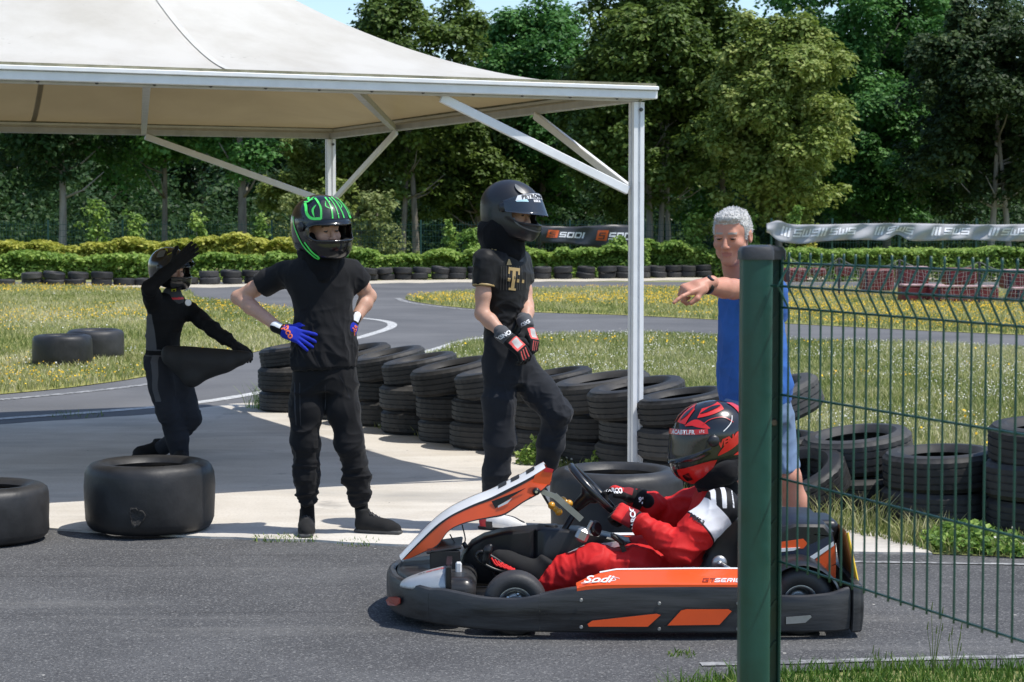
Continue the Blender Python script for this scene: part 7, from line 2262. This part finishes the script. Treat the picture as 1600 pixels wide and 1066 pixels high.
plate('white_strip', [at(x, y, Yt - .016) for x, y in ((868, 877), (884, 865), (912, 852), (965, 846), (975, 852), (930, 862), (905, 880))], M['kart_white'], kart, .006)
# pedals
mb = MB()
mb.tube(smooth_line([at(x, y, 8.32) for x, y in ((744, 868), (752, 862), (775, 874), (790, 886), (786, 893), (768, 888), (748, 876), (744, 868))], 4), .0085, 8)
mb.tube([at(760, 870, 8.32), at(775, 905, 8.36), at(780, 930, 8.38)], .009, 8)
mb.tube([at(795, 884, 8.34), at(770, 866, 8.36)], .006, 6)
mb.build('brake_pedal', M['frame_black'], kart, smooth=True)
sdf_obj('pedal_pad', lambda P: smin(cone(P, at(758, 876, 8.30), at(762, 860, 8.30), .016, .018), cone(P, at(762, 860, 8.30), at(766, 854, 8.30), .018, .012), .01), *bounds([at(762, 865, 8.3)], .06), .004, M['frame_black'], kart)
mb = MB()
rs3 = random.Random(5)
for k in range(7):
    a = at(768 + 5 * k, 872 + 2.5 * k, 8.30); b = at(776 + 6 * k, 884 + 2 * k, 8.28); c_ = at(786 + 6 * k, 880 + 3 * k, 8.30)
    mb.tube(smooth_line([a, b, c_], 3), .0045, 5)
mb.build('red_cable', M['suit_red'], kart, smooth=True)
mb = MB()
mb.tube(smooth_line([at(722, 820, 8.45), at(727, 842, 8.44), at(724, 850, 8.42)], 4), .003, 5)
mb.tube(smooth_line([at(703, 835, 8.45), at(712, 849, 8.45), at(724, 850, 8.42)], 4), .003, 5)
mb.tube([at(724, 848, 8.42), at(729, 856, 8.42)], .010, 8)
mb.build('cable', M['frame_black'], kart, smooth=True)
# seat
def seatf(P):
    big = [(c - fD * .03 + A(.02, 0, 0), a + .055, b + .05) for c, a, b in st[:5]]
    inn = [(c + A(0, 0, .0), a + .030, b + .022) for c, a, b in st[:5]]
    d = ebody(P, big, A(0, 1, 0), fD)
    i_ = ebody(P, inn, A(0, 1, 0), fD, False, False)
    d = smax(d, -i_, .01)
    cc = st[2][0]
    return smax(d, (P - cc) @ fD - .055, .02)
sdf_obj('seat', seatf, *bounds([s[0] for s in st[:5]], .30), .008, M['plastic_dark'], kart)
mb = MB().lathe([(.012, .012), (.030, .010), (.033, 0)], at(1124, 880, 8.22), A(0, -1, 0), 20)
mb.tube([at(1126, 881, 8.2), at(1146, 892, 8.18), at(1162, 903, 8.18)], .008, 8)
mb.lathe([(0, .022), (.011, .020), (.012, .008)], at(1124, 880, 8.22), A(0, -1, 0), 12)
mb.build('seat_mount', M['steel'], kart, smooth=True)
# engine cover behind the seat
Ye = 8.17
def ep(x, y, d=0.0): return at(x, y, Ye + d)
extr('engine_cover', [ep(x, y) for x, y in ((1205, 935), (1205, 838), (1215, 824), (1240, 817), (1290, 818), (1302, 832), (1308, 855), (1308, 905), (1302, 938))], Ye, Ye + .5, M['plastic_dark'], kart, .03)
ec = kart.children[-1]
def epl(name, pts, m, off=.002):
    return plate(name, [ep(x, y) + A(0, .003 - off, 0) for x, y in pts], m, ec, .004)
epl('cover_stripe', [(1212, 848), (1255, 842), (1262, 849), (1255, 857), (1212, 859)], M['orange'])
epl('cover_stripe', [(1212, 857), (1250, 855), (1240, 860), (1212, 863)], M['kart_white'], .006)
epl('cover_panel', [(1212, 866), (1250, 858), (1300, 836), (1303, 846), (1262, 872), (1228, 886), (1212, 884)], M['navy'], .001)
epl('cover_stripe', [(1224, 886), (1262, 872), (1302, 846), (1303, 852), (1265, 878), (1232, 890)], M['kart_white'], .007)
epl('cover_panel', [(1250, 885), (1268, 878), (1304, 851), (1306, 880), (1290, 888), (1262, 892)], M['orange'], .005)
epl('cover_panel', [(1284, 890), (1306, 882), (1305, 915), (1294, 905)], M['orange'], .005)
lab_ = MB().box(at(1283, 834, 8.22), .075, .10, .004, (unit(A(1, 0, -.12)), A(0, 1, 0), unit(A(.12, 0, 1)))).build('label', M['kart_white'], ec)
sdf_obj('air_box', lambda P: rbox(P, at(1262, 826, 8.42), (.115, .13, .055), .03), *bounds([at(1262, 826, 8.42)], .2), .008, M['plastic_dark'], kart)
MB().box(at(1284, 829, 8.28), .085, .12, .03, (unit(A(1, 0, -.1)), A(0, 1, 0), unit(A(.1, 0, 1))), bev=.008).build('air_filter_lid', M['plastic_dark'], kart)
# rear plate
pa, pb2 = at(1328, 836, 8.12), at(1340, 922, 8.05)
MB().hexa([A(1.425, 8.10, .19), A(1.430, 8.10, .19), A(1.430, 8.50, .19), A(1.425, 8.50, .19), A(1.385, 8.14, .40), A(1.390, 8.14, .41), A(1.390, 8.46, .41), A(1.385, 8.46, .40)]).build('rear_plate', M['plate_brown'], kart)
MB().bar(A(1.435, 8.092, .19), A(1.395, 8.132, .405), .008, .008).build('plate_edge', M['yellow_edge'], kart)
# ---------------------------------------------------------------- grass, flowers, weeds
def inside(poly, P):
    poly = np.asarray(poly); n = len(poly); r = np.zeros(len(P), bool)
    x, y = P[:, 0], P[:, 1]; j = n - 1
    for i in range(n):
        xi, yi = poly[i]; xj, yj = poly[j]
        c = ((yi > y) != (yj > y)) & (x < (xj - xi) * (y - yi) / (yj - yi + 1e-12) + xi)
        r ^= c; j = i
    return r
GRS = leaf_mat('grass_blades', [(0, (.13, .18, .045)), (.35, (.27, .30, .095)), (.7, (.44, .43, .20)), (1, (.62, .57, .36))], trans=.3, rough=.7)
GRG = leaf_mat('grass_green', [(0, (.05, .12, .015)), (.5, (.13, .22, .035)), (1, (.28, .33, .08))], trans=.3, rough=.6)
FLY = leaf_mat('yellow_flowers', [(0, (.62, .36, .01)), (1, (.85, .58, .03))], trans=.15)
FLW = leaf_mat('white_flowers', [(0, (.55, .53, .45)), (1, (.8, .79, .72))], trans=.15)
def sample(poly, n, ref, power=1.3, ymax=None):
    poly = np.asarray(poly); lo, hi = poly.min(0), poly.max(0)
    out = []; got = 0
    while got < n:
        P = lo + (hi - lo) * rng.random((n, 2))
        keep = rng.random(n) < np.clip((ref / P[:, 1]) ** power, 0, 1)
        # only what the camera could see, with a margin on both sides
        vis = np.abs(P[:, 0]) < P[:, 1] * .36 + 2.5
        P = P[keep & vis]; P = P[inside(poly, P)]
        if len(P) == 0: break
        out.append(P); got += len(P)
    return np.concatenate(out)[:n]
def blades(P, h, w, lean=.45, z0=.006):
    n = len(P)
    a = rng.uniform(0, 2 * math.pi, n); l = h * rng.uniform(.1, lean * 2, n)
    base = np.stack([P[:, 0], P[:, 1], np.full(n, z0)], 1)
    b = rng.uniform(0, math.pi, n); S = np.stack([np.cos(b), np.sin(b), np.zeros(n)], 1) * (w * .5)[:, None]
    D = np.stack([np.cos(a) * l, np.sin(a) * l, np.zeros(n)], 1)
    up = np.stack([np.zeros(n), np.zeros(n), h], 1)
    V = np.stack([base - S, base + S, base + up * .6 + D * .35 + S * .75, base + up * .6 + D * .35 - S * .75, base + up + D, base + up + D - S * .1], 1).reshape(-1, 3)
    i = np.arange(n)[:, None] * 6
    F = np.concatenate([i + A(0, 1, 2, 3).astype(int), i + A(3, 2, 4, 5).astype(int)], 0)
    return V, F
def grass(name, label, poly, n, h, w, m, ref, seed, patch=2.0, grow=.012, cat='grass'):
    P = sample(poly, n, ref)
    nz = noise3(np.stack([P[:, 0] * patch, P[:, 1] * patch * .6, P[:, 0] * 0], 1), seed)
    nz2 = noise3(np.stack([P[:, 0] * .5, P[:, 1] * .3, P[:, 0] * 0 + 7], 1), seed)
    hh = h * (.55 + .7 * rng.random(len(P))) * (1 + .3 * nz)
    ww = w * (1 + grow * P[:, 1])
    V, F = blades(P, hh, ww)
    q = np.clip(.45 + .28 * nz + .25 * nz2 + .28 * rng.normal(size=len(P)), 0, 1)
    me = quads_mesh(name, V, F, m, fattr={'rnd': np.concatenate([q, q])})
    o = link(name, me); tag(o, label, cat, kind='stuff')
    return o
def flowers(name, label, P, zlo, zhi, size, m, cat):
    n = len(P)
    C = np.stack([P[:, 0], P[:, 1], rng.uniform(zlo, zhi, n)], 1)
    N_ = rdir(n) * .6 + A(0, -.5, .8); N_ /= np.linalg.norm(N_, axis=1, keepdims=True)
    D = np.cross(N_, rdir(n)); D /= np.linalg.norm(D, axis=1, keepdims=True)
    s = size * (.6 + .8 * rng.random(n)) * (1 + .012 * P[:, 1])
    V, F = kites(C, D, N_, s, s * .9)
    o = link(name, quads_mesh(name, V, F, m, fattr={'rnd': rng.random(n)})); tag(o, label, cat, kind='stuff')
def cut_far(poly):
    return [p for p in poly]
grass('grass', 'dry meadow grass left of the track around two slick tyres', MEADOW_A, 125000, .085, .010, GRS, 22, 21)
grass('grass', 'flowery dry grass on the far side of the track', MEADOW_B, 85000, .085, .011, GRS, 33, 22)
grass('grass', 'pale meadow grass behind the tyre row', MEADOW_C, 190000, .075, .0075, GRS, 13, 23)
VERGE = [A(.35, 6.2), A(.55, 7.0), gnd(1130, 1062)[:2], gnd(1230, 1050)[:2], gnd(1400, 1045)[:2], gnd(1620, 1045)[:2], gnd(2000, 1046)[:2], A(3.4, 6.2)]
grass('grass', 'short green verge grass at the foot of the near fence', VERGE, 14000, .06, .005, GRG, 9, 24)
# yellow flowers in drifts
def drift(poly, n, ref, thr, seed, sx=.35, sy=.55, boxes=None):
    P = sample(poly, n * 6, ref, 1.0)
    v = noise3(np.stack([P[:, 0] * sx, P[:, 1] * sy, P[:, 0] * 0], 1), seed) + .5 * noise3(np.stack([P[:, 0] * sx * 3, P[:, 1] * sy * 3, P[:, 0] * 0], 1), seed + 1)
    keep = v > thr + .25 * rng.normal(size=len(P))
    return P[keep][:n]
flowers('flowers', 'yellow wild flowers drifting across the left meadow', drift(MEADOW_A, 7500, 26, .32, 31, .2, .22), .06, .11, .018, FLY, 'flowers')
flowers('flowers', 'dense yellow flowers on the far strip of grass', drift(MEADOW_B, 14500, 40, .12, 33, .15, .35), .06, .11, .018, FLY, 'flowers')
flowers('flowers', 'few yellow flowers in the grass behind the tyre row', drift(MEADOW_C, 700, 22, .72, 35, .5, .7), .05, .10, .022, FLY, 'flowers')
flowers('flowers', 'white clover heads in the grass behind the tyre row', drift(MEADOW_C, 11000, 15, -.05, 37, .6, .8), .04, .09, .0125, FLW, 'flowers')
flowers('flowers', 'white daisies in the left meadow', drift(MEADOW_A, 1500, 22, .2, 39, .4, .4), .04, .09, .016, FLW, 'flowers')
# weeds: small rosettes and tufts along the tyre row and the slab edge
def tuft(label, x, y, n, r, h, m, leafy=False, name='weed'):
    a = rng.uniform(0, 2 * math.pi, n); d = r * np.sqrt(rng.random(n))
    P = np.stack([x + np.cos(a) * d, y + np.sin(a) * d], 1)
    if leafy:
        C = np.stack([P[:, 0], P[:, 1], .02 + h * rng.random(n) * (1 - d / r * .7)], 1)
        N_ = rdir(n) + A(0, -.3, .9); N_ /= np.linalg.norm(N_, axis=1, keepdims=True)
        D = np.cross(N_, rdir(n)); D /= np.linalg.norm(D, axis=1, keepdims=True)
        s = .035 * (.6 + .8 * rng.random(n)); V, F = kites(C, D, N_, s, s * .75); q = rng.random(n)
    else:
        V, F = blades(P, h * (.4 + .8 * rng.random(n)), np.full(n, .006), .55); q = np.tile(rng.random(n), 2)
    base = A(x, y, 0)
    o = link(name, quads_mesh(name, V - base, F, m, fattr={'rnd': q}), loc=base)
    tag(o, label, 'weed', None if ('line' in label or 'patch' in label) else 'weeds along the tyre row', 'stuff' if ('line' in label or 'patch' in label) else None)
HG = LF['bright']; DK = LF['hedge']
for (px, py, n, r, h, m, lf, lab) in [
    (428, 640, 260, .25, .22, DK, False, 'grass tuft at the track end of the tyre row'),
    (748, 700, 260, .13, .28, DK, True, 'leafy weed between tyre stacks beside the youth in the printed shirt'),
    (838, 728, 480, .14, .22, DK, True, 'low leafy weed under the bent knee of the youth in the printed shirt'),
    (930, 742, 260, .1, .16, DK, True, 'small weed left of the right front gazebo post'),
    (1330, 830, 160, .2, .2, GRS, False, 'dry straw tuft in front of the two-tyre stack seen through the fence'),
    (1270, 815, 110, .14, .16, GRS, False, 'dry straw tuft behind the engine of the kart'),
    (1440, 850, 200, .16, .15, GRS, False, 'dry grass tuft at the right tip of the concrete slab'),
    (1508, 858, 900, .24, .17, HG, True, 'bright leafy weed clump before the last tyres seen through the fence'),
    (1575, 864, 600, .2, .10, HG, True, 'low green weed patch at the right edge by the lane'),
    (470, 846, 70, .1, .03, GRG, False, 'thin green grass line in the slab joint by the black shoes'),
    (430, 845, 60, .12, .03, GRG, False, 'thin green grass line in the slab joint beside the slick tyre'),
    (1066, 1026, 60, .06, .02, GRG, False, 'tiny grass patch on the asphalt beside the green post'),
    (560, 851, 60, .12, .025, GRG, False, 'thin moss line at the slab joint between shoe and kart'),
    (120, 651, 60, .25, .04, GRG, False, 'thin grass line where slab and track meet on the left'),
    (1335, 940, 0, 0, 0, None, None, None)]:
    if n:
        g = gnd(px, py); tuft(lab, g[0], g[1], n, r, h, m, lf)
# tall stalks at the bottom right, by the fence
for k, (px, py) in enumerate(((1458, 1060), (1490, 1064), (1380, 1062))):
    g = gnd(px, py); mb = MB()
    hgt = (.26, .2, .1)[k]
    for j in range(5):
        a = rng.uniform(0, 6.28); e = g + A(math.cos(a) * .04, math.sin(a) * .04, hgt * rng.uniform(.6, 1))
        mb.tube([g, (g + e) / 2 + A(0, 0, .02), e], [.0016, .0013, .0007], 4)
        mb.tube([e, e + A(.004, 0, .03)], [.003, .001], 5)
    o = mb.build('grass_stalk', GRS, origin=g); tag(o, 'dry seeding grass stalks at the lane edge, %s of the three' % ('tallest', 'middle', 'shortest')[k], 'weed', 'dry stalks by the fence')
